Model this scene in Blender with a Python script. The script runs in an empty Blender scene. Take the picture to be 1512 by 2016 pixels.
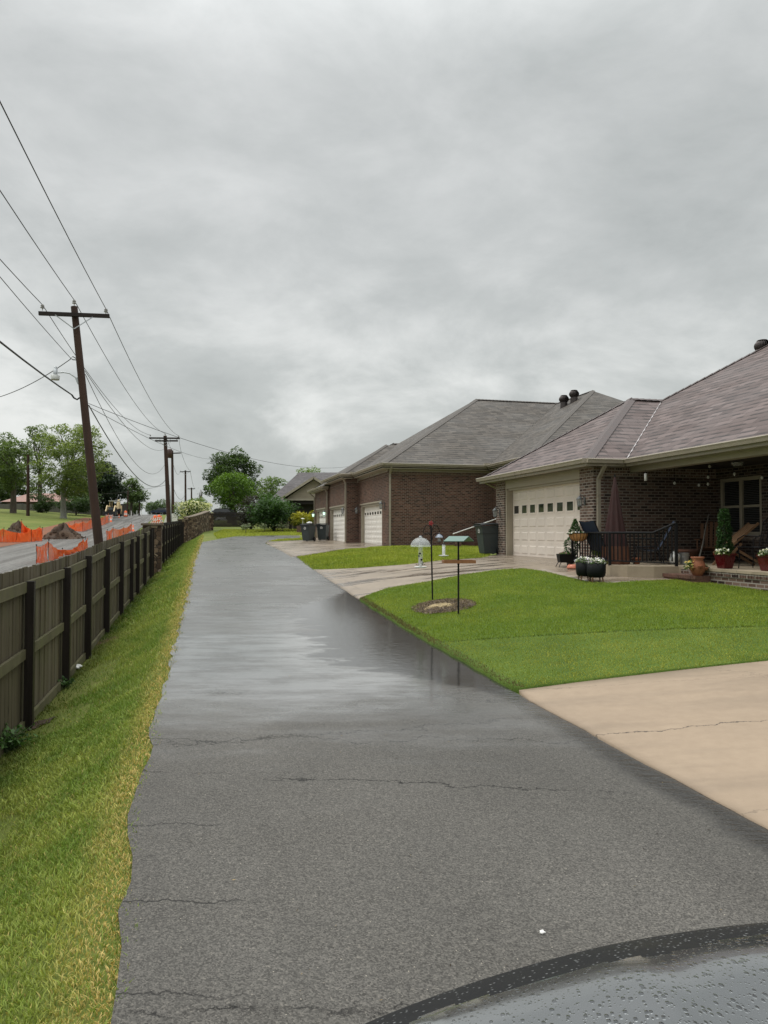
import bpy, bmesh, math, random
import numpy as np
from mathutils import Vector
random.seed(7)
RNG = np.random.default_rng(11)
scene = bpy.context.scene
COL = scene.collection
PI = math.pi
R = math.radians
V = Vector

# ------------------------------------------------------------------ camera model (used to read places off the site)
CAM_Z = 1.8
PITCH = math.atan(40 / 1456)
FPX = 1456.0

def ray(px, py):
    u = (px - 756) / FPX
    v = (1008 - py) / FPX
    c, s = math.cos(PITCH), math.sin(PITCH)
    return u, c - v * s, s + v * c

def at(px, py, d):
    """world point that lies d metres ahead of the camera on the line of sight through (px, py)"""
    x, y, z = ray(px, py)
    k = d / y
    return V((x * k, d, CAM_Z + z * k))

def atx(px, d):
    return ray(px, 1048)[0] / ray(px, 1048)[1] * d

# ------------------------------------------------------------------ terrain
_YS = np.arange(-80, 900, 0.5)
def _smooth(knots, w=4.0):
    xs, ys = zip(*knots)
    a = np.interp(_YS, xs, ys)
    n = int(w / 0.5) | 1
    k = np.hanning(n + 2)[1:-1]; k /= k.sum()
    pad = np.pad(a, (n // 2, n // 2), mode='edge')
    return np.convolve(pad, k, mode='valid')
ZR = _smooth([(-80, -.3), (0, 0), (7, .035), (12, .12), (16.5, .28), (21, .50), (26, .78), (33, .95), (41, 1.06), (50, 1.3), (60, 1.52), (75, 2.2), (100, 3.0), (170, 4.6), (300, 6), (900, 8)])
ZF = _smooth([(-80, -1.2), (0, -.75), (9, -.60), (12, -.56), (16, -.36), (21, -.19), (25, -.07), (30, .17), (63, .86), (75, 1.6), (100, 2.6), (170, 4.8), (300, 6), (900, 8)])
ZH = _smooth([(-80, -.1), (0, .2), (10, .5), (13, .63), (16, .74), (19, 1.0), (21, 1.02), (26, 1.02), (38, 1.12), (52, 1.4), (62, 1.75), (75, 2.3), (100, 3), (200, 5), (900, 8)])
ZS = _smooth([(-80, -1.6), (0, -.75), (26, 0), (36, .28), (60, .95), (90, 2.4), (127, 4.45), (170, 5.9), (200, 6.1), (260, 5.8), (900, 8)], 10)

def _zi(tab, y):
    return np.interp(y, _YS, tab)

def zt_np(x, y):
    x = np.asarray(x, float); y = np.asarray(y, float)
    u = x + .236 * y
    zr, zf, zh, zs = _zi(ZR, y), _zi(ZF, y), _zi(ZH, y), _zi(ZS, y)
    sl, sr = -13.9 - .029 * y, -5.6 - .029 * y
    # piecewise linear across the road direction
    ks = [sl - 90, sl - 20, sl - 3, sl, sr, sr + 1.2, -2.27 + 0 * y, -1.5 + 0 * y, -.52 + 0 * y, 3.35 + 0 * y, 9.0 + 0 * y, 70 + 0 * y]
    vs = [zs + 4.2, zs + 1.35, zs + .2, zs, zs, zs - .05 * (zs - zf), zf, zf * .62 + zr * .38 - .02, zr, zr, zh, zh + .6]
    out = np.where(u <= ks[0], vs[0], vs[-1])
    for i in range(len(ks) - 1):
        m = (u > ks[i]) & (u <= ks[i + 1])
        den = np.maximum(ks[i + 1] - ks[i], 1e-6)
        f = np.clip((u - ks[i]) / den, 0, 1)
        if i == 9:
            f = f + .10 * np.sin(f * PI)
        out = np.where(m, vs[i] + (vs[i + 1] - vs[i]) * f, out)
    # low mound of turf between the two driveways, beside the brick side wall
    g = np.exp(-(((x - 0.6) / 2.6) ** 2 + ((y - 31.0) / 2.2) ** 2))
    return out + .16 * g

def zt(x, y):
    return float(zt_np(x, y))

def ground(px, py, dmax=400):
    """where the line of sight through (px, py) meets the terrain"""
    x, y, z = ray(px, py)
    d = np.concatenate([np.arange(.6, 60, .02), np.arange(60, dmax, .2)])
    h = CAM_Z + z / y * d - zt_np(x / y * d, d)
    i = int(np.argmax(h < 0))
    dd = d[i]
    return V((x / y * dd, dd, zt(x / y * dd, dd)))

# ------------------------------------------------------------------ objects, names, labels
WL = {}
def tag(o, label=None, cat=None, group=None, kind=None):
    if label: o['label'] = label
    if cat: o['category'] = cat
    if group: o['group'] = group
    if kind: o['kind'] = kind
    return o

def thing(name, label, cat, loc=(0, 0, 0), group=None, rz=0.0):
    o = bpy.data.objects.new(name, None)
    o.empty_display_size = .2
    COL.objects.link(o)
    o.location = loc
    o.rotation_euler = (0, 0, rz)
    WL[o.name] = V(loc)
    return tag(o, label, cat, group)

def copy_tree(o, parent=None, label=None, loc=None, rz=None, scale=None):
    c = o.copy()
    COL.objects.link(c)
    c.parent = parent
    for ch in list(o.children):
        copy_tree(ch, c)
    if label: c['label'] = label
    if loc is not None: c.location = loc
    if rz is not None: c.rotation_euler = (0, 0, rz)
    if scale is not None: c.scale = (scale, scale, scale)
    return c

def auto_uv(me):
    nl = len(me.loops)
    if nl == 0: return
    co = np.empty(len(me.vertices) * 3); me.vertices.foreach_get('co', co); co = co.reshape(-1, 3)
    vi = np.empty(nl, dtype=np.int32); me.loops.foreach_get('vertex_index', vi)
    uv = np.empty((nl, 2))
    for p in me.polygons:
        n = p.normal
        ls, lt = p.loop_start, p.loop_total
        c = co[vi[ls:ls + lt]]
        if abs(n.z) > .985:
            uv[ls:ls + lt] = c[:, :2]
        else:
            ux, uy = -n.y, n.x
            l = math.hypot(ux, uy); ux /= l; uy /= l
            vx, vy, vz = n.y * 0 - n.z * uy, n.z * ux - n.x * 0, n.x * uy - n.y * ux
            uv[ls:ls + lt, 0] = c[:, 0] * ux + c[:, 1] * uy
            uv[ls:ls + lt, 1] = c[:, 0] * vx + c[:, 1] * vy + c[:, 2] * vz
    lay = me.uv_layers.new(name='UV')
    lay.data.foreach_set('uv', uv.ravel())

class Frame:
    """a building's own axes: a runs along the frontage (away from the viewer), b runs into the plot"""
    def __init__(s, o, t, z0):
        s.o = V((o[0], o[1], 0)); s.t = V((t[0], t[1], 0)).normalized()
        s.s = V((s.t.y, -s.t.x, 0)); s.z0 = z0
    def P(s, a, b, z):
        p = s.o + s.t * a + s.s * b
        return V((p.x, p.y, z))
WORLD = Frame((0, 0), (0, 1), 0)

class MB:
    def __init__(s): s.v = []; s.f = []; s.sm = []; s.sh = []; s.cur = .5
    def add(s, vs, fs, smooth=False):
        k = len(s.v)
        s.v += [tuple(v) for v in vs]; s.sh += [s.cur] * len(vs)
        for f in fs:
            s.f.append(tuple(i + k for i in f)); s.sm.append(smooth)
        return s
    def poly(s, pts): return s.add(pts, [tuple(range(len(pts)))])
    def fbox(s, F, a0, a1, b0, b1, z0, z1):
        if a0 > a1: a0, a1 = a1, a0
        if b0 > b1: b0, b1 = b1, b0
        if z0 > z1: z0, z1 = z1, z0
        vs = [F.P(a, b, z) for z in (z0, z1) for a, b in ((a0, b0), (a1, b0), (a1, b1), (a0, b1))]
        return s.add(vs, [(0, 1, 2, 3), (4, 7, 6, 5), (0, 4, 5, 1), (1, 5, 6, 2), (2, 6, 7, 3), (3, 7, 4, 0)])
    def box(s, x0, x1, y0, y1, z0, z1):
        if x0 > x1: x0, x1 = x1, x0
        if y0 > y1: y0, y1 = y1, y0
        vs = [(x, y, z) for z in (z0, z1) for x, y in ((x0, y0), (x1, y0), (x1, y1), (x0, y1))]
        return s.add(vs, [(3, 2, 1, 0), (4, 5, 6, 7), (0, 1, 5, 4), (1, 2, 6, 5), (2, 3, 7, 6), (3, 0, 4, 7)])
    def hexa(s, b4, t4):
        """a block from four bottom and four top corners (counter-clockwise seen from above)"""
        return s.add(list(b4) + list(t4), [(3, 2, 1, 0), (4, 5, 6, 7), (0, 1, 5, 4), (1, 2, 6, 5), (2, 3, 7, 6), (3, 0, 4, 7)])
    def beam(s, p, q, w, h, up=(0, 0, 1)):
        p, q = V(p), V(q); d = (q - p).normalized(); up = V(up)
        if abs(d.dot(up)) > .98: up = V((1, 0, 0))
        x = d.cross(up).normalized() * (w / 2); y = x.cross(d).normalized() * (h / 2)
        vs = [p - x - y, p + x - y, p + x + y, p - x + y, q - x - y, q + x - y, q + x + y, q - x + y]
        return s.add(vs, [(0, 1, 2, 3), (7, 6, 5, 4), (0, 4, 5, 1), (1, 5, 6, 2), (2, 6, 7, 3), (3, 7, 4, 0)])
    def tube(s, pts, r, n=8, smooth=True, cap=True):
        pts = [V(p) for p in pts]
        rs = r if isinstance(r, (list, tuple)) else [r] * len(pts)
        rings = []; ref = None
        for i, p in enumerate(pts):
            d = (pts[min(i + 1, len(pts) - 1)] - pts[max(i - 1, 0)])
            d = d.normalized() if d.length > 1e-9 else V((0, 0, 1))
            if ref is None or abs(d.dot(ref)) > .97:
                ref = V((0, 0, 1)) if abs(d.z) < .9 else V((1, 0, 0))
            x = d.cross(ref).normalized(); y = d.cross(x)
            rings.append([p + (x * math.cos(2 * PI * k / n) + y * math.sin(2 * PI * k / n)) * rs[i] for k in range(n)])
        vs = [v for ring in rings for v in ring]; fs = []
        for i in range(len(pts) - 1):
            for k in range(n):
                a, b = i * n + k, i * n + (k + 1) % n
                fs.append((a, b, b + n, a + n))
        s.add(vs, fs, smooth)
        if cap:
            s.add(rings[0], [tuple(range(n))[::-1]]); s.add(rings[-1], [tuple(range(n))])
        return s
    def lathe(s, prof, c=(0, 0, 0), n=20, smooth=True, sx=1, sy=1):
        c = V(c); vs = []; fs = []
        for r, z in prof:
            for k in range(n):
                vs.append(c + V((r * sx * math.cos(2 * PI * k / n), r * sy * math.sin(2 * PI * k / n), z)))
        for i in range(len(prof) - 1):
            for k in range(n):
                a, b = i * n + k, i * n + (k + 1) % n
                fs.append((a, b, b + n, a + n))
        s.add(vs, fs, smooth)
        if prof[0][0] > 1e-4: s.add(vs[:n], [tuple(range(n))[::-1]])
        if prof[-1][0] > 1e-4: s.add(vs[-n:], [tuple(range(n))])
        return s
    def build(s, name, mat, parent=None, local=False, uv=True, bevel=0):
        me = bpy.data.meshes.new(name)
        off = V((0, 0, 0))
        if parent is not None and not local:
            r = parent
            while r.parent is not None: r = r.parent
            off = WL.get(r.name, V((0, 0, 0)))
        me.from_pydata([(v[0] - off[0], v[1] - off[1], v[2] - off[2]) for v in s.v], [], s.f)
        me.polygons.foreach_set('use_smooth', s.sm)
        if any(x != .5 for x in s.sh):
            me.attributes.new('Shade', 'FLOAT', 'POINT').data.foreach_set('value', s.sh)
        me.update()
        if bevel:
            bm = bmesh.new(); bm.from_mesh(me)
            bmesh.ops.remove_doubles(bm, verts=bm.verts, dist=1e-5)
            es = [e for e in bm.edges if len(e.link_faces) == 2 and e.calc_face_angle(0) > .6]
            bmesh.ops.bevel(bm, geom=es, offset=bevel, segments=2, affect='EDGES', clamp_overlap=True)
            bm.to_mesh(me); bm.free(); me.update()
        if uv: auto_uv(me)
        me.materials.append(mat)
        o = bpy.data.objects.new(name, me)
        COL.objects.link(o)
        if parent is not None: o.parent = parent
        return o

def np_mesh(name, verts, quads, mat, parent=None, col=None, uv=None, off=None, smooth=False, k=4):
    verts = np.asarray(verts, np.float32)
    if off is not None: verts = verts - np.array(off, np.float32)
    quads = np.asarray(quads, np.int32).reshape(-1, k)
    me = bpy.data.meshes.new(name)
    me.vertices.add(len(verts)); me.vertices.foreach_set('co', verts.ravel())
    me.loops.add(quads.size); me.loops.foreach_set('vertex_index', quads.ravel())
    me.polygons.add(len(quads))
    me.polygons.foreach_set('loop_start', np.arange(0, quads.size, k, dtype=np.int32))
    me.polygons.foreach_set('loop_total', np.full(len(quads), k, np.int32))
    if smooth: me.polygons.foreach_set('use_smooth', np.ones(len(quads), bool))
    me.update(calc_edges=True)
    if col is not None:
        at_ = me.color_attributes.new('Col', 'FLOAT_COLOR', 'POINT')
        c4 = np.ones((len(verts), 4), np.float32); c4[:, :3] = col
        at_.data.foreach_set('color', c4.ravel())
    if uv is not None:
        lay = me.uv_layers.new(name='UV')
        lay.data.foreach_set('uv', np.asarray(uv, np.float32)[quads.ravel()].ravel())
    me.materials.append(mat)
    o = bpy.data.objects.new(name, me)
    COL.objects.link(o)
    if parent is not None: o.parent = parent
    return o

# ------------------------------------------------------------------ materials
class NT:
    def __init__(s, name):
        s.m = bpy.data.materials.new(name); s.m.use_nodes = True
        s.t = s.m.node_tree; s.n = s.t.nodes; s.l = s.t.links
        s.b = s.n['Principled BSDF']
        s.out = s.n['Material Output']
    def new(s, typ, **kw):
        nd = s.n.new(typ)
        for k, v in kw.items():
            if k in nd.inputs: nd.inputs[k].default_value = v
            else: setattr(nd, k, v)
        return nd
    def lk(s, a, b): s.l.new(a, b)
    def coord(s, kind='Object'):
        return s.new('ShaderNodeTexCoord').outputs[kind]
    def mapping(s, vec, scale=(1, 1, 1), rot=(0, 0, 0), loc=(0, 0, 0)):
        m = s.new('ShaderNodeMapping'); m.inputs['Scale'].default_value = scale
        m.inputs['Rotation'].default_value = rot; m.inputs['Location'].default_value = loc
        s.lk(vec, m.inputs['Vector']); return m.outputs['Vector']
    def noise(s, vec, scale, detail=4, rough=.55, dist=0.0, out='Fac'):
        nd = s.new('ShaderNodeTexNoise'); nd.inputs['Scale'].default_value = scale
        nd.inputs['Detail'].default_value = detail; nd.inputs['Roughness'].default_value = rough
        nd.inputs['Distortion'].default_value = dist
        s.lk(vec, nd.inputs['Vector']); return nd.outputs[out]
    def voronoi(s, vec, scale, feature='F1', out='Distance', rnd=1.0):
        nd = s.new('ShaderNodeTexVoronoi'); nd.feature = feature
        nd.inputs['Scale'].default_value = scale; nd.inputs['Randomness'].default_value = rnd
        s.lk(vec, nd.inputs['Vector']); return nd.outputs[out]
    def ramp(s, fac, stops, interp='LINEAR'):
        nd = s.new('ShaderNodeValToRGB'); cr = nd.color_ramp; cr.interpolation = interp
        while len(cr.elements) < len(stops): cr.elements.new(.5)
        for e, (p, c) in zip(cr.elements, stops):
            e.position = p
            e.color = (c, c, c, 1) if isinstance(c, (int, float)) else (c[0], c[1], c[2], 1)
        s.lk(fac, nd.inputs['Fac']); return nd.outputs['Color']
    def mix(s, fac, a, b, mode='MIX'):
        nd = s.new('ShaderNodeMix'); nd.data_type = 'RGBA'; nd.blend_type = mode
        for i, v in ((0, fac), (6, a), (7, b)):
            sock = nd.inputs[i]
            if hasattr(v, 'links'): s.lk(v, sock)
            elif isinstance(v, (int, float)): sock.default_value = v if i == 0 else (v, v, v, 1)
            else: sock.default_value = (v[0], v[1], v[2], 1)
        return nd.outputs[2]
    def math(s, op, a, b=None, clamp=False):
        nd = s.new('ShaderNodeMath'); nd.operation = op; nd.use_clamp = clamp
        for i, v in enumerate((a, b)):
            if v is None: continue
            if isinstance(v, (int, float)): nd.inputs[i].default_value = v
            else: s.lk(v, nd.inputs[i])
        return nd.outputs[0]
    def mapr(s, v, a, b, c=0.0, d=1.0, smooth=True):
        nd = s.new('ShaderNodeMapRange'); nd.interpolation_type = 'SMOOTHSTEP' if smooth else 'LINEAR'
        for i, x in zip(range(1, 5), (a, b, c, d)): nd.inputs[i].default_value = x
        s.lk(v, nd.inputs[0]); return nd.outputs[0]
    def bump(s, h, strength=.3, dist=.01, prev=None):
        nd = s.new('ShaderNodeBump'); nd.inputs['Strength'].default_value = strength
        nd.inputs['Distance'].default_value = dist
        s.lk(h, nd.inputs['Height'])
        if prev is not None: s.lk(prev, nd.inputs['Normal'])
        return nd.outputs['Normal']
    def set(s, color=None, rough=None, normal=None, metal=None, spec=None, coat=None, emit=None):
        for k, v in (('Base Color', color), ('Roughness', rough), ('Normal', normal), ('Metallic', metal), ('Specular IOR Level', spec), ('Coat Weight', coat)):
            if v is None: continue
            sk = s.b.inputs[k]
            if hasattr(v, 'links'): s.lk(v, sk)
            elif isinstance(v, (tuple, list)): sk.default_value = (v[0], v[1], v[2], 1)
            else: sk.default_value = v
        return s.m

def sep(n, vec):
    nd = n.new('ShaderNodeSeparateXYZ'); n.lk(vec, nd.inputs[0]); return nd.outputs

def simple(name, c, rough=.6, var=.25, scale=6, bump=.15, metal=0.0, spec=.5, bscale=None, bdist=.004):
    """painted / cast / woven surface: base colour broken up by two noises, uneven roughness, fine relief"""
    n = NT(name); v = n.coord()
    a = n.noise(v, scale, 6); b = n.noise(v, scale * 9, 3)
    f = n.math('ADD', n.math('MULTIPLY', a, .7), n.math('MULTIPLY', b, .3))
    lo = tuple(x * (1 - var) for x in c); hi = tuple(min(1, x * (1 + var)) for x in c)
    col = n.ramp(f, [(.3, lo), (.7, hi)])
    ro = n.mapr(a, .3, .7, max(.03, rough - .1), min(1, rough + .1))
    nm = n.bump(n.noise(v, bscale or scale * 12, 3), bump, bdist)
    return n.set(col, ro, nm, metal, spec)

def brick_mat(name, stops, mortar, msize=.011, streak=.25, wet=0.0):
    n = NT(name); uv = n.coord('UV')
    br = n.new('ShaderNodeTexBrick')
    br.inputs['Scale'].default_value = 1; br.inputs['Brick Width'].default_value = .213
    br.inputs['Row Height'].default_value = .076; br.inputs['Mortar Size'].default_value = msize
    br.inputs['Mortar Smooth'].default_value = .15; br.inputs['Bias'].default_value = 0
    br.inputs['Color1'].default_value = (0, 0, 0, 1); br.inputs['Color2'].default_value = (1, 1, 1, 1)
    br.inputs['Mortar'].default_value = (.5, .5, .5, 1)
    n.lk(uv, br.inputs['Vector'])
    big = n.noise(uv, .55, 4)
    grit = n.noise(uv, 55, 3)
    vf = n.math('ADD', n.math('MULTIPLY', br.outputs['Color'], .78), n.math('MULTIPLY', grit, .22))
    bc = n.ramp(vf, stops)
    mo = n.mix(grit, tuple(x * .75 for x in mortar), mortar)
    col = n.mix(br.outputs['Fac'], bc, mo)
    shade = n.ramp(big, [(.25, 1 - streak), (.75, 1 + streak * .3)])
    col = n.mix(1.0, col, shade, 'MULTIPLY')
    h = n.math('SUBTRACT', n.math('MULTIPLY', grit, .3), br.outputs['Fac'])
    return n.set(col, n.mapr(big, .3, .7, .62 - wet, .88 - wet), n.bump(h, .55, .008), spec=.35)

def shingle_mat(name, stops, row=.145, tab=.3):
    n = NT(name); uv = n.coord('UV')
    br = n.new('ShaderNodeTexBrick'); br.offset = .37; br.offset_frequency = 2; br.squash = 1.35; br.squash_frequency = 2
    for k, v in (('Scale', 1), ('Brick Width', tab), ('Row Height', row), ('Mortar Size', .006), ('Mortar Smooth', .3), ('Bias', 0)):
        br.inputs[k].default_value = v
    br.inputs['Color1'].default_value = (0, 0, 0, 1); br.inputs['Color2'].default_value = (1, 1, 1, 1); br.inputs['Mortar'].default_value = (0, 0, 0, 1)
    n.lk(uv, br.inputs['Vector'])
    big = n.noise(n.mapping(uv, (.35, .8, 1)), 1, 5)
    grain = n.noise(uv, 90, 2)
    f = n.math('ADD', n.math('ADD', n.math('MULTIPLY', br.outputs['Color'], .52), n.math('MULTIPLY', big, .26)), n.math('MULTIPLY', grain, .22))
    col = n.ramp(f, stops)
    col = n.mix(n.math('MULTIPLY', br.outputs['Fac'], .75), col, tuple(x * .3 for x in stops[0][1]))
    v = sep(n, uv)[1]
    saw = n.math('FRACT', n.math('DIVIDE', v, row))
    dk = n.mapr(saw, .12, .52, .26, 1.08)  # shadow lines under raised tabs, painted as dark bands
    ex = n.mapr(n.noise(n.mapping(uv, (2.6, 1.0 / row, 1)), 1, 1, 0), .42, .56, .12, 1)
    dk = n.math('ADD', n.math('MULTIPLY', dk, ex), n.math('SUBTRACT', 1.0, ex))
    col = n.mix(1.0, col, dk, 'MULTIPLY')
    h = n.math('ADD', n.math('MULTIPLY', saw, -1.0), n.math('MULTIPLY', br.outputs['Color'], .6))
    return n.set(col, n.mapr(big, .3, .75, .45, .75), n.bump(h, .5, .012), spec=.4)

def wood_mat(name, lo, hi, rough=.8, sx=26, sz=1.2, moss=None, plank=False):
    n = NT(name); v = n.coord()
    info = n.new('ShaderNodeObjectInfo').outputs['Random']
    off = n.new('ShaderNodeVectorMath'); off.operation = 'ADD'; n.lk(v, off.inputs[0])
    cmb = n.new('ShaderNodeCombineXYZ'); n.lk(n.math('MULTIPLY', info, 37.0), cmb.inputs[0]); n.lk(cmb.outputs[0], off.inputs[1])
    g = n.noise(n.mapping(off.outputs[0], (sx, sx, sz)), 1, 6, .65)
    big = n.noise(v, .9, 4)
    f = n.math('ADD', n.math('MULTIPLY', g, .65), n.math('MULTIPLY', big, .35))
    col = n.ramp(f, [(.28, lo), (.72, hi)])
    if moss:
        col = n.mix(n.math('MULTIPLY', n.mapr(n.noise(v, 2.3, 5), .45, .7), .6), col, moss)
    if plank:
        at_ = n.new('ShaderNodeAttribute'); at_.attribute_name = 'Shade'; s_ = at_.outputs['Fac']
        col = n.mix(1.0, col, n.ramp(s_, [(0, (.55, .52, .50)), (.5, (1, 1, 1)), (1, (1.0, .97, .95))]), 'MULTIPLY')
        col = n.mix(n.mapr(s_, .72, 1.0, 0, .45), col, (.19, .175, .15))
        wz = sep(n, n.coord())[2]
        kn = n.mapr(n.voronoi(n.mapping(off.outputs[0], (3.1, 3.1, 1.3)), 1, 'F1'), .03, .10, .6, 0)
        col = n.mix(kn, col, tuple(x * .5 for x in lo))
    return n.set(col, n.mapr(g, .3, .7, rough - .12, rough + .08), n.bump(g, .45, .004), spec=.35)

def leaf_mat(name, trans=.3, rough=.5):
    n = NT(name)
    at_ = n.new('ShaderNodeAttribute'); at_.attribute_name = 'Col'
    n.set(at_.outputs['Color'], rough, spec=.3)
    tr = n.new('ShaderNodeBsdfTranslucent')
    n.lk(n.mix(1.0, at_.outputs['Color'], (1.2, 1.25, .7), 'MULTIPLY'), tr.inputs['Color'])
    mx = n.new('ShaderNodeMixShader'); mx.inputs[0].default_value = trans
    n.lk(n.b.outputs[0], mx.inputs[1]); n.lk(tr.outputs[0], mx.inputs[2]); n.lk(mx.outputs[0], n.out.inputs['Surface'])
    return n.m

def glass_mat(name, c=(.9, .95, .93), rough=.05, alpha=.35):
    n = NT(name); v = n.coord()
    n.set(c, n.mapr(n.noise(v, 12, 3), .3, .7, rough, rough + .12), spec=.6)
    n.b.inputs['Alpha'].default_value = alpha
    return n.m

M = {}
M['brick_red'] = brick_mat('town brick', [(.12, (.040, .018, .012)), (.45, (.108, .047, .031)), (.8, (.158, .074, .050)), (1, (.20, .106, .074))], (.26, .205, .16), .0105, .3)
M['brick_mix'] = brick_mat('tumbled brick', [(.1, (.030, .018, .014)), (.35, (.088, .049, .036)), (.65, (.165, .100, .072)), (1, (.28, .195, .15))], (.42, .37, .32), .0125, .22)
M['brick_shade'] = brick_mat('porch brick', [(.1, (.014, .009, .007)), (.35, (.042, .024, .018)), (.65, (.082, .050, .037)), (1, (.14, .10, .075))], (.20, .175, .15), .0125, .22)  # tumbled brick darkened in colour to stand in for porch shade
M['shingle_h1'] = shingle_mat('plum brown shingles', [(.2, (.078, .053, .048)), (.5, (.122, .088, .081)), (.8, (.172, .129, .121))], .225, .40)
M['shingle_h2'] = shingle_mat('taupe shingles', [(.2, (.055, .045, .036)), (.5, (.085, .071, .058)), (.8, (.118, .100, .083))], .235, .42)
M['shingle_far'] = shingle_mat('grey shingles', [(.1, (.05, .043, .043)), (.5, (.085, .074, .075)), (.9, (.125, .11, .11))])
M['ridge'] = simple('ridge cap shingles', (.105, .082, .078), .6, .35, 9)
M['ridge2'] = simple('taupe ridge cap shingles', (.090, .077, .066), .6, .35, 9)
M['trim'] = simple('khaki trim paint', (.36, .32, .245), .5, .12, 3, .08)
M['gutter'] = simple('sand gutter enamel', (.325, .285, .22), .35, .15, 4, .05)
M['soffit'] = simple('soffit paint', (.40, .36, .285), .6, .12, 3, .05)
M['door_beige'] = simple('beige door enamel', (.77, .685, .60), .45, .07, 2, .06)
M['door_white'] = simple('cream white door enamel', (.86, .82, .75), .45, .07, 2, .06)
M['dark_glass'] = simple('dark window glass', (.018, .021, .022), .06, .4, 2, .02, spec=.7)
M['black_metal'] = simple('black powder coat', (.010, .010, .011), .55, .3, 14, .1, spec=.2)
M['vent_metal'] = simple('bronze vent metal', (.055, .045, .042), .4, .35, 8, .1, .5)
M['zinc'] = simple('zinc', (.42, .44, .45), .4, .2, 9, .1, .6)
M['lamp_grey'] = simple('weathered lamp metal', (.15, .16, .165), .5, .3, 20, .2, .3)
M['white_plastic'] = simple('white plastic', (.78, .78, .75), .4, .07, 6, .05)
M['white_paint'] = simple('white paint', (.80, .79, .76), .45, .08, 6, .06)
M['orange_paint'] = simple('orange plastic', (.80, .13, .025), .5, .15, 8, .08)
M['net'] = simple('orange netting', (.93, .15, .02), .55, .15, 3, .1)
M['pole_wood'] = wood_mat('creosote pole wood', (.020, .011, .008), (.075, .040, .028), .8, 14, .8)
M['fence_board'] = wood_mat('weathered fence board', (.045, .036, .020), (.175, .148, .094), .8, 30, 1.0, moss=(.10, .10, .045), plank=True)
M['fence_rail'] = wood_mat('mossy fence rail', (.055, .048, .024), (.165, .150, .085), .8, 5, 5, moss=(.12, .125, .05))
M['fence_post'] = wood_mat('wet dark fence post', (.006, .0045, .004), (.026, .018, .014), .5, 30, 1.0)
M['fence_dark'] = wood_mat('dark stained fence', (.010, .008, .006), (.030, .022, .017), .7, 24, .8)
M['fence_grey'] = wood_mat('grey fence', (.09, .085, .075), (.17, .16, .14), .8, 10, .8)
M['stone'] = None
M['concrete'] = None
M['wire'] = simple('cable sheath', (.012, .012, .013), .5, .2, 30, .05)
# ------------------------------------------------------------------ ground materials
def stone_mat():
    n = NT('rubble stone'); uv = n.coord('UV')
    w = n.new('ShaderNodeVectorMath'); w.operation = 'ADD'
    nz = n.noise(uv, 5, 2, out='Color'); sc = n.new('ShaderNodeVectorMath'); sc.operation = 'SCALE'
    n.lk(nz, sc.inputs[0]); sc.inputs['Scale'].default_value = .10
    n.lk(uv, w.inputs[0]); n.lk(sc.outputs[0], w.inputs[1])
    vec = n.mapping(w.outputs[0], (3.4, 5.6, 1))
    edge = n.voronoi(vec, 1, 'DISTANCE_TO_EDGE', rnd=.8)
    cell = n.voronoi(vec, 1, 'F1', 'Color', rnd=.8)
    cr = sep(n, cell)[0]
    grit = n.noise(uv, 30, 5)
    f = n.math('ADD', n.math('MULTIPLY', cr, .7), n.math('MULTIPLY', grit, .3))
    col = n.ramp(f, [(.15, (.036, .021, .013)), (.4, (.092, .058, .036)), (.65, (.17, .115, .075)), (.9, (.32, .25, .18))])
    g = n.mapr(edge, .0, .07, 0, 1)
    col = n.mix(g, (.022, .017, .013), col)
    h = n.math('ADD', n.math('MULTIPLY', g, .8), n.math('MULTIPLY', grit, .3))
    return n.set(col, .75, n.bump(h, .8, .03), spec=.35)
M['stone'] = stone_mat()

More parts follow.
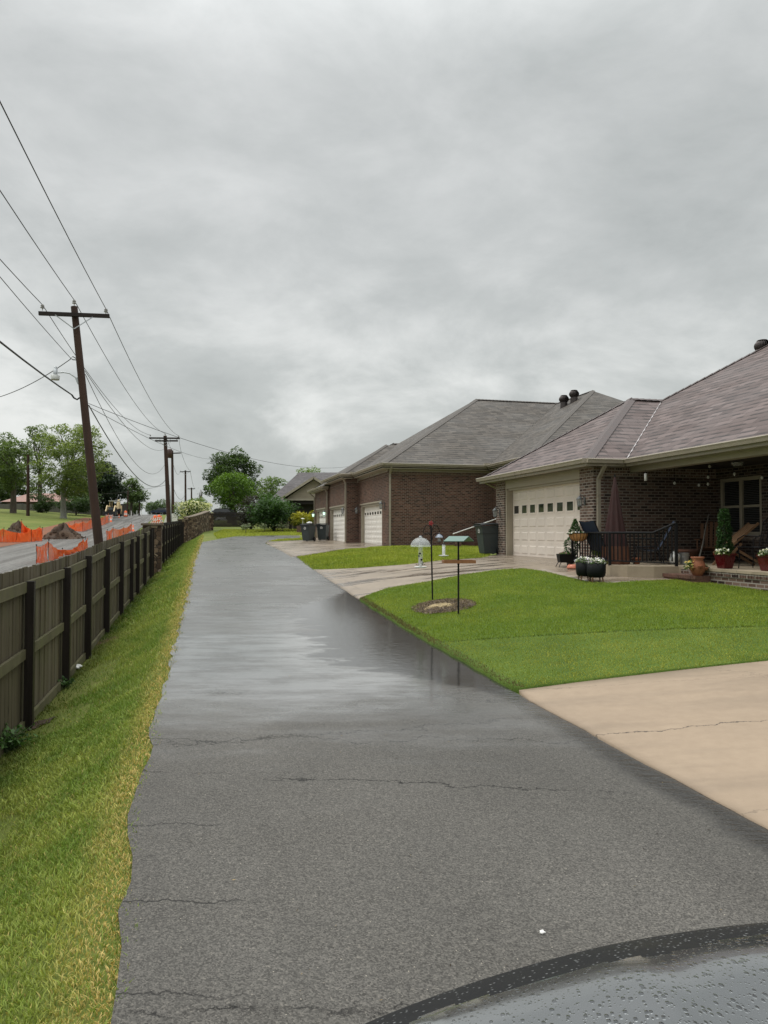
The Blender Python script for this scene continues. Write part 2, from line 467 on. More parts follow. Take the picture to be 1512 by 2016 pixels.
def asphalt_mat():
    n = NT('wet asphalt'); uv = n.coord('UV')
    U, Y, _ = sep(n, uv)
    sp = n.voronoi(uv, 140, 'F1', 'Color'); spr = sep(n, sp)[0]
    fine = n.noise(uv, 260, 2)
    mid = n.noise(uv, 30, 4)
    big = n.noise(n.mapping(uv, (.5, .22, 1)), 1, 5)
    f = n.math('ADD', n.math('ADD', n.math('MULTIPLY', spr, .45), n.math('MULTIPLY', fine, .3)), n.math('MULTIPLY', mid, .25))
    col = n.ramp(f, [(.25, (.048, .045, .040)), (.48, (.096, .090, .081)), (.70, (.148, .138, .123)), (.92, (.31, .28, .23))])
    fleck = n.mapr(n.voronoi(uv, 34, 'F1'), .05, .15, 1, 0)
    fleck = n.math('MULTIPLY', fleck, n.math('GREATER_THAN', sep(n, n.voronoi(uv, 34, 'F1', 'Color'))[1], .86))
    col = n.mix(fleck, col, (.42, .38, .31))
    col = n.mix(1.0, col, n.ramp(big, [(.3, .74), (.7, 1.16)]), 'MULTIPLY')
    # wetness grows with distance up the drive
    wn = n.noise(n.mapping(uv, (.55, 1.5, 1)), 1.2, 5, .6)
    wet = n.mapr(n.math('ADD', Y, n.math('MULTIPLY', n.math('SUBTRACT', wn, .5), 5.5)), 5.2, 8.6, 0, 1)
    patch = n.mapr(n.noise(n.mapping(uv, (.7, .9, 1), loc=(3, 7, 0)), .9, 6, .62), .40, .62, 0, 1)
    # standing water along the right-hand edge
    en = n.math('MULTIPLY', n.math('SUBTRACT', n.noise(n.mapping(uv, (.8, 2.1, 1)), 1.3, 8, .68), .5), 3.2)
    bell = n.math('MULTIPLY', n.mapr(Y, 7.4, 10.2, 0, 1), n.mapr(Y, 14.5, 18.5, 1, 0))
    reach = n.math('ADD', n.math('MULTIPLY', bell, 1.75), .10)
    d = n.math('SUBTRACT', 3.35, U)
    pud = n.math('MULTIPLY', n.mapr(Y, 30, 34, 1, 0), n.mapr(n.math('SUBTRACT', n.math('ADD', reach, n.math('MULTIPLY', en, n.math('ADD', bell, .06))), d), -.10, .22, 0, 1))
    pud = n.math('MULTIPLY', pud, n.mapr(n.math('ADD', n.noise(n.mapping(uv, (3.2, 7.5, 1)), 1, 7, .7), n.math('MULTIPLY', pud, .25)), .42, .52, .25, 1))
    # runnel beside the concrete apron
    run = n.math('MULTIPLY', n.mapr(n.math('ADD', d, n.math('MULTIPLY', en, .10)), .13, .36, 1, 0), n.mapr(Y, 8.6, 7.6, 0, 1))
    # cracks
    wv = n.new('ShaderNodeVectorMath'); wv.operation = 'ADD'
    ws = n.new('ShaderNodeVectorMath'); ws.operation = 'SCALE'; ws.inputs['Scale'].default_value = .28
    n.lk(n.noise(uv, 3.2, 6, .7, out='Color'), ws.inputs[0]); n.lk(uv, wv.inputs[0]); n.lk(ws.outputs[0], wv.inputs[1])
    ce = n.voronoi(n.mapping(wv.outputs[0], (.13, .42, 1), loc=(.3, .55, 0)), 1, 'DISTANCE_TO_EDGE')
    crack = n.math('MULTIPLY', n.mapr(ce, .0, .0045, 1, 0), n.mapr(n.noise(uv, .8, 4), .40, .50, 0, 1))
    # transverse seams and cracks of the lane
    wob = n.noise(n.mapping(uv, (1.1, .2, 1)), 1.3, 6, .72)
    brk = n.noise(n.mapping(uv, (1.4, .6, 1), loc=(5, 2, 0)), 1.2, 3)
    for y0, wd, am, k_, umax in ((38.0, .42, 1.4, .85, 9), (25.5, .07, .5, .6, 9), (21.0, .06, .45, .55, 9), (16.1, .05, .4, .6, 9), (12.1, .03, .35, .6, 9), (9.3, .013, 1.1, .6, 9), (8.0, .012, 1.2, .65, 9), (6.35, .011, .9, .85, 9), (4.55, .010, .5, .7, .5), (3.62, .009, .4, .75, .4), (2.9, .008, .35, .7, .3)):
        yy_ = n.math('ADD', Y, n.math('MULTIPLY', n.math('SUBTRACT', wob, .5), am))
        ln_ = n.mapr(n.math('ABSOLUTE', n.math('SUBTRACT', yy_, y0)), wd * .25, wd, k_, 0)
        ln_ = n.math('MULTIPLY', ln_, n.mapr(brk, .34, .42, 0, 1))
        if umax < 5: ln_ = n.math('MULTIPLY', ln_, n.mapr(U, umax - .4, umax, 1, 0))
        crack = n.math('MAXIMUM', crack, ln_)
    dark = n.math('MAXIMUM', n.math('MAXIMUM', n.math('MULTIPLY', pud, .88), n.math('MULTIPLY', run, .7)), n.math('MULTIPLY', wet, .18))
    col = n.mix(dark, col, (.022, .021, .020))
    col = n.mix(n.math('MULTIPLY', crack, .95), col, (.006, .006, .006))
    ro = n.mapr(wn, .3, .7, .66, .82)
    sheen = n.math('MULTIPLY', n.math('MULTIPLY', n.mapr(n.math('ADD', Y, n.math('MULTIPLY', wn, 2.4)), 7.6, 9.6, 0, 1), n.mapr(n.math('ADD', Y, n.math('MULTIPLY', wn, .5)), 12.3, 12.6, 1, .25)), n.mapr(n.math('ADD', U, n.math('MULTIPLY', en, .5)), 2.0, 3.0, 1, .1))
    patch = n.math('MAXIMUM', n.math('MULTIPLY', patch, .75), sheen)
    wr = n.math('ADD', n.mapr(patch, 0, 1, .26, .05), n.mapr(Y, 13, 18, 0, .17))
    mx = n.new('ShaderNodeMix'); n.lk(wet, mx.inputs[0]); n.lk(ro, mx.inputs[2]); n.lk(wr, mx.inputs[3])
    water = n.math('MAXIMUM', pud, n.math('MULTIPLY', run, .85))
    m2 = n.new('ShaderNodeMix'); n.lk(water, m2.inputs[0]); n.lk(mx.outputs[0], m2.inputs[2]); m2.inputs[3].default_value = .075
    h = n.math('ADD', n.math('MULTIPLY', f, .8), n.math('MULTIPLY', crack, -1.5))
    st = n.math('MULTIPLY', n.math('SUBTRACT', 1.0, water), n.mapr(wet, 0, 1, .6, .02))
    b1 = n.new('ShaderNodeBump'); b1.inputs['Distance'].default_value = .006
    n.lk(h, b1.inputs['Height']); n.lk(st, b1.inputs['Strength'])
    rip = n.noise(n.mapping(uv, (7, 17, 1), rot=(0, 0, .4)), 1, 4)
    b2 = n.new('ShaderNodeBump'); b2.inputs['Distance'].default_value = .02
    n.lk(rip, b2.inputs['Height']); n.lk(n.math('MAXIMUM', n.math('MULTIPLY', run, .6), n.math('MULTIPLY', pud, .07)), b2.inputs['Strength']); n.lk(b1.outputs[0], b2.inputs['Normal'])
    n.set(col, m2.outputs[0], b2.outputs[0], spec=n.mapr(wet, 0, 1, .28, .95))
    pt2 = n.mapr(n.noise(n.mapping(uv, (.9, 2.4, 1), loc=(1, 4, 0)), 1.1, 7, .66), .36, .60, .15, 1)
    cw = n.math('MULTIPLY', n.math('MULTIPLY', n.math('MAXIMUM', sheen, n.math('MULTIPLY', wet, .45)), pt2), n.math('SUBTRACT', 1.0, pud))
    n.lk(cw, n.b.inputs['Coat Weight']); n.lk(n.mapr(Y, 12, 18, .09, .24), n.b.inputs['Coat Roughness']); n.b.inputs['Coat IOR'].default_value = 1.6
    return n.m
M['asphalt'] = asphalt_mat()

def concrete_mat(name, lo, hi, wet, rough=(.55, .8), crackline=None):
    n = NT(name); uv = n.coord('Object')
    a = n.noise(uv, .55, 6, .6); b = n.noise(uv, 9, 5); g = n.noise(uv, 160, 2)
    f = n.math('ADD', n.math('ADD', n.math('MULTIPLY', a, .5), n.math('MULTIPLY', b, .3)), n.math('MULTIPLY', g, .2))
    col = n.ramp(f, [(.33, lo), (.66, hi)])
    st = n.noise(n.mapping(uv, (.45, 2.6, 1), rot=(0, 0, .15)), 1, 6, .65)
    wm = n.mapr(st, .45, .66, 0, wet)
    col = n.mix(wm, col, tuple(x * .33 for x in lo))
    sp = n.math('MULTIPLY', n.mapr(n.voronoi(uv, 4.5), .0, .035, 1, 0), .7)
    col = n.mix(sp, col, tuple(x * .2 for x in lo))
    wv = n.new('ShaderNodeVectorMath'); wv.operation = 'ADD'
    ws = n.new('ShaderNodeVectorMath'); ws.operation = 'SCALE'; ws.inputs['Scale'].default_value = .2
    n.lk(n.noise(uv, 2.5, 5, .7, out='Color'), ws.inputs[0]); n.lk(uv, wv.inputs[0]); n.lk(ws.outputs[0], wv.inputs[1])
    ce = n.voronoi(n.mapping(wv.outputs[0], (.16, .33, 1), loc=(.1, .2, 0)), 1, 'DISTANCE_TO_EDGE')
    cr = n.mapr(ce, 0, .003, .75, 0)
    if crackline:
        (x0, y0), (x1, y1) = crackline; l_ = math.hypot(x1 - x0, y1 - y0); nx, ny = -(y1 - y0) / l_, (x1 - x0) / l_
        X_, Y_, _z = sep(n, uv)
        dd = n.math('ADD', n.math('ADD', n.math('MULTIPLY', X_, nx), n.math('MULTIPLY', Y_, ny)), n.math('MULTIPLY', n.math('SUBTRACT', n.noise(uv, 1.6, 7, .7), .5), .42))
        cl3 = n.mapr(n.math('ABSOLUTE', n.math('SUBTRACT', dd, nx * x0 + ny * y0)), .003, .010, .9, 0)
        cr = n.math('MAXIMUM', n.math('MULTIPLY', cr, .5), cl3)
    col = n.mix(cr, col, (.05, .04, .03))
    ro = n.math('SUBTRACT', n.mapr(a, .3, .7, rough[0], rough[1]), n.math('MULTIPLY', wm, .45), clamp=True)
    return n.set(col, ro, n.bump(n.math('ADD', n.math('MULTIPLY', g, .5), n.math('MULTIPLY', b, .6)), .25, .006), spec=.5)
_ca, _cb = ground(1190, 1450), ground(1512, 1421)
M['conc_tan'] = concrete_mat('buff concrete', (.275, .203, .140), (.365, .278, .197), .18, crackline=((_ca.x, _ca.y), (_cb.x, _cb.y)))
M['conc_wet'] = concrete_mat('wet concrete', (.20, .155, .115), (.36, .295, .225), .8, (.32, .5))
M['conc_slab'] = concrete_mat('porch concrete', (.30, .24, .165), (.42, .345, .245), .35)

def ground_mat():
    n = NT('turf'); v = n.coord()
    a = n.noise(v, .23, 6, .6); b = n.noise(v, 2.6, 5, .65); g = n.noise(v, 45, 3)
    f = n.math('ADD', n.math('ADD', n.math('MULTIPLY', a, .45), n.math('MULTIPLY', b, .3)), n.math('MULTIPLY', g, .25))
    col = n.ramp(f, [(.32, (.070, .105, .020)), (.5, (.135, .165, .034)), (.66, (.215, .205, .060))])
    return n.set(col, .85, n.bump(g, .6, .03), spec=.2)
M['turf'] = ground_mat()
def lawn_mat():
    n = NT('mown lawn'); v = n.coord()
    b = n.noise(v, 1.6, 5, .65); g = n.noise(v, 60, 3)
    f = n.math('ADD', n.math('MULTIPLY', b, .5), n.math('MULTIPLY', g, .5))
    col = n.ramp(f, [(.34, (.045, .080, .012)), (.52, (.085, .140, .020)), (.7, (.13, .18, .032))])
    return n.set(col, .85, n.bump(g, .6, .03), spec=.2)
M['lawn'] = lawn_mat()
def street_mat():
    n = NT('milled wet street'); v = n.coord()
    rot = math.atan(.265)
    vr = n.mapping(v, (1, 1, 1), rot=(0, 0, -rot))
    tr = n.noise(n.mapping(vr, (1.3, .02, 1)), 1, 6, .68)
    g = n.noise(v, 3, 6, .65); s = n.voronoi(v, 14, 'F1', 'Color'); s0 = sep(n, s)[0]
    f = n.math('ADD', n.math('ADD', n.math('MULTIPLY', tr, .5), n.math('MULTIPLY', g, .28)), n.math('MULTIPLY', s0, .22))
    col = n.ramp(f, [(.33, (.040, .036, .031)), (.5, (.105, .098, .088)), (.66, (.22, .21, .19))])
    return n.set(col, n.mapr(tr, .35, .65, .75, .42), n.bump(g, .5, .03), spec=.5)
M['street'] = street_mat()
M['soil'] = simple('churned soil', (.075, .048, .030), .9, .55, 1.6, .9, bscale=9, bdist=.05)
M['redsoil'] = simple('red clay', (.20, .075, .035), .9, .4, 1.2, .9, bscale=7, bdist=.05)
M['mulch'] = simple('bark mulch', (.085, .060, .045), .9, .65, 14, 1.0, bscale=34, bdist=.03)
M['mulch_pale'] = simple('dry seed husks', (.36, .28, .15), .9, .4, 20, 1.0, bscale=60, bdist=.02)
M['blade'] = leaf_mat('grass blade', .25, .55)
M['leaf'] = leaf_mat('leaf', .28, .5)
M['petal'] = leaf_mat('petal', .2, .6)

# ------------------------------------------------------------------ sheets that follow the terrain
def uof(x, y): return x + .236 * y
def xat(u, y): return u - .236 * y

def sheet(name, pts, off, mat, skirt=0.0, sx=.5, sy=.5, kind='structure', parent=None):
    bm = bmesh.new()
    vs = [bm.verts.new((p[0], p[1], 0)) for p in pts]
    bm.faces.new(vs)
    x0, x1 = min(p[0] for p in pts), max(p[0] for p in pts)
    y0, y1 = min(p[1] for p in pts), max(p[1] for p in pts)
    nx, ny = V((1, .236, 0)).normalized(), V((0, 1, 0))
    u0, u1 = min(uof(*p[:2]) for p in pts), max(uof(*p[:2]) for p in pts)
    for u in np.arange(math.floor(u0 / sx) * sx, u1, sx):
        bmesh.ops.bisect_plane(bm, geom=bm.verts[:] + bm.edges[:] + bm.faces[:], plane_co=(float(u), 0, 0), plane_no=nx)
    for y in np.arange(math.floor(y0 / sy) * sy, y1, sy):
        bmesh.ops.bisect_plane(bm, geom=bm.verts[:] + bm.edges[:] + bm.faces[:], plane_co=(0, float(y), 0), plane_no=ny)
    bmesh.ops.recalc_face_normals(bm, faces=bm.faces[:])
    if bm.faces and sum(f.normal.z for f in bm.faces) < 0:
        bmesh.ops.reverse_faces(bm, faces=bm.faces[:])
    if skirt:
        be = [e for e in bm.edges if e.is_boundary]
        r = bmesh.ops.extrude_edge_only(bm, edges=be)
        low = {v for v in r['geom'] if isinstance(v, bmesh.types.BMVert)}
    else: low = set()
    bm.verts.ensure_lookup_table()
    for v in bm.verts:
        v.co.z = zt(v.co.x, v.co.y) + off - (skirt if v in low else 0)
    me = bpy.data.meshes.new(name); bm.to_mesh(me); bm.free(); me.update()
    co = np.empty(len(me.vertices) * 3); me.vertices.foreach_get('co', co); co = co.reshape(-1, 3)
    vi = np.empty(len(me.loops), dtype=np.int32); me.loops.foreach_get('vertex_index', vi)
    uv = np.stack([co[vi, 0] + .236 * co[vi, 1], co[vi, 1]], 1)
    lay = me.uv_layers.new(name='UV'); lay.data.foreach_set('uv', uv.ravel())
    me.polygons.foreach_set('use_smooth', np.ones(len(me.polygons), bool))
    me.materials.append(mat)
    o = bpy.data.objects.new(name, me); COL.objects.link(o)
    if kind: o['kind'] = kind
    return o

def ragged(p, q, amp, step, seed):
    rr = random.Random(seed); n = max(2, int((V(q) - V(p)).length / step)); out = []
    for i in range(n):
        f = i / n; out.append((p[0] + (q[0] - p[0]) * f + rr.uniform(-amp, amp), p[1] + (q[1] - p[1]) * f))
    return out

# terrain grid in (u, y)
us = sorted(set(list(np.arange(-400, -40, 20)) + list(np.arange(-40, -17, 1.5)) + list(np.arange(-17, -4, .6)) + list(np.arange(-4, 12, .25)) + list(np.arange(12, 40, 2)) + list(np.arange(40, 460, 30)) + [-2.27, -1.5, -.52, 3.35, 9.0]))
ys = sorted(set(list(np.arange(-60, -4, 4)) + list(np.arange(-4, 46, .5)) + list(np.arange(46, 130, 1.5)) + list(np.arange(130, 260, 6)) + list(np.arange(260, 900, 40))))
Ug, Yg = np.meshgrid(np.array(us), np.array(ys), indexing='ij')
Xg = Ug - .236 * Yg
Zg = zt_np(Xg, Yg)
# sink the turf under the paved sheets a little
Zg = Zg - .03
nu, nyy = Ug.shape
idx = np.arange(nu * nyy).reshape(nu, nyy)
q = np.stack([idx[:-1, :-1], idx[1:, :-1], idx[1:, 1:], idx[:-1, 1:]], -1).reshape(-1, 4)
o = np_mesh('ground', np.stack([Xg, Yg, Zg], -1).reshape(-1, 3), q, M['turf'], smooth=True)
o['kind'] = 'structure'

# asphalt lane: straight run, then a bend to the right at its far end
pR0 = (xat(3.35, -7), -7); pL0 = (xat(-.52, -7), -7)
yb = 43.0
lane = [(xat(-.36, -7), -7), (xat(3.35, -7), -7)]
gR = ground(535, 1069); gE1 = ground(590, 1060.5); gE2 = ground(590, 1054.5); gE3 = ground(460, 1056.5); gE4 = ground(428, 1062)
lane += ragged((xat(3.35, -7), -7), (xat(3.35, gR.y), gR.y), .018, .35, 3)
lane += [(xat(3.35, gR.y), gR.y), ground(548, 1062.5)[:2], gE1[:2], gE2[:2], ground(520, 1054.6)[:2], gE3[:2], gE4[:2]]
def u_left(y): return -.52 + .13 * min(1, max(0, (5.2 - y) / 2.6)) + .03 * min(1, max(0, (9 - y) / 4))
lane += [(xat(u_left(b), b) + a - xat(-.52, b), b) for a, b in ragged((xat(-.52, gE4.y - 5), gE4.y - 5), (xat(-.52, -7), -7), .045, .3, 5)]
sheet('road', lane, .0, M['asphalt'], sx=.45, sy=.5)

def G2(pts): return [tuple(ground(*p)[:2]) for p in pts]
# houses' frames
H1 = Frame((5.387, 19.03), (-.2471, .9690), 1.03)
H2 = Frame((.22, 35.8), (-.2438, .9698), 1.18)

EDGE_N = G2([(1022, 1361), (1130, 1346), (1300, 1326), (1512, 1303)])
e_last = EDGE_N[-1]
apron_near = EDGE_N + [(e_last[0] + 8, e_last[1] + 4.2), (16, -6), (xat(3.352, -6), -6)] + ragged((xat(3.352, -6), -6), (xat(3.352, EDGE_N[0][1]), EDGE_N[0][1]), .012, .4, 8)
sheet('driveway', apron_near, .012, M['conc_tan'], skirt=.05)

LAWN_TOP = G2([(708, 1180), (760, 1161), (850, 1146), (905, 1135), (980, 1124), (1030, 1121.5), (1070, 1127), (1110, 1136.5), (1165, 1150)])
FAR_EDGE = G2([(618, 1122), (700, 1119.5), (800, 1112), (870, 1104), (948, 1098.5)])
def HP(F, a, b): p = F.P(a, b, 0); return (p.x, p.y)
SLAB_A, SLAB_B, SLAB_C = (4.66, 18.33), (5.13, 16.8), (6.49, 16.3)
drive_mid = FAR_EDGE + [HP(H1, 6.34, -.02), HP(H1, 6.34, .5), HP(H1, -.3, .5), (SLAB_C[0] - .1, SLAB_C[1] + .25), (SLAB_C[0] - .05, SLAB_C[1] - .35)] + [tuple(ground(1210, 1149)[:2])] + LAWN_TOP[::-1]
sheet('driveway', drive_mid, .012, M['conc_wet'], skirt=.05)
drive_far = G2([(522, 1067), (573, 1096.5), (640, 1087), (690, 1080.5)]) + [HP(H2, .6, -.6), HP(H2, .6, .3), HP(H2, 18, .3), HP(H2, 18.3, -.9)] + G2([(600, 1063.5)])
sheet('driveway', drive_far, .012, M['conc_wet'], skirt=.05)

LAWN = LAWN_TOP + [tuple(ground(1210, 1150)[:2]), (SLAB_C[0] - .02, SLAB_C[1] - .45), (6.95, 14.62)] + [HP(Frame((6.95, 14.62), (.2471, -.969), 0), t_, 0) for t_ in (2, 5)] + [(e_last[0] + 8, e_last[1] + 4.2)] + EDGE_N[::-1]
lawn_poly = LAWN + ragged((xat(3.36, EDGE_N[0][1]), EDGE_N[0][1]), (xat(3.36, LAWN_TOP[0][1]), LAWN_TOP[0][1]), .02, .3, 9)[1:]
sheet('lawn', lawn_poly, .030, M['lawn'], skirt=.07)

# street on the left
def su(f, y): return (-13.9 - .029 * y) * (1 - f) + (-5.6 - .029 * y) * f
st = [(su(0, y) - .236 * y, y) for y in (-50, 0, 40, 80, 120, 160, 200, 240, 300, 420)] + [(su(1, y) - .236 * y, y) for y in (420, 300, 240, 200, 160, 120, 80, 40, 0, -50)]
sheet('street', st, .012, M['street'], sx=1.5, sy=2.5)
# disturbed red clay verge along the street's far kerb
cl = [(su(0, y) - .236 * y + .7, y) for y in (50, 64, 80, 100, 118)] + [(su(0, y) - .236 * y - (2.6 if y > 60 else 1.2), y) for y in (118, 100, 80, 64, 50)]
sheet('soil', cl, .03, M['redsoil'], sx=1, sy=2)

# ------------------------------------------------------------------ grass blades
def vnoise(x, y, s, seed):
    r = np.random.default_rng(seed); g = r.random((64, 64))
    fx, fy = x / s, y / s
    ix, iy = np.floor(fx).astype(int), np.floor(fy).astype(int)
    tx, ty = fx - ix, fy - iy
    tx = tx * tx * (3 - 2 * tx); ty = ty * ty * (3 - 2 * ty)
    a = g[ix % 64, iy % 64]; b = g[(ix + 1) % 64, iy % 64]; c = g[ix % 64, (iy + 1) % 64]; d = g[(ix + 1) % 64, (iy + 1) % 64]
    return (a * (1 - tx) + b * tx) * (1 - ty) + (c * (1 - tx) + d * tx) * ty

def blades(name, x, y, h, w, col, lean=.5, off=-.02, two=True, parent=None, label=None):
    n = len(x)
    z = zt_np(x, y) + off
    th = RNG.random(n) * 2 * PI; ph = RNG.random(n) * 2 * PI
    ln = h * lean * (.3 + RNG.random(n))
    wx, wy = np.cos(th) * w / 2, np.sin(th) * w / 2
    lx, ly = np.cos(ph) * ln, np.sin(ph) * ln
    P = lambda f, ww, hz: (np.stack([x + lx * f - wx * ww, y + ly * f - wy * ww, z + h * hz], -1), np.stack([x + lx * f + wx * ww, y + ly * f + wy * ww, z + h * hz], -1))
    a0, a1 = P(0, 1, 0); b0, b1 = P(.35, .9, .6); c0, c1 = P(1, .15, .95)
    if two:
        vs = np.stack([a0, a1, b0, b1, c0, c1], 1).reshape(-1, 3); k = 6
        base = np.arange(n)[:, None] * k
        qd = np.concatenate([base + np.array([0, 1, 3, 2]), base + np.array([2, 3, 5, 4])])
        shade = np.array([.55, .55, .95, .95, 1.15, 1.15])  # roots darker, tips lighter: shading painted into the blades
    else:
        vs = np.stack([a0, a1, c0, c1], 1).reshape(-1, 3); k = 4
        base = np.arange(n)[:, None] * k
        qd = base + np.array([0, 1, 3, 2])
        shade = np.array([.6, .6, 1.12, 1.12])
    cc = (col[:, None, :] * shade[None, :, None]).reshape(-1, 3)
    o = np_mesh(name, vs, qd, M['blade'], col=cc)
    o['kind'] = 'stuff'
    if label: o['label'] = label
    return o

def inpoly(x, y, poly):
    c = np.zeros(len(x), bool); j = len(poly) - 1
    for i in range(len(poly)):
        xi, yi = poly[i][:2]; xj, yj = poly[j][:2]
        m = ((yi > y) != (yj > y)) & (x < (xj - xi) * (y - yi) / (yj - yi + 1e-12) + xi)
        c ^= m; j = i
    return c

def lerp3(a, b, f): return np.array(a)[None] * (1 - f[:, None]) + np.array(b)[None] * f[:, None]

def verge(y0, y1, dens, hh, ww, two):
    area = 2.02 * (y1 - y0); n = int(area * dens)
    y = y0 + RNG.random(n) * (y1 - y0); u = -2.33 + RNG.random(n) * 2.05
    x = xat(u, y)
    edge = vnoise(x, y, .30, 4) * .10 - .05 + vnoise(x, y, .07, 41) * .06
    ue = -.50 + .13 * np.clip((5.2 - y) / 2.6, 0, 1) + .03 * np.clip((9 - y) / 4, 0, 1)
    keep = (u < ue + edge)
    bare = vnoise(x, y, 1.1, 5)
    keep &= ~((bare > .70) & (u < -1.45) & (RNG.random(n) < .8))
    keep &= RNG.random(n) < .55 + .6 * vnoise(x, y, .35, 15)
    x, y, u, edge, ue = x[keep], y[keep], u[keep], edge[keep], ue[keep]; n = len(x)
    f = np.clip(vnoise(x, y, .75, 6) * .75 + vnoise(x, y, .18, 7) * .55 - .28 + RNG.normal(0, .12, n) + .10 * (y < 7), 0, 1)
    c = lerp3((.125, .205, .030), (.305, .335, .075), f)
    s = np.clip((u - ue + .30 + edge) / .26, 0, 1) * (RNG.random(n) < .8)
    s = np.maximum(s, (RNG.random(n) < .05 + .05 * (y < 6)) * .8)
    c = c * (1 - s[:, None]) + np.array([.54, .41, .155])[None] * s[:, None]
    c *= (.75 + .5 * RNG.random(n))[:, None]
    sh = 1.25 * np.clip((u + 2.4) / .7, .42, 1); c *= sh[:, None]  # blades darkened towards the fence, painting in shade at its foot
    h = hh * (.5 + .8 * RNG.random(n)) * (1 - .45 * s)
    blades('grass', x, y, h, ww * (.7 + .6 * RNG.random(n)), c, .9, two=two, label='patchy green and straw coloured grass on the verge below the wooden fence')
verge(1.2, 5.0, 10500, .033, .0052, True)
verge(5.0, 9.0, 6000, .036, .0072, True)
verge(9.0, 16.0, 2600, .046, .011, False)
verge(16.0, 31.0, 900, .065, .022, False)
verge(31.0, 62.0, 260, .08, .045, False)

ys_sep = None
_mA, _mB = ground(885, 1269), ground(1512, 1239)
def lawn_blades(poly, dens, hh, ww, lift, seed, name='grass', label=None, gold=0.0, rim=False):
    xs_ = [p[0] for p in poly]; ys_ = [p[1] for p in poly]
    n = int((max(xs_) - min(xs_)) * (max(ys_) - min(ys_)) * dens)
    x = min(xs_) + RNG.random(n) * (max(xs_) - min(xs_)); y = min(ys_) + RNG.random(n) * (max(ys_) - min(ys_))
    keep = inpoly(x, y, poly) & (x < y * .56 + 1.2)
    x, y = x[keep], y[keep]; n = len(x)
    side = (x - _mA.x) * (_mB.y - _mA.y) - (y - _mA.y) * (_mB.x - _mA.x)   # > 0 nearer than the mowing line
    near = side > 0
    dl = np.abs(side) / math.hypot(_mB.x - _mA.x, _mB.y - _mA.y)
    f = np.clip(vnoise(x, y, 1.3, seed) * .6 + vnoise(x, y, .3, seed + 1) * .5 - .3 + RNG.normal(0, .13, n) + gold, 0, 1)
    c = lerp3((.145, .205, .020), (.290, .315, .046), f)
    c2 = lerp3((.175, .215, .028), (.37, .335, .065), f)
    c = np.where(near[:, None], c2, c)
    c *= (.72 + .5 * RNG.random(n))[:, None]
    c *= 1.42
    line = (dl < .05) & ~near
    c[line] *= .45
    if rim:
        de = xat(3.36, y); re = (x - de) < .10 + .06 * RNG.random(n); c[re] = np.array([.16, .115, .045])[None] * (.5 + .8 * RNG.random(int(re.sum())))[:, None]
    h = hh * (.6 + .7 * RNG.random(n)) * np.where(near, .72, 1.0)
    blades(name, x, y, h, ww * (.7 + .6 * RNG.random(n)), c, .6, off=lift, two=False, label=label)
lawn_blades(lawn_poly, 3400, .036, .0115, .018, 21, label='bright green mown lawn between the two concrete driveways', rim=True)
HUMP = G2([(585, 1096.5), (640, 1088), (690, 1081), (720, 1080)]) + [HP(H2, .2, -.5), HP(H2, -.1, .1), HP(H2, -.1, 5.5)] + G2([(960, 1097)]) + FAR_EDGE[::-1] + G2([(600, 1110)])
lawn_blades(HUMP, 700, .06, .026, -.02, 31, label='grass mound between driveways beside the red brick side wall', gold=.3)
ISLE = G2([(428, 1060), (470, 1054.3), (600, 1053.2), (600, 1042), (440, 1042), (420, 1050)])
def strip_blades(poly, dens, label):
    lawn_blades(poly, dens, .08, .06, -.02, 51, label=label, gold=.75)
strip_blades(ISLE, 110, 'grass strip beyond the bend in the lane')
ISLE2 = G2([(526, 1066), (548, 1062), (590, 1060), (600, 1059), (600, 1062), (560, 1065)])
strip_blades(ISLE2, 160, 'small grass island beside the two wheeled bins')

# ------------------------------------------------------------------ sky, sun, camera
SUN_EL, SUN_AZ = R(60), R(287)
w = bpy.data.worlds.new('World'); scene.world = w; w.use_nodes = True
t = w.node_tree; nn = t.nodes; L = t.links
class WN(NT):
    def __init__(s): s.t = t; s.n = nn; s.l = L
wn_ = WN()
bg = nn['Background']
sky = nn.new('ShaderNodeTexSky'); sky.sky_type = 'NISHITA'; sky.sun_disc = False
sky.sun_elevation = SUN_EL; sky.sun_rotation = SUN_AZ; sky.air_density = 1.5; sky.dust_density = 4
gen = wn_.coord('Generated')
X, Y, Z = sep(wn_, gen)
zz = wn_.math('MAXIMUM', Z, 0.0)
den = wn_.math('ADD', zz, .42)
cmb = nn.new('ShaderNodeCombineXYZ'); L.new(wn_.math('DIVIDE', X, den), cmb.inputs[0]); L.new(wn_.math('DIVIDE', Y, den), cmb.inputs[1])
pv = wn_.mapping(cmb.outputs[0], (.62, .80, 1), rot=(0, 0, R(-28)))
c1 = wn_.noise(pv, .95, 7, .52, .4)
dv_ = wn_.mapping(gen, (1.0, 1.0, 1.9), rot=(0, R(20), 0))
c2 = wn_.noise(wn_.mapping(dv_, (1, 1, 1), loc=(4.3, 1.7, .6)), 4.2, 9, .60, .25)
low = wn_.mapr(zz, .05, .42, 1, 0)
cl_ = wn_.math('ADD', wn_.math('MULTIPLY', c1, .58), wn_.math('MULTIPLY', c2, .42))
hi_c = wn_.ramp(cl_, [(.37, (.46, .485, .48)), (.50, (.60, .62, .615)), (.63, (.76, .775, .77))])
lo_c = wn_.ramp(cl_, [(.38, (.42, .45, .445)), (.48, (.56, .59, .58)), (.555, (.86, .88, .86)), (.64, (.98, .99, .97))])
cc_ = wn_.mix(low, hi_c, lo_c)
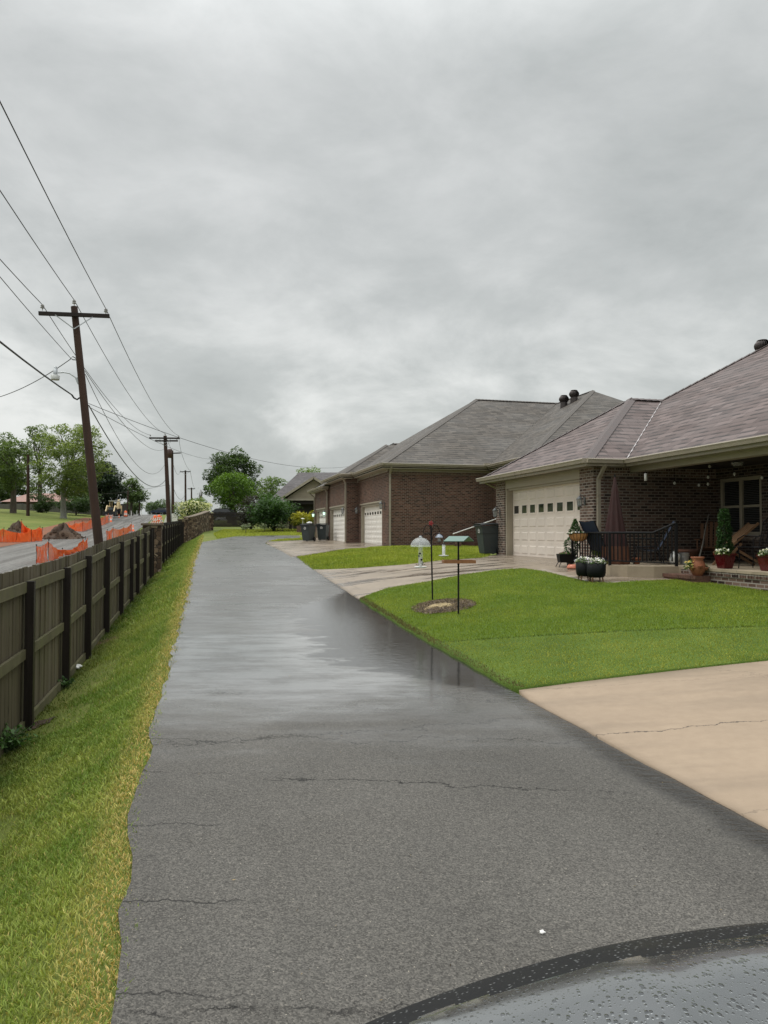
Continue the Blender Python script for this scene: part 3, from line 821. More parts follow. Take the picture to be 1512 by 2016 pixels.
# thinner cloud overhead: an overcast sky is brightest at the zenith
zb = wn_.mapr(zz, .50, .92, 1.0, 3.6)
cc_ = wn_.mix(1.0, cc_, zb, 'MULTIPLY')
cc_ = wn_.mix(1.0, cc_, 10.0, 'MULTIPLY')
nodeclamp = None
mixn = nn.new('ShaderNodeMix'); mixn.data_type = 'RGBA'; mixn.blend_type = 'MIX'
mixn.inputs['Factor'].default_value = .94
L.new(sky.outputs[0], mixn.inputs[6]); L.new(cc_, mixn.inputs[7])
L.new(mixn.outputs[2], bg.inputs['Color']); bg.inputs['Strength'].default_value = .10

sun = bpy.data.lights.new('sun', 'SUN'); sun.energy = 1.3; sun.angle = R(40); sun.color = (1, .97, .92)
so = bpy.data.objects.new('sun', sun); COL.objects.link(so)
so.rotation_euler = (R(90) - SUN_EL, 0, PI - SUN_AZ)

cam = bpy.data.cameras.new('camera'); co_ = bpy.data.objects.new('camera', cam); COL.objects.link(co_)
co_.location = (0, 0, CAM_Z); co_.rotation_euler = (PI / 2 + PITCH, 0, 0)
cam.sensor_fit = 'VERTICAL'; cam.sensor_height = 36; cam.lens = 36 * FPX / 2016
cam.clip_start = .05; cam.clip_end = 3000
scene.camera = co_
scene.view_settings.view_transform = 'Standard'; scene.view_settings.look = 'None'
scene.view_settings.exposure = 0; scene.view_settings.gamma = 1
scene.render.film_transparent = False
scene.cycles.max_bounces = 6; scene.cycles.transparent_max_bounces = 12
scene.cycles.use_denoising = True
# ------------------------------------------------------------------ buildings
def garage_door(F, parent, a0, a1, b, z0, z1, ncol, nrow, wrow, mat, label=None):
    """sectional door: raised panels, one row of small windows (each pane a sub-part)"""
    mb = MB()
    mb.fbox(F, a0, a1, b, b + .05, z0, z1)
    rh = (z1 - z0) / nrow; cw = (a1 - a0) / ncol
    panes = []
    for r in range(nrow):
        za, zb = z0 + r * rh, z0 + (r + 1) * rh
        if r: mb.fbox(F, a0 + .01, a1 - .01, b - .004, b + .01, za + .004, za + .012)
        for c in range(ncol):
            x0, x1 = a0 + (c + .10) * cw, a0 + (c + .90) * cw
            y0, y1 = za + .18 * rh, zb - .18 * rh
            if r == wrow:
                p = MB().fbox(F, x0 + .06, x1 - .06, b - .006, b + .003, y0 + .01, y1 - .01)
                panes.append(p)
                for e in ((x0, x0 + .06, y0 - .03, y1 + .03), (x1 - .06, x1, y0 - .03, y1 + .03)):
                    mb.fbox(F, e[0], e[1], b - .014, b + .002, e[2], e[3])
                mb.fbox(F, x0 + .061, x1 - .061, b - .013, b + .002, y1 - .012, y1 + .03)
                mb.fbox(F, x0 + .061, x1 - .061, b - .013, b + .002, y0 - .03, y0 + .012)
            else:
                # bevelled raised field
                vs = [F.P(x0, b - .001, y0), F.P(x1, b - .001, y0), F.P(x1, b - .001, y1), F.P(x0, b - .001, y1)]
                k = .035
                vs += [F.P(x0 + k, b - .016, y0 + k), F.P(x1 - k, b - .016, y0 + k), F.P(x1 - k, b - .016, y1 - k), F.P(x0 + k, b - .016, y1 - k)]
                mb.add(vs, [(0, 1, 5, 4), (1, 2, 6, 5), (2, 3, 7, 6), (3, 0, 4, 7), (4, 5, 6, 7)])
    d = mb.build('garage_door', mat, parent)
    if label: d['label'] = label
    for p in panes: p.build('window', M['dark_glass'], d)
    return d

def gutter(parent, runs, mat=None):
    mb = MB()
    for p, q in runs:
        p, q = V(p), V(q); d = (q - p).normalized(); sd = V((d.y, -d.x, 0))
        prof = [(0, 0), (.105, 0), (.12, -.02), (.10, -.06), (.085, -.115), (0, -.115)]
        # profile stands out on the side away from the wall
        vs = [p + sd * (x) + V((0, 0, z)) for x, z in prof] + [q + sd * (x) + V((0, 0, z)) for x, z in prof]
        n = len(prof)
        fs = [(i, (i + 1) % n, (i + 1) % n + n, i + n) for i in range(n)] + [tuple(range(n))[::-1], tuple(range(n, 2 * n))]
        mb.add(vs, fs)
    return mb.build('gutter', mat or M['gutter'], parent)

def downspout(parent, F, a, b, ztop, zbot, da, db, lean=(0, 0)):
    """rectangular pipe with an offset elbow from the eave (a + da, b + db) back to the wall"""
    w = .085
    pts = [F.P(a + da, b + db, ztop), F.P(a + da, b + db, ztop - .10), F.P(a, b, ztop - .42), F.P(a, b, zbot + .10), F.P(a + lean[0], b + lean[1], zbot)]
    mb = MB()
    rings = [p for p in pts]
    tv, sv = F.t * (w / 2), F.s * (w / 2)
    vs = []
    for p in pts: vs += [p - tv - sv, p + tv - sv, p + tv + sv, p - tv + sv]
    fs = []
    for i in range(len(pts) - 1):
        for k in range(4):
            x, y = i * 4 + k, i * 4 + (k + 1) % 4
            fs.append((x, y, y + 4, x + 4))
    fs += [(3, 2, 1, 0), tuple(len(vs) - 4 + k for k in range(4))]
    mb.add(vs, fs)
    for z in (zbot + .9, (ztop + zbot) / 2 + .3):
        mb.fbox(F, a - .055, a + .055, b - .05, b + .05, z, z + .03)
    return mb.build('downspout', M['gutter'], parent)

M['lamp_glass'] = glass_mat('lamp glass', (.55, .57, .55), .1, .4)
def lit_mat():
    n = NT('lit lamp glass'); v = n.coord()
    n.set(n.ramp(n.noise(v, 9, 3), [(.3, (.75, .95, .8)), (.7, (.9, 1, .92))]), .3)
    n.b.inputs['Emission Color'].default_value = (.62, 1, .72, 1); n.b.inputs['Emission Strength'].default_value = 1.6
    return n.m
M['lit'] = lit_mat()
def wall_lamp(parent, F, a, b, z, out=(0, -1), s=1.0, lit=False):
    """carriage lantern on a back plate with a curled arm"""
    c = F.P(a, b, z); o = (F.t * out[0] + F.s * out[1])
    mb = MB()
    mb.beam(c - V((0, 0, .11 * s)) + o * .012, c + V((0, 0, .11 * s)) + o * .012, .10 * s, .024)
    mb.tube([c + V((0, 0, .06 * s)), c + o * .06 * s + V((0, 0, .15 * s)), c + o * .14 * s + V((0, 0, .19 * s)), c + o * .17 * s + V((0, 0, .13 * s))], .012 * s, 6)
    cc = c + o * .17 * s
    mb.lathe([(.012, .16 * s), (.03, .135 * s), (.095 * s, .07 * s), (.10 * s, .055 * s), (.02, .05 * s)], cc, 10)
    mb.lathe([(.02, -.17 * s), (.055 * s, -.155 * s), (.065 * s, -.125 * s), (.02, -.12 * s)], cc, 10)
    for k in range(6):
        an = k * PI / 3
        d = V((math.cos(an), math.sin(an), 0))
        mb.beam(cc + d * .062 * s - V((0, 0, .13 * s)), cc + d * .088 * s + V((0, 0, .06 * s)), .010 * s, .010 * s)
    l = mb.build('wall_lamp', M['lamp_grey'], parent)
    MB().lathe([(.052 * s, -.12 * s), (.075 * s, .05 * s)], cc, 10).build('lamp_glass', M['lit'] if lit else M['lamp_glass'], l)
    return l

def ridge_caps(name, runs, mat, parent, w=.15):
    for p, q in runs:
        mb = MB()
        p, q = V(p), V(q); L_ = (q - p).length; n = max(1, int(L_ / .22)); d = (q - p) / n
        h = V((d.x, d.y, 0)).normalized(); sd = V((h.y, -h.x, 0)) * w
        for i in range(n):
            a = p + d * i + V((0, 0, .022)); b = p + d * (i + 1.12) + V((0, 0, .038))
            dz = V((0, 0, -.070))
            mb.add([a - sd + dz, a, a + sd + dz, b - sd + dz, b, b + sd + dz], [(0, 1, 4, 3), (1, 2, 5, 4), (3, 4, 1, 0)][:2])
        mb.build(name, mat, parent)

def turbine(parent, p, s=1.0):
    p = V(p)
    base = MB().lathe([(.19 * s, -.25 * s), (.17 * s, .10 * s)], p, 18).build('turbine_vent', M['vent_metal'], parent)
    mb = MB(); n = 20
    for k in range(n):
        a0, a1 = 2 * PI * k / n, 2 * PI * (k + .72) / n
        vs = []
        for f in np.linspace(0, 1, 7):
            r = (.13 + .12 * math.sin(PI * (f * .86 + .10))) * s; z = (.10 + .34 * f) * s
            vs += [p + V((r * math.cos(a0), r * math.sin(a0), z)), p + V((r * .88 * math.cos(a1), r * .88 * math.sin(a1), z))]
        mb.add(vs, [(2 * i, 2 * i + 1, 2 * i + 3, 2 * i + 2) for i in range(6)])
    mb.lathe([(.001, .47 * s), (.14 * s, .455 * s), (.17 * s, .43 * s), (.12 * s, .425 * s)], p, 18)
    mb.lathe([(.12 * s, .1 * s), (.12 * s, .43 * s)], p, 14)
    mb.build('rotor', M['vent_metal'], base)
    return base

# ======================= house on the right: garage wing and porch
M['brick_side_shade'] = brick_mat('shaded side brick', [(.1, (.020, .012, .009)), (.35, (.056, .031, .023)), (.65, (.105, .063, .045)), (1, (.18, .125, .095))], (.25, .22, .185), .0125, .22)  # same tumbled brick, with the side wall's shade put into its colour
h1 = thing('brick_house', 'mottled brown brick house with beige double garage door and dark covered porch', 'house', H1.P(0, 0, .9))
zf, F = 1.03, H1
EZ = 3.60; PT = .648
wall = MB(); pw = MB()
ZT = 3.52
wall.fbox(F, 0, .69, 0, .30, .55, ZT)                 # right pier
wall.fbox(F, 5.65, 6.34, 0, .30, .55, ZT)             # left pier
wall.fbox(F, 6.08, 6.34, .301, 16, .55, ZT)           # far side wall
pw.fbox(F, .0, -.137, 3.70, 3.95, .55, ZT)          # porch back wall, left of window
pw.fbox(F, -.139, -1.64, 3.70, 3.95, .55, 1.72)     # under window
pw.fbox(F, -.139, -1.64, 3.70, 3.95, 3.22, ZT)      # over window
pw.fbox(F, -1.642, -14, 3.70, 3.95, .55, ZT)
wall.fbox(F, -14, -13.7, 3.951, 16, .55, ZT)
wall.fbox(F, -13.69, 6.07, 15.75, 16, .55, ZT)
M['mortar'] = simple('mortar', (.33, .28, .23), .9, .2, 20)
wall.fbox(F, -7.0, -6.75, 1.34, 3.69, .55, ZT)  # unseen porch end wall and closed front, added to darken the porch
wall.fbox(F, -14, -7.002, 1.05, 1.31, .55, 3.35)
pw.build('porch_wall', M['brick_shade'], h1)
MB().fbox(F, .0, .26, .301, 3.70, .55, ZT).build('wall', M['brick_side_shade'], h1)
wl = wall.build('wall', M['brick_mix'], h1)
WALL_, BRK_ = wl, M['brick_mix']
# soldier course under the eaves
def soldier(F, wall_, mat, a0, a1, b0, b1, z0, z1, along='a', pitch=.076):
    mb = MB()
    if along == 'a':
        n = int(abs(a1 - a0) / pitch)
        for i in range(n):
            x = min(a0, a1) + i * pitch
            mb.fbox(F, x + .005, x + pitch - .005, b0, b1, z0, z1)
    else:
        n = int(abs(b1 - b0) / pitch)
        for i in range(n):
            x = min(b0, b1) + i * pitch
            mb.fbox(F, a0, a1, x + .006, x + pitch - .006, z0, z1)
    o = mb.build('soldier_course', mat, wall_)
    k = .006
    if along == 'a': MB().fbox(F, min(a0, a1), max(a0, a1), b0 + k, b1, z0 - .012, z1 + .012).build('mortar_band', M['mortar'], wall_)
    else: MB().fbox(F, a0 + k, a1, min(b0, b1), max(b0, b1), z0 - .012, z1 + .012).build('mortar_band', M['mortar'], wall_)
soldier(F, WALL_, BRK_, .0, .69, -.010, .005, 3.30, 3.50)
soldier(F, WALL_, BRK_, 5.65, 6.34, -.010, .005, 3.30, 3.50)
soldier(F, WALL_, BRK_, -.010, .005, .01, 3.68, 3.28, 3.48, 'b')
soldier(F, WALL_, BRK_, -.2, -1.62, 3.69, 3.705, 1.63, 1.715)
tr = MB()
tr.fbox(F, .692, 5.648, .03, .10, 3.235, 3.515)      # header panel over the door
tr.fbox(F, .692, .78, .101, .32, zf - .05, 3.234)
tr.fbox(F, 5.55, 5.648, .04, .32, zf - .05, 3.234)
tr.fbox(F, .781, 5.549, .102, .30, 3.17, 3.233)
tr.build('garage_trim', M['trim'], h1)
garage_door(F, h1, .79, 5.54, .26, zf, 3.18, 8, 5, 3, M['door_beige'])
# back panel so nothing is seen through the garage
wall_lamp(h1, F, 6.02, -.001, 2.47, s=1.0)
wall_lamp(h1, F, .42, -.001, 2.62, s=.9)
kp = MB().fbox(F, 5.56, 5.60, .028, .042, 2.0, 2.14).build('keypad', M['trim'], h1)
# roof
def r1(a, b, q=0): return F.P(a, b, EZ + q)
def plane_front(a, b): return EZ + PT * (b + .45)
EA0, EA1, EB = -.45, 6.79, -.45
hw = (EA1 - EA0) / 2; am = (EA0 + EA1) / 2
apex = F.P(am, EB + hw, EZ + PT * hw)
E_ = F.P(EA0, EB, EZ); F_ = F.P(EA1, EB, EZ); P0 = F.P(EA0, .65, EZ)
Vv = F.P(am, .65 + hw, EZ + PT * hw)
MR = 8.0
far_ap = F.P(EA1 - MR, .65 + MR, EZ + PT * MR); end_ap = F.P(-14.4, .65 + MR, EZ + PT * MR)
end_e = F.P(-14.4, .65, EZ); end_b = F.P(-14.4, .65 + 2 * MR, EZ); far_b = F.P(EA1, .65 + 2 * MR, EZ)
rf = MB()
rf.poly([E_, apex, F_]); rf.poly([E_, P0, Vv, apex]); rf.poly([P0, end_e, end_ap, far_ap, Vv])
rf.poly([F_, apex, Vv, far_ap, far_b]); rf.poly([far_b, far_ap, end_ap, end_b]); rf.poly([end_e, end_b, end_ap])
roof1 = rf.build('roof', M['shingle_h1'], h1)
ridge_caps('ridge_cap', [(E_, apex), (apex, Vv), (F_, apex), (Vv, far_ap), (far_ap, end_ap)], M['ridge'], roof1)
fl = MB()
n_ = 26
for i in range(n_):
    f0, f1 = i / n_, (i + 1) / n_
    a, b = P0.lerp(Vv, f0), P0.lerp(Vv, f1)
    wdt = .05 if i % 2 else .035
    fl.add([a + F.s * wdt + V((0, 0, .045)), a - F.t * 0 + V((0, 0, .02)), b + V((0, 0, .02)), b + F.s * wdt + V((0, 0, .045))], [(0, 1, 2, 3)])
fl.build('valley_flashing', simple('valley chalk', (.45, .42, .42), .5, .35, 9), roof1)
fs = MB()
fs.fbox(F, EA0 + .02, EA1 - .02, EB + .02, EB + .05, EZ - .13, EZ - .01)
fs.fbox(F, EA0 + .02, EA0 + .05, EB + .051, .65, EZ - .13, EZ - .01)
fs.fbox(F, EA0, -14.3, .65 + .02, .65 + .05, EZ - .13, EZ - .01)
fs.fbox(F, EA1 - .05, EA1 - .02, EB + .051, 16.6, EZ - .13, EZ - .01)
fs.build('fascia', M['gutter'], h1)
sf = MB()
sf.fbox(F, EA0 + .05, EA1 - .05, EB + .05, -.012, ZT - .005, ZT + .02)
sf.fbox(F, EA0 + .05, -.012, -.011, 1.05, ZT - .005, ZT + .02)
sf.fbox(F, 6.345, EA1 - .05, -.011, 16.5, ZT - .005, ZT + .02)
sf.fbox(F, EA0 + .05, -14.2, .70, 1.06, ZT - .006, ZT + .02)
sf.build('soffit', M['soffit'], h1)
bm_ = MB()
bm_.fbox(F, -.02, -14, 1.07, 1.32, 3.36, ZT + .02)
bm_.build('porch_beam', M['trim'], h1)
MB().fbox(F, -.012, -13.9, 1.321, 3.695, 3.50, 3.53).build('porch_ceiling', simple('dark porch ceiling', (.05, .042, .034), .8, .2, 3), h1)  # ceiling colour lowered to deepen the porch shade
gutter(h1, [(F_ + V((0, 0, .055)), E_ + V((0, 0, .055)))]); 
gutter(h1, [(F.P(EA0, EB, EZ + .055), F.P(EA0, .66, EZ + .055))])
gutter(h1, [(F.P(EA0, .65, EZ + .055), F.P(-14.3, .65, EZ + .055))])
downspout(h1, F, -.055, .12, EZ - .02, 1.05, -.36, -.02)
downspout(h1, F, 6.39, .35, EZ - .02, 1.0, .30, -.55)
turbine(h1, F.P(1.25, 6.35, EZ + PT * 5.35 + .02), .92)
# porch window
wf = MB()
wa0, wa1, wz0, wz1, wb = -1.64, -.139, 1.72, 3.22, 3.70
for a0, a1 in ((wa0, wa0 + .09), (wa1 - .09, wa1), ((wa0 + wa1) / 2 - .05, (wa0 + wa1) / 2 + .05)):
    wf.fbox(F, a0, a1, wb + .02, wb + .12, wz0 + .09, wz1 - .09)
wf.fbox(F, wa0, wa1, wb + .022, wb + .122, wz0, wz0 + .09); wf.fbox(F, wa0, wa1, wb + .022, wb + .122, wz1 - .09, wz1)
wf.fbox(F, wa0 + .092, wa1 - .092, wb + .03, wb + .11, 2.44, 2.50)
win = wf.build('window', M['trim'], h1)
MB().fbox(F, wa0 + .05, wa1 - .05, wb + .075, wb + .085, wz0 + .05, wz1 - .05).build('pane', M['dark_glass'], win)
bl = MB()
for i in range(30):
    z = wz0 + .1 + i * .045
    bl.fbox(F, wa0 + .1, wa1 - .1, wb + .069, wb + .074, z, z + .016)
bl.build('blind', simple('blind slats', (.045, .045, .042), .6, .2, 5), win)
# porch floor, concrete end block, brick base with rowlock edge, brick step
def prism(F, pts, z0, z1):
    mb = MB(); n = len(pts)
    lo = [F.P(a, b, z0) for a, b in pts]; hi = [F.P(a, b, z1) for a, b in pts]
    mb.add(lo + hi, [tuple(range(n))[::-1], tuple(range(n, 2 * n))] + [(i, (i + 1) % n, (i + 1) % n + n, i + n) for i in range(n)])
    return mb
A_, B_, C_ = (-.50, -.88), (-2.10, -.80), (-2.92, .39)
prism(F, [A_, B_, (-2.5, -.62), (-2.80, -.15), C_, (-3.0, .40), (-3.0, 3.69), (-.01, 3.69), (-.01, -.01), (-.5, -.01)][::-1], .45, 1.05).build('porch_slab', M['conc_slab'], h1)
MB().fbox(F, -3.002, -13.9, .36, 3.69, 1.0, 1.055).build('porch_floor', M['conc_slab'], h1)
pb = MB().fbox(F, -3.002, -13.9, .40, .62, .1, .905)
pbo = pb.build('porch_base', M['brick_mix'], h1)
rl = MB()
for i in range(140):
    x = -3.01 - i * .076
    rl.fbox(F, x, x - .066, .375, .55, .906, .998)
rl.build('rowlock_edge', M['brick_mix'], pbo)
stp = MB().fbox(F, -2.78, -3.95, .06, .39, .4, .83)
for i in range(15):
    x = -2.78 - i * .078
    stp.fbox(F, x, x - .068, .03, .40, .832, .90)
stp.build('step', simple('old red step brick', (.13, .065, .045), .8, .5, 9, .5), h1)
cl = MB().lathe([(.001, -.10), (.10, -.09), (.15, -.03), (.16, 0)], F.P(-1.9, 2.8, 3.49), 18, sx=1, sy=1)
cl.build('ceiling_light', M['lamp_glass'], h1)

# ======================= red brick row with three garage doors
h2 = thing('brick_townhouse', 'long red brick house with three white garage doors and tall taupe hip roofs', 'house', H2.P(0, 0, .9))
F = H2; zf2 = 1.14
EZ2 = 5.07; PT2 = .613; ZT2 = 4.97
wall = MB()
oz = 3.34
wall.fbox(F, 0, 1.30, 0, .30, .2, ZT2); wall.fbox(F, 6.38, 6.858, 0, .30, .2, ZT2); wall.fbox(F, 1.302, 6.378, 0, .30, oz, ZT2)
wall.fbox(F, 0, .26, .301, 5.40, .2, ZT2)                     # side wall towards the viewer
wall.fbox(F, -4.35, .259, 5.402, 5.66, .2, ZT2)               # wing, face to the lane
wall.fbox(F, -4.35, -4.10, 5.662, 20, .2, ZT2)
wall.fbox(F, 6.86, 7.24, -.71, .30, .2, ZT2); wall.fbox(F, 12.36, 12.60, -.71, -.41, .2, ZT2); wall.fbox(F, 7.242, 12.358, -.71, -.41, oz + .02, ZT2)
wall.fbox(F, 12.602, 13.5, -.80, -.40, .2, 4.62); wall.fbox(F, 17.45, 17.97, -.80, -.40, .2, 4.62); wall.fbox(F, 13.502, 17.448, -.80, -.40, oz + .04, 4.62)
wall.fbox(F, 17.7, 17.97, -.398, 14, .2, 4.6)
wl2 = wall.build('wall', M['brick_red'], h2)
WALL_, BRK_ = wl2, M['brick_red']
soldier(F, WALL_, BRK_, .01, 6.84, -.010, .004, 4.66, 4.87)
soldier(F, WALL_, BRK_, -.010, .004, .02, 5.38, 4.66, 4.87, 'b')
soldier(F, WALL_, BRK_, 6.89, 12.6, -.720, -.706, 4.66, 4.87)
soldier(F, WALL_, BRK_, 6.850, 6.864, -.70, -.02, 4.66, 4.87, 'b')
def trim2(a0, a1, b, zt_):
    m = MB()
    m.fbox(F, a0, a0 + .16, b + .03, b + .30, zf2 - .1, zt_ - .13)
    m.fbox(F, a1 - .16, a1, b + .03, b + .30, zf2 - .1, zt_ - .13)
    m.fbox(F, a0, a1, b + .032, b + .302, zt_ - .128, zt_ - .002)
    m.fbox(F, a0 - .05, a1 + .05, b - .035, b - .001, zt_ - .02, zt_ + .06)
    m.build('garage_trim', M['trim'], h2)
trim2(1.302, 6.378, 0, oz); trim2(7.242, 12.358, -.71, oz + .02); trim2(13.502, 17.448, -.80, oz + .04)
garage_door(F, h2, 1.47, 6.21, .20, zf2, oz - .13, 8, 8, 6, M['door_white'])
garage_door(F, h2, 7.41, 12.19, -.51, zf2, oz - .11, 8, 8, 6, M['door_white'])
garage_door(F, h2, 13.67, 17.28, -.60, zf2, oz - .09, 6, 8, 6, M['door_white'])
wall_lamp(h2, F, .75, -.001, 3.15, s=1.15); wall_lamp(h2, F, 6.62, -.001, 3.05, s=1.1)
wall_lamp(h2, F, 7.06, -.711, 3.05, s=1.1); wall_lamp(h2, F, 13.0, -.801, 3.05, s=1.1, lit=True); wall_lamp(h2, F, 17.7, -.801, 3.05, s=1.1, lit=True)
rf = MB()
def z2(q): return EZ2 + PT2 * q
main_h = 7.86
Ee = F.P(-.45, -.45, EZ2); Ef = F.P(15.27, -.45, EZ2); Ap = F.P(7.41, 7.41, z2(main_h))
Vn = F.P(-.45, 4.95, EZ2)
wr = 7.77
We = F.P(-4.8, 4.95, EZ2); Wap = F.P(-4.8 + wr, 4.95 + wr, z2(wr)); Wre = F.P(7.38, 4.95 + wr, z2(wr)); Wr = F.P(-4.8, 4.95 + 2 * wr, EZ2)
Vt = F.P(7.38, 4.95 + 7.83, z2(7.83))
rf.poly([Ee, Vn, F.P(7.41, 12.81, z2(main_h)), Ap])
rf.poly([Ee, Ap, Ef]); rf.poly([Ef, Ap, F.P(7.41, 20, z2(main_h)), F.P(15.27, 20, EZ2)])
rf.poly([We, Wap, Wre, Vn]); rf.poly([We, Wr, Wap]); rf.poly([Wr, F.P(7.38, 4.95 + 2 * wr, EZ2), Wre, Wap])
# small hips over the second and third bays
z3 = EZ2; q3 = 3.55; b3 = -1.16
k0, k1 = 6.41, 13.51
A3 = F.P((k0 + k1) / 2, b3 + q3, z3 + PT2 * q3); A3e = F.P((k0 + k1) / 2, b3 + q3 + 1.4, z3 + PT2 * q3)
L3 = F.P(k0, b3, z3); R3 = F.P(k1, b3, z3)
rf.poly([L3, A3, R3]); rf.poly([L3, F.P(k0, -.30, z3), F.P(k0, .2, z3 - .02), A3e, A3]); rf.poly([R3, A3, A3e, F.P(k1, 1.0, z3)])
z4 = 4.72; q4 = 5.0; b4 = -1.22
A4 = F.P(13.4, b4 + q4, z4 + PT2 * q4)
rf.poly([F.P(12.42, b4, z4), F.P(12.42, b4 + 4.0, z4 + PT2 * 4.0), A4, F.P(18.4, b4, z4)])
rf.poly([F.P(18.4, b4, z4), A4, F.P(13.4, 12, z4 + PT2 * q4), F.P(18.4, 12, z4)])
rf.poly([F.P(8.4, -.55, z4), F.P(13.4, 12, z4 + PT2 * q4), A4, F.P(9.0, -.55, z4 + .37)])
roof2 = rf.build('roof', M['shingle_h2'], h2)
ridge_caps('ridge_cap', [(Ee, Ap), (Ap, F.P(7.41, 12.8, z2(main_h))), (We, Wap), (Wap, Wre), (L3, A3), (F.P(18.4, b4, z4), A4), (A4, F.P(13.4, 7, A4.z))], M['ridge2'], roof2, .16)
fl = MB()
for i in range(40):
    a, b = Vn.lerp(Vt, i / 40), Vn.lerp(Vt, (i + 1) / 40)
    w_ = .05 if i % 2 else .035
    fl.add([a - F.t * w_ + V((0, 0, .04)), a + F.s * w_ + V((0, 0, .04)), b + F.s * w_ + V((0, 0, .04)), b - F.t * w_ + V((0, 0, .04))], [(0, 1, 2, 3)])
fl.build('valley_flashing', simple('grey valley metal', (.32, .30, .28), .5, .3, 9), roof2)
fs = MB()
fs.fbox(F, -.43, 6.40, -.43, -.40, EZ2 - .13, EZ2 - .012); fs.fbox(F, -.43, -.40, -.399, 4.93, EZ2 - .13, EZ2 - .012)
fs.fbox(F, -4.78, -.40, 4.97, 5.0, EZ2 - .13, EZ2 - .012); fs.fbox(F, -4.78, -4.75, 5.001, 20, EZ2 - .13, EZ2 - .012)
fs.fbox(F, 6.43, 12.5, -1.14, -1.11, EZ2 - .13, EZ2 - .012); fs.fbox(F, 6.43, 6.46, -1.109, -.44, EZ2 - .13, EZ2 - .012)
fs.fbox(F, 12.44, 18.38, b4 + .02, b4 + .05, z4 - .13, z4 - .012); fs.fbox(F, 18.35, 18.38, b4 + .051, 12, z4 - .13, z4 - .012); fs.fbox(F, 12.44, 12.47, b4 + .051, -.81, z4 - .13, z4 - .012)
fs.fbox(F, .01, 6.85, -.045, -.012, ZT2 - .22, ZT2 - .10); fs.fbox(F, -.045, -.012, .01, 5.39, ZT2 - .22, ZT2 - .10)
fs.build('fascia', M['gutter'], h2)
sf = MB()
sf.fbox(F, -.40, 6.40, -.40, -.012, ZT2 - .10, ZT2 - .075); sf.fbox(F, -.40, -.012, -.011, 5.0, ZT2 - .10, ZT2 - .075)
sf.fbox(F, 6.46, 12.44, -1.11, -.722, ZT2 - .10, ZT2 - .075); sf.fbox(F, 6.46, 6.848, -.721, -.42, ZT2 - .10, ZT2 - .075)
sf.fbox(F, 12.47, 18.36, b4 + .05, -.812, z4 - .13, z4 - .10); sf.fbox(F, -4.75, -.401, 5.0, 5.39, ZT2 - .10, ZT2 - .075)
sf.build('soffit', M['soffit'], h2)
u_ = V((0, 0, .055))
gutter(h2, [(F.P(6.35, -.45, EZ2) + u_, Ee + u_)]); gutter(h2, [(Ee + u_, F.P(-.45, 4.93, EZ2) + u_)])
gutter(h2, [(Vn + u_, We + u_)])
gutter(h2, [(F.P(12.5, b3, EZ2) + u_, L3 + u_)]); gutter(h2, [(L3 + u_, F.P(k0, -.5, EZ2) + u_)])
gutter(h2, [(F.P(18.4, b4, z4) + u_, F.P(12.42, b4, z4) + u_)]); gutter(h2, [(F.P(12.42, b4, z4) + u_, F.P(12.42, -.8, z4) + u_)])
MB().fbox(F, -.62, -.42, 4.75, 5.05, EZ2 + .01, EZ2 + .13).build('splash_guard', M['gutter'], h2)
MB().fbox(F, 6.20, 6.40, -.62, -.36, EZ2 + .01, EZ2 + .14).build('splash_guard', M['gutter'], h2)
downspout(h2, F, -.05, .06, EZ2 - .02, .96, -.36, -.02, (-.14, -.06))
downspout(h2, F, 6.90, -.765, EZ2 - .02, 1.20, -.36, -.30, (-.10, -.10))
downspout(h2, F, 12.66, -.855, z4 + .10, 1.25, -.16, -.28, (-.10, -.1))
downspout(h2, F, 17.95, -.86, z4 - .02, 1.35, .35, -.28)
for px, py, dd in ((1112, 790, 0), (1132, 783, 0)):
    # on the hip plane that faces the lane
    best = None
    for q in np.arange(2, 7.7, .02):
        for k in (0,):
            p = F.P(-4.8 + q + (2.2 if px < 1120 else 1.3), 4.95 + q, z2(q))
            X = 756 + FPX * p.x / p.y
            if best is None or abs(X - px) < best[0]: best = (abs(X - px), p)
    turbine(h2, best[1] + V((0, 0, .12)), 1.15)
# side steps with a white handrail
st_ = MB()
for i in range(4):
    st_.fbox(F, -1.75, -.02, 3.05 + .34 * i, 5.38, .4 - .01 * i, .98 + .17 * i)
st_.build('step', simple('worn brick steps', (.075, .036, .026), .85, .5, 7, .5), h2)
MB().fbox(F, -2.0, -1.76, 2.75, 2.99, .4, 1.45).build('step_pier', M['brick_red'], h2)
hr = MB().tube([F.P(-1.88, 2.62, 1.72), F.P(-1.88, 5.37, 2.62)], .024, 8)
hr.build('handrail', M['white_paint'], h2)

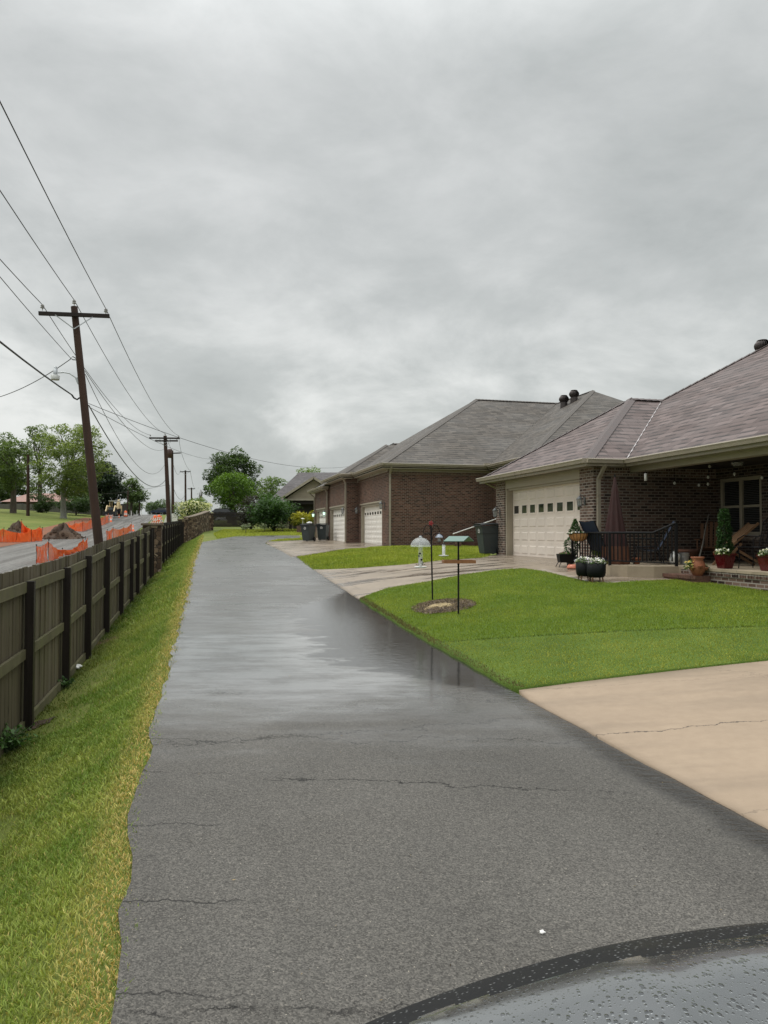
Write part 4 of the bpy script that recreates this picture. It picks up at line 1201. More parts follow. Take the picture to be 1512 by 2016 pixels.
# ======================= house beyond the bend
def gable_house():
    Fh = Frame((-5.6, 73.0), (-.9, .44), 2.2)      # a runs left along its front
    o = thing('siding_house', 'grey roofed house with tan siding gable and dark porch beyond the shrubs', 'house', (-5.6, 73, 2.2))
    def W(px, py, d): return at(px, py, d)
    # gable front faces the viewer; corner posts taken at its own depth
    d = 70.0
    ax0, ax1 = atx(556, d), atx(700, d); ap = atx(618, d)
    zg, ze, za = 2.1, CAM_Z + (1048 - 977) / FPX * d, CAM_Z + (1048 - 939) / FPX * d
    mb = MB()
    mb.add([(ax0 + .5, d, ze - .1), (2 * ap - ax0 - .5, d, ze - .1), (ap, d, za - .25)], [(0, 1, 2)])
    mb.box(ax0 + .5, 2 * ap - ax0 - .5, d, d + .2, ze - .35, ze - .1)
    o1 = mb.build('gable_wall', None or M['siding'], o)
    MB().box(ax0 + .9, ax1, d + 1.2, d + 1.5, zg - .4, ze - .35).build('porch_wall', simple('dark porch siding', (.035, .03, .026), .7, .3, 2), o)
    MB().box(ax0 + .6, ax0 + .85, d + .1, d + .35, zg - .4, ze - .35).build('porch_column', M['fence_dark'], o)
    MB().box(ax0 + .5, ax1, d + .1, d + .3, ze - .75, ze - .352).build('porch_beam', M['fence_dark'], o)
    r = MB()
    al, ar = (ax0 - .1, d - .4, ze - .15), (2 * ap - ax0 + .1, d - .4, ze - .15); at_ = (ap, d - .4, za)
    bl_, br_ = (ax0 - .1, d + 9, ze - .15), (2 * ap - ax0 + .1, d + 9, ze - .15); bt = (ap, d + 9, za)
    r.poly([al, at_, bt, bl_]); r.poly([at_, ar, br_, bt])
    # main hip behind
    zr = CAM_Z + (1048 - 930) / FPX * 78
    x0, x1 = atx(528, 74), atx(760, 74); rx0, rx1 = atx(588, 78), atx(760, 78)
    r.poly([(x0, 73.2, ze - .4), (x1, 73.2, ze - .4), (rx1, 78, zr), (rx0, 78, zr)])
    r.poly([(x0, 73.2, ze - .4), (rx0, 78, zr), (x0, 83, ze - .4)]); r.poly([(x0, 83, ze - .4), (rx0, 78, zr), (rx1, 78, zr), (x1, 83, ze - .4)])
    r.build('roof', M['shingle_far'], o)
    fb = MB()
    fb.beam(V(al) + V((0, -.05, -.08)), V(at_) + V((0, -.05, -.08)), .08, .22); fb.beam(V(at_) + V((0, -.05, -.08)), V(ar) + V((0, -.05, -.08)), .08, .22)
    fb.box(ax0 + .3, 2 * ap - ax0 - .3, d - .1, d - .02, ze - .40, ze - .22)
    fb.build('barge_board', M['trim'], o)
    MB().box(x0 + .6, x1, 74, 74.3, zg - .5, ze - .4).build('wall', M['siding'], o)
    return o
def siding_mat():
    n = NT('lap siding'); uv = n.coord('UV'); v = sep(n, uv)[1]
    saw = n.math('FRACT', n.math('DIVIDE', v, .2))
    a = n.noise(uv, 2, 4)
    col = n.ramp(a, [(.3, (.27, .225, .165)), (.7, (.34, .29, .22))])
    col = n.mix(n.mapr(saw, 0, .12, .55, 0), col, (.08, .065, .05))
    return n.set(col, .6, n.bump(saw, .4, .02))
M['siding'] = siding_mat()
gable_house()

# house far off on the left, behind the trees
def far_house():
    d = 150.0
    o = thing('ranch_house', 'low brown house with pinkish shingle roof behind the trees across the street', 'house', (atx(60, d), d, 6.2))
    x0, x1 = atx(8, d), atx(124, d); zb = CAM_Z + (1048 - 1006) / FPX * d; ze = CAM_Z + (1048 - 987) / FPX * d; zr = CAM_Z + (1048 - 969) / FPX * d
    MB().box(x0 + .5, x1 - .5, d, d + 8, zb - 1, ze).build('wall', simple('brown siding', (.085, .05, .035), .8, .3, .5), o)
    r = MB()
    e = [(x0 - .5, d - .8, ze - .1), (x1 + .5, d - .8, ze - .1), (x1 + .5, d + 8.8, ze - .1), (x0 - .5, d + 8.8, ze - .1)]
    a, b = (x0 + 3.2, d + 4, zr), (x1 - 3.2, d + 4, zr)
    r.poly([e[0], e[1], b, a]); r.poly([e[1], e[2], b]); r.poly([e[2], e[3], a, b]); r.poly([e[3], e[0], a])
    r.build('roof', simple('pink brown shingles', (.30, .17, .14), .7, .35, 1.5), o)
    for k in range(3):
        xx = x0 + 2.6 + k * 3.6
        MB().box(xx, xx + 1.4, d - .06, d + .02, zb + 1.0, ze - .35).build('window', M['dark_glass'], o)
far_house()
# ------------------------------------------------------------------ wooden fence along the verge
def fence_x(y): return -2.27 - .236 * y + .006
FD = V((-.236, 1, 0)).normalized(); FN = V((FD.y, -FD.x, 0))       # FN points to the lane
def fpt(y, off=0.0, z=0.0):
    x = fence_x(y); return V((x, y, 0)) + FN * off + V((0, 0, z))
def fz(y): return zt(fence_x(y), y)

def build_fence(name, label, ys_, seed, board, post_h=1.83, rails=True, posts_dark=True):
    rr = random.Random(seed)
    y0, y1 = ys_[0], ys_[-1]
    t = thing(name, label, 'fence', (fence_x(y0), y0, fz(y0)))
    for i, y in enumerate(ys_):
        g = fz(y); h = post_h + rr.uniform(-.03, .04); ln = rr.uniform(-.02, .02)
        wd = .052 + rr.uniform(-.004, .006)
        b = fpt(y, .075); p = MB()
        a_ = FD * wd; c_ = FN * wd
        top = V((0, 0, g + h)) + FD * ln
        lo = V((0, 0, g - .3))
        p.hexa([b - a_ - c_ + lo, b + a_ - c_ + lo, b + a_ + c_ + lo, b - a_ + c_ + lo], [b - a_ - c_ + top, b + a_ - c_ + top, b + a_ + c_ + top, b - a_ + c_ + top])
        p.build('post', M['fence_post'] if posts_dark else board, t, bevel=.004)
    for i in range(len(ys_) - 1):
        ya, yb = ys_[i], ys_[i + 1]
        L_ = (fpt(yb) - fpt(ya)).length; n = max(1, round(L_ / .142)); mb = MB()
        for k in range(n):
            f0, f1 = k / n, (k + 1) / n
            yy = ya + (yb - ya) * (f0 + f1) / 2
            g = fz(yy); top = g + post_h + .13 + rr.uniform(-.009, .009); of = -.012 + rr.uniform(-.006, .006)
            p, q = fpt(ya + (yb - ya) * f0, of), fpt(ya + (yb - ya) * f1, of)
            d = (q - p); gap = .004 + (.010 if rr.random() < .12 else 0)
            p2, q2 = p + d.normalized() * gap, q - d.normalized() * gap
            b2 = V((0, 0, g - .02 + rr.uniform(0, .02))); t2 = V((0, 0, top)); tl = FN * -.019
            cup = FD * rr.uniform(-.006, .006) + FN * rr.uniform(-.012, .012); mb.cur = rr.random() * .98 + .01
            mb.hexa([p2 + tl + b2, q2 + tl + b2, q2 + b2, p2 + b2], [p2 + tl + t2 + cup, q2 + tl + t2 + cup, q2 + t2 + cup, p2 + t2 + cup])
        mb.build('panel', board, t)
        if rails:
            for hz, hh in ((.05, .13), (.92, .12), (post_h - .10, .13)):
                p, q = fpt(ya, .025), fpt(yb, .025)
                mb = MB().beam(p + V((0, 0, fz(ya) + hz)), q + V((0, 0, fz(yb) + hz)), .042, hh)
                mb.build('rail', M['fence_rail'], t)
    return t

post_y = [4.0, 6.5, 9.05, 11.4, 13.45, 15.9, 18.5, 20.9, 22.7, 25.2, 27.7, 28.55]
build_fence('wooden_fence', 'weathered mossy board fence with dark posts running along the grass verge', post_y, 3, M['fence_board'])
build_fence('wooden_fence', 'dark board fence between the stone pillar and the curved stone wall', list(np.linspace(30.6, 62.0, 14)), 5, M['fence_dark'])

def stone_pillar(name, label, y, w, h, off=0.0, x=None, zb=None):
    x_ = fence_x(y) if x is None else x
    z = (zt(x_, y) if zb is None else zb)
    t = thing(name, label, 'pillar', (x_, y, z))
    Fp = Frame((x_, y), (-.236, 1), 0)
    MB().fbox(Fp, -w / 2, w / 2, -w / 2, w / 2, z - .4, z + h - .09).build('shaft', M['stone'], t, bevel=.015)
    MB().fbox(Fp, -w / 2 - .06, w / 2 + .06, -w / 2 - .06, w / 2 + .06, z + h - .088, z + h).build('cap', M['stone_cap'], t, bevel=.012)
    return t
M['stone_cap'] = simple('stone cap', (.16, .125, .09), .8, .35, 4, .5)
stone_pillar('stone_pillar', 'square rubble stone pillar with flat cap in the middle of the board fence', 29.4, .70, 2.02)
stone_pillar('stone_pillar', 'far stone pillar with pale cap at the end of the dark board fence', 63.0, .75, 2.05)

# curved rubble wall
def stone_wall():
    t = thing('stone_wall', 'curved rubble stone wall with rising top below the white flowering shrub', 'wall', tuple(at(380, 1060, 66)))
    pts = []
    for f in np.linspace(0, 1, 9):
        px = 366 + (408 - 366) * f; d = 63.6 + 6.5 * f - 1.2 * math.sin(PI * f)
        ztop = CAM_Z + (1048 - (1020 - 12.5 * f ** 1.3)) / FPX * d
        pts.append((atx(px, d), d, ztop))
    mb = MB(); cap = MB()
    for (xa, ya, za), (xb, yb, zb) in zip(pts[:-1], pts[1:]):
        n = V((yb - ya, xa - xb, 0)).normalized() * .22
        lo = V((0, 0, -.5))
        ga, gb = zt(xa, ya) - .5, zt(xb, yb) - .5
        a, b = V((xa, ya, 0)), V((xb, yb, 0))
        mb.hexa([a + n + V((0, 0, ga)), b + n + V((0, 0, gb)), b - n + V((0, 0, gb)), a - n + V((0, 0, ga))][::1], [a + n + V((0, 0, za)), b + n + V((0, 0, zb)), b - n + V((0, 0, zb)), a - n + V((0, 0, za))])
        n2 = n * 1.25
        cap.hexa([a + n2 + V((0, 0, za + .003)), b + n2 + V((0, 0, zb + .003)), b - n2 + V((0, 0, zb + .003)), a - n2 + V((0, 0, za + .003))], [a + n2 + V((0, 0, za + .09)), b + n2 + V((0, 0, zb + .09)), b - n2 + V((0, 0, zb + .09)), a - n2 + V((0, 0, za + .09))])
    w = mb.build('wall', M['stone'], t); cap.build('coping', M['stone_cap'], t)
stone_wall()
d_ = 71.0
stone_pillar('stone_pillar', 'tall stone pillar ending the curved wall beside the grass', d_, .85, 2.35, x=atx(411, d_), zb=CAM_Z - 10 / FPX * d_)

def dark_fence():
    d = 82.0; x0, x1 = atx(418, d), atx(496, d)
    zb = CAM_Z + (1048 - 1040) / FPX * d; ztp = CAM_Z + (1048 - 1008) / FPX * d
    t = thing('wooden_fence', 'nearly black board fence at the back between stone pillar and shrubs', 'fence', (x0, d, zb))
    mb = MB(); n = 40
    rr = random.Random(4)
    for i in range(n):
        a = x0 + (x1 - x0) * i / n; b = x0 + (x1 - x0) * (i + 1) / n - .015
        mb.box(a, b, d, d + .03, zb - .6, ztp + rr.uniform(-.03, .03))
    mb.build('panel', M['fence_dark'], t)
    for zz_ in (zb + .3, ztp - .3): MB().box(x0, x1, d - .05, d - .002, zz_, zz_ + .1).build('rail', M['fence_dark'], t)
dark_fence()
def grey_fence():
    d = 139.0; x0, x1 = atx(-60, d), atx(250, d)
    zb = CAM_Z + (1048 - 1007) / FPX * d; ztp = CAM_Z + (1048 - 992) / FPX * d
    t = thing('wooden_fence', 'long grey privacy fence behind the lawn and trees across the street', 'fence', (x0, d, zb))
    n = 12
    for i in range(n):
        a = x0 + (x1 - x0) * i / n; b = x0 + (x1 - x0) * (i + 1) / n
        mb = MB()
        for k in range(16):
            p, q = a + (b - a) * k / 16, a + (b - a) * (k + .9) / 16
            mb.box(p, q, d, d + .03, zb - 1, ztp)
        mb.build('panel', M['fence_grey'], t)
        MB().box(a - .06, a + .06, d - .1, d - .004, zb - 1, ztp + .05).build('post', M['fence_grey'], t)
grey_fence()

# ------------------------------------------------------------------ utility poles and lines
def insulator(parent, p, s=1.0):
    p = V(p)
    return MB().lathe([(.012, 0), (.014, .08), (.075 * s, .09), (.06 * s, .12), (.03, .13), (.065 * s, .15), (.055 * s, .19), (.03, .22), (.001, .225)], p, 12).build('insulator', M['insul'], parent)
M['insul'] = simple('grey porcelain', (.30, .29, .28), .3, .3, 9, .05)

def pole(label, base, top, r0, r1_, arms=(), braces=True, ins=True, name='utility_pole', ins_s=1.0):
    """arms: (height along the pole 0..1, half length left, half length right, thickness)"""
    base, top = V(base), V(top)
    t = thing(name, label, 'utility pole', tuple(base))
    n = 8
    pts = [base.lerp(top, i / n) for i in range(n + 1)]; pts[0] = base - V((0, 0, .5))
    MB().tube(pts, [r0 + (r1_ - r0) * i / n for i in range(n + 1)], 14).build('pole', M['pole_wood'], t)
    spots = []
    ax = V((1, .236, 0)).normalized()
    for f, hl, hr, th in arms:
        c = base.lerp(top, f); rr_ = r0 + (r1_ - r0) * f
        fw = V((ax.y, -ax.x, 0)) * (rr_ + th / 2)           # bolted on the viewer's side
        a = MB().beam(c - ax * hl + fw + V((0, 0, -.02)), c + ax * hr + fw + V((0, 0, .04)), th, th * 1.15).build('crossarm', M['arm_wood'], t)
        if braces:
            for s in (-1, 1):
                if (s < 0 and hl > .5) or (s > 0 and hr > .5):
                    MB().beam(c + ax * s * .62 + fw * 1.35 + V((0, 0, -.05)), c + fw * 1.2 + V((0, 0, -.50)), .035, .008, up=(0, 1, 0)).build('brace', M['zinc'], t)
        if ins:
            for e in (-hl + .12, hr - .12):
                q_ = c + ax * e + fw + V((0, 0, th * .6 + .02)); insulator(t, q_, ins_s); spots.append(q_ + V((0, 0, .2)))
    if ins:
        insulator(t, top + V((0, 0, .03)), ins_s); spots.append(top + V((0, 0, .24)))
    return t, spots
M['arm_wood'] = wood_mat('tarred arm wood', (.010, .007, .006), (.030, .020, .016), .7, 20, 6)

D1 = 26.0
b1 = at(203, 1100, D1); b1.z = zt(b1.x, b1.y)
t1 = at(146, 604, D1)
p1, s1 = pole('tall brown leaning utility pole with crossarm and street lamp behind the fence', b1, t1, .165, .115, [(.965, 1.16, 1.17, .11)])
axp = V((1, .236, 0)).normalized()
def on1(py):
    f = (CAM_Z + (1048 - py) / FPX * D1 - b1.z) / (t1.z - b1.z); return b1.lerp(t1, f)
# street lamp on a bent arm
c = on1(745); l0 = c - axp * .14
arm = [on1(752) - axp * .15, on1(742) - axp * .20, at(137, 735, D1), at(125, 733, D1), at(114, 734, D1)]
MB().tube(arm, .024, 8).build('lamp_arm', M['zinc'], p1)
MB().beam(on1(742) - axp * .13, on1(755) - axp * .13, .06, .05).build('lamp_bracket', M['zinc'], p1)
hd = at(109, 733, D1)
lh = MB().lathe([(.05, .13), (.05, .20), (.035, .20), (.001, .21)], hd, 12).lathe([(.07, -.10), (.075, .12), (.05, .13)], hd, 14).build('lamp_head', M['lamp_zinc'] if 'lamp_zinc' in M else M['zinc'], p1)
MB().lathe([(.14, -.26), (.155, -.12), (.10, -.10), (.06, -.09)], hd, 16).lathe([(.13, -.27), (.001, -.275)], hd, 16).build('lamp_shade', simple('clouded lamp refractor', (.55, .56, .54), .3, .1, 8, .3), lh)
MB().tube([on1(704) - axp * .12, on1(704) - axp * .22 + V((0, 0, .06)), on1(704) - axp * .30, on1(707) - axp * .22, on1(707) - axp * .12], .018, 6).build('wire_bracket', M['wire'], p1)
MB().tube([on1(782) - axp * .13, on1(786) - axp * .22, on1(783) - axp * .32, on1(777) - axp * .38], .03, 8).build('cable_clamp', M['wire'], p1)

D2 = 75.0
b2 = at(334, 1035, D2); b2.z = zt(b2.x, b2.y); t2 = at(325, 858, D2)
p2, s2 = pole('far dark utility pole with two crossarms beyond the stone pillar', b2, t2, .24, .17, [(.972, 1.55, 1.45, .13), (.945, 1.0, 1.25, .13)], ins_s=1.1)
MB().tube([b2 + V((.27, -.05, 0)), b2.lerp(t2, .5) + V((.24, -.05, 0))], .06, 8).build('conduit', M['zinc'], p2)
D3 = 88.0
b3_ = at(341, 1030, D3); b3_.z = zt(b3_.x, b3_.y); t3 = at(339, 887, D3)
p3, s3 = pole('dark utility pole carrying a transformer can and a one sided arm', b3_, t3, .20, .13, [(.965, .05, 1.0, .11)], braces=False, ins=False)
MB().lathe([(.001, -.02), (.27, 0), (.28, .95), (.20, 1.05), (.001, 1.06)], at(334.5, 901.5, D3 - .3), 14).build('transformer', simple('brown transformer steel', (.06, .03, .025), .5, .35, 3), p3)
D4 = 125.0
b4_ = at(365.5, 1035, D4); b4_.z = zt(b4_.x, b4_.y); t4 = at(365, 926, D4)
p4, s4 = pole('thin distant utility pole with crossarm above the flowering shrub', b4_, t4, .20, .14, [(.97, .9, .85, .12)], ins=False)
D5 = 175.0
b5 = at(377, 1030, D5); b5.z = zt(b5.x, b5.y); t5 = at(377, 960, D5)
p5, s5 = pole('smallest utility pole with crossarm farthest down the line', b5, t5, .22, .16, [(.96, .9, .85, .14)], ins=False)
d = 112.0
b6 = at(55, 1014, d); b6.z = zt(b6.x, d); t6 = at(55.5, 895, d)
p6, s6 = pole('reddish utility pole with grey box standing on the lawn across the street', b6, t6, .26, .19, (), ins=False)
MB().beam(at(61, 922, d - .3), at(61, 913, d - .3), .45, .3).build('meter_box', M['zinc'], p6)
d = 150.0
b7 = at(274, 1014, d); b7.z = zt(b7.x, d); t7 = at(275, 979, d)
pole('thin bare pole at the crest of the street', b7, t7, .16, .12, (), ins=False)
d = 135.0
b8 = at(250.5, 1011, d); b8.z = zt(b8.x, d); t8 = at(252, 965, d)
pole('slim pole beside the orange barrel at the tree line', b8, t8, .14, .11, (), ins=False)

def cable(label, p, q, sag, r, n=22, name='power_line', group=None):
    p, q = V(p), V(q)
    pts = [p.lerp(q, f) - V((0, 0, sag * 4 * f * (1 - f))) for f in np.linspace(0, 1, n)]
    o = MB().tube(pts, r, 6).build(name, M['wire'], None, uv=False)
    tag(o, label, 'power line', group)
    return o
GL = 'wires strung along the pole line'
# spans that pass over the viewer's left shoulder
BK = V((2.0, -24, 9.0))
def back(p, dz=0.0, dx=0.0): return V((p.x + .245 * 50 + dx, p.y - 50, p.z + dz))
sl, sr_, sc = s1[0], s1[1], s1[2]
cable('overhead wire from the left end of the near crossarm to the left frame edge', sl, back(sl, -.35), .95, .013, group=GL)
cable('overhead wire from the near pole top to the left frame edge', sc, back(sc, -.1), .85, .013, group=GL)
cable('overhead wire from the right end of the near crossarm, highest at left frame edge', sr_, back(sr_, -.1), .75, .013, group=GL)
nb = on1(705) - axp * .28
cable('thin neutral wire running up left just below the crossarm wires', nb, back(nb, .95), .75, .010, group=GL)
cb = on1(777) - axp * .38
cable('thick black cable running up left in front of the street lamp', cb, back(cb, .35), .95, .024, group=GL)
cable('service wire dropping left from the near pole past the lamp head', nb, at(-60, 792, 34), .35, .014, group=GL)
# spans to the second pole
cable('overhead wire between the left crossarm ends of the two poles', sl, s2[0], 1.0, .014, group=GL)
cable('overhead wire between the tops of the two poles', sc, s2[4], .9, .014, group=GL)
cable('overhead wire between the right crossarm ends of the two poles', sr_, s2[1], .85, .014, group=GL)
cable('thin neutral wire sagging between the two nearest poles', on1(728) + axp * .14, b2.lerp(t2, .86) - axp * .2, 1.0, .012, group=GL)
cable('second thin wire sagging lower between the two nearest poles', on1(735) + axp * .14, b2.lerp(t2, .70) - axp * .2, 2.0, .012, group=GL)
cable('thick black cable sagging deepest between the two nearest poles', on1(797) + axp * .15, b2.lerp(t2, .545) - axp * .2, 1.55, .022, group=GL)
cable('wire crossing the sky from the near pole towards the brick house roofs', on1(793) + axp * .15, at(690, 918, 60), .9, .0095, group=GL)
cable('lower wire crossing from the near pole into the big tree', on1(800) + axp * .15, at(440, 903, 90), .7, .010, group=GL)
for k, (a, b_) in enumerate(((s2[1], t3 + axp * 1.0), (s2[4], t3))):
    cable(('wire from second pole to the one sided arm', 'wire from second pole to the top of the transformer pole')[k], a, b_, .15, .016, group=GL)
cable('wire from the one sided arm to the distant pole', t3 + axp * 1.0, t4 + axp * .8, .5, .018, group=GL)
cable('wire from the transformer pole to the left of the distant pole', t3 + V((0, 0, -1.0)), t4 - axp * .8, 1.2, .018, group=GL)
cable('low cable from transformer pole to distant pole', b3_.lerp(t3, .55), b4_.lerp(t4, .55), 1.3, .022, group=GL)
cable('wire between the two farthest crossarm poles', t4 + axp * .8, t5 + axp * .8, .8, .024, group=GL)
cable('faint wire leaving second pole to the left over the street', b2.lerp(t2, .50), at(150, 972, 110), .4, .016, group=GL)
# ------------------------------------------------------------------ trees and shrubs
def np_cross(a, b): return np.cross(a, b)
def leaf_cloud(P, size, c_dark, c_light, up, seed, aspect=.6):
    """quads of one leaf (or leaf spray) each at points P; up = 0..1 brightness of each"""
    r = np.random.default_rng(seed); n = len(P)
    nrm = r.normal(size=(n, 3)); nrm[:, 2] = np.abs(nrm[:, 2]) + .35; nrm /= np.linalg.norm(nrm, axis=1)[:, None]
    t = r.normal(size=(n, 3)); t -= (t * nrm).sum(1)[:, None] * nrm; t /= np.linalg.norm(t, axis=1)[:, None]
    b = np.cross(nrm, t)
    s = (size * (.55 + .9 * r.random(n)))[:, None]
    vs = np.stack([P - t * s, P - b * s * aspect * .5 + t * s * .1, P + t * s, P + b * s * aspect * .5 + t * s * .1], 1).reshape(-1, 3)
    qd = np.arange(n * 4).reshape(-1, 4)
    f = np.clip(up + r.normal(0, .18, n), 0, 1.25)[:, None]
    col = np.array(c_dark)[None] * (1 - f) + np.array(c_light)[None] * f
    col *= (1.05 + .5 * r.random(n))[:, None]
    return vs, qd, np.repeat(col, 4, 0)

def crown_points(centres, radii, per, seed, shell=.55):
    r = np.random.default_rng(seed); out = []; br = []
    zs_ = [c[2] for c in centres]; z0, z1 = min(zs_), max(zs_) + 1e-3
    for c, rad in zip(centres, radii):
        n = int(per * (rad[0] * rad[1] + rad[0] * rad[2]) / 2)
        d = r.normal(size=(n, 3)); d /= np.linalg.norm(d, axis=1)[:, None]
        k = (shell + (1 - shell) * r.random(n)) ** .8
        k *= (1 + .22 * np.sin(d[:, 0] * 7 + c[0]) * np.cos(d[:, 2] * 6 + c[1]))
        p = np.array(c)[None] + d * k[:, None] * np.array(rad)[None]
        out.append(p)
        br.append(.30 + .42 * d[:, 2] * .8 + .25 * (p[:, 2] - z0) / (z1 - z0) + .12 * k)  # upper and outer leaves painted lighter, as if lit from above
    return np.concatenate(out), np.concatenate(br)

def tree(name, label, cat, base, trunk_h, crown, n_clump, clump_r, per, leaf, dark, light, seed, trunk_r=.25, lean=(0, 0), group=None, gap=.0, bark=None, limbs=6, profile=None):
    """crown: (cx, cy, cz, rx, ry, rz) centre and half axes in world units"""
    rr = random.Random(seed); base = V(base)
    t = thing(name, label, cat, tuple(base), group)
    cx, cy, cz, rx, ry, rz = crown
    cent, rad = [], []
    for i in range(n_clump):
        while True:
            a, b, c_ = rr.uniform(-1, 1), rr.uniform(-1, 1), rr.uniform(-1, 1)
            q_ = a * a + b * b + c_ * c_
            if q_ < 1 and q_ > .12: break
        if profile: 
            k = profile((c_ + 1) / 2); a *= k; b *= k
        cent.append((cx + a * rx * .82, cy + b * ry * .82, cz + c_ * rz * .82))
        k = clump_r * rr.uniform(.6, 1.25); rad.append((k * rr.uniform(.8, 1.25), k * rr.uniform(.8, 1.25), k * rr.uniform(.45, .8)))
    P_, br = crown_points(cent, rad, per, seed)
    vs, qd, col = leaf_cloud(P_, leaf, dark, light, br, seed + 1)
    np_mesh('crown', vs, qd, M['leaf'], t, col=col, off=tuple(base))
    mb = MB(); top = V((cx + lean[0], cy, cz + rz * .35))
    fork = V((base.x + lean[0] * .5, base.y, base.z + trunk_h))
    mb.tube([base - V((0, 0, .4)), base + V((0, 0, .15)), base.lerp(fork, .5) + V((rr.uniform(-.1, .1) * trunk_r * 3, 0, 0)), fork, fork.lerp(top, .6), top], [trunk_r * 1.7, trunk_r * 1.25, trunk_r, trunk_r * .85, trunk_r * .45, trunk_r * .12], 9)
    for i in range(limbs):
        c_ = V(cent[rr.randrange(len(cent))]); s = fork.lerp(top, rr.uniform(-.1, .5)) if trunk_h > .6 else fork
        mid = s.lerp(c_, .5) + V((rr.uniform(-.3, .3), 0, rr.uniform(0, .5)))
        mb.tube([s, mid, c_], [trunk_r * .42, trunk_r * .26, trunk_r * .08], 6)
    mb.build('trunk', bark or M['bark'], t)
    return t
M['bark'] = wood_mat('tree bark', (.035, .027, .02), (.12, .10, .08), .9, 6, 1.2)
M['bark_pale'] = wood_mat('lichened bark', (.10, .10, .085), (.30, .30, .26), .9, 5, 2)

def px_tree(name, label, cat, px, py_base, d, x0, x1, ytop, ybot, **kw):
    """place a tree by where it stands and how large it is seen to be"""
    s = d / FPX
    b = at(px, py_base, d); b.z = min(b.z, zt(b.x, b.y) + .3) if kw.pop('onground', True) else b.z
    cx = (atx(x0, d) + atx(x1, d)) / 2; rx = abs(atx(x1, d) - atx(x0, d)) / 2
    zt0 = CAM_Z + (1048 - ytop) * s; zb0 = CAM_Z + (1048 - ybot) * s
    return tree(name, label, cat, tuple(b), kw.pop('trunk_h', max(.3, zb0 - b.z)), (cx, d, (zt0 + zb0) / 2, rx, kw.pop('ry', rx), (zt0 - zb0) / 2), **kw)
TG = 'trees along the far side of the street'
D_, L_ = (.030, .055, .014), (.105, .165, .035)
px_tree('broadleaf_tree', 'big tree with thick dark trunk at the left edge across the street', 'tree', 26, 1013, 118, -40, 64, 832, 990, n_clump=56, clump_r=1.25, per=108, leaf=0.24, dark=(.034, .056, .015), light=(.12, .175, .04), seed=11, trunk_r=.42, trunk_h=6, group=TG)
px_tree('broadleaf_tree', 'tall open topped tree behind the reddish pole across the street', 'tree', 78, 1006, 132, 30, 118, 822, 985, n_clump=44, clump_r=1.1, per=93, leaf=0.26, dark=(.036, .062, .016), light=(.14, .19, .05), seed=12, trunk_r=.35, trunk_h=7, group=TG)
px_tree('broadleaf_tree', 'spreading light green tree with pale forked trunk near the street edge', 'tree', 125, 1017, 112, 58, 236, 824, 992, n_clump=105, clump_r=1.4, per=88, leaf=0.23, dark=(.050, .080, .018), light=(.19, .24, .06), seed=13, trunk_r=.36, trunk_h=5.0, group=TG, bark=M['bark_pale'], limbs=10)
px_tree('evergreen_tree', 'very dark dense evergreen behind the yellow backhoe', 'tree', 208, 1010, 138, 172, 250, 900, 1006, n_clump=44, clump_r=1.6, per=116, leaf=0.27, dark=(.010, .018, .010), light=(.030, .048, .024), seed=14, trunk_r=.4, group=TG)
px_tree('broadleaf_tree', 'green tree right of the dark evergreen at the street crest', 'tree', 258, 1009, 148, 234, 282, 938, 1004, n_clump=30, clump_r=1.3, per=93, leaf=0.27, dark=(.028, .048, .014), light=(.09, .14, .035), seed=15, trunk_r=.3, group=TG)
px_tree('bush', 'rounded green bush below the tall trees beside the far house', 'bush', 80, 1006, 128, 58, 112, 965, 1008, n_clump=16, clump_r=1.2, per=108, leaf=0.24, dark=(.016, .030, .010), light=(.05, .085, .022), seed=16, trunk_r=.1, trunk_h=.3, group='bushes along the far lawn')
px_tree('bush', 'broad dark bush behind the pale forked trunk across the street', 'bush', 150, 1008, 126, 112, 196, 970, 1010, n_clump=22, clump_r=1.3, per=108, leaf=0.24, dark=(.014, .028, .010), light=(.055, .095, .024), seed=17, trunk_r=.1, trunk_h=.3, group='bushes along the far lawn')
px_tree('broadleaf_tree', 'background tree filling the gap left of the leaning pole', 'tree', 170, 1004, 160, 120, 206, 900, 1004, n_clump=34, clump_r=2.0, per=78, leaf=0.35, dark=(.022, .040, .012), light=(.075, .12, .03), seed=18, trunk_r=.3, group=TG)
px_tree('broadleaf_tree', 'background tree behind the far house on the left', 'tree', 5, 1004, 168, -40, 60, 880, 1000, n_clump=34, clump_r=2.2, per=71, leaf=0.38, dark=(.020, .036, .012), light=(.07, .11, .028), seed=19, trunk_r=.35, group=TG)
px_tree('broadleaf_tree', 'low grey green tree just left of the bare pole at the crest', 'tree', 268, 1012, 230, 240, 276, 984, 1016, n_clump=18, clump_r=1.9, per=68, leaf=0.38, dark=(.035, .052, .024), light=(.085, .12, .045), seed=20, trunk_r=.3, group=TG)
px_tree('broadleaf_tree', 'hazy tree between the bare pole and the second utility pole', 'tree', 305, 1014, 240, 280, 335, 988, 1018, n_clump=22, clump_r=2.1, per=68, leaf=0.38, dark=(.035, .055, .026), light=(.08, .12, .05), seed=21, trunk_r=.3, group=TG)
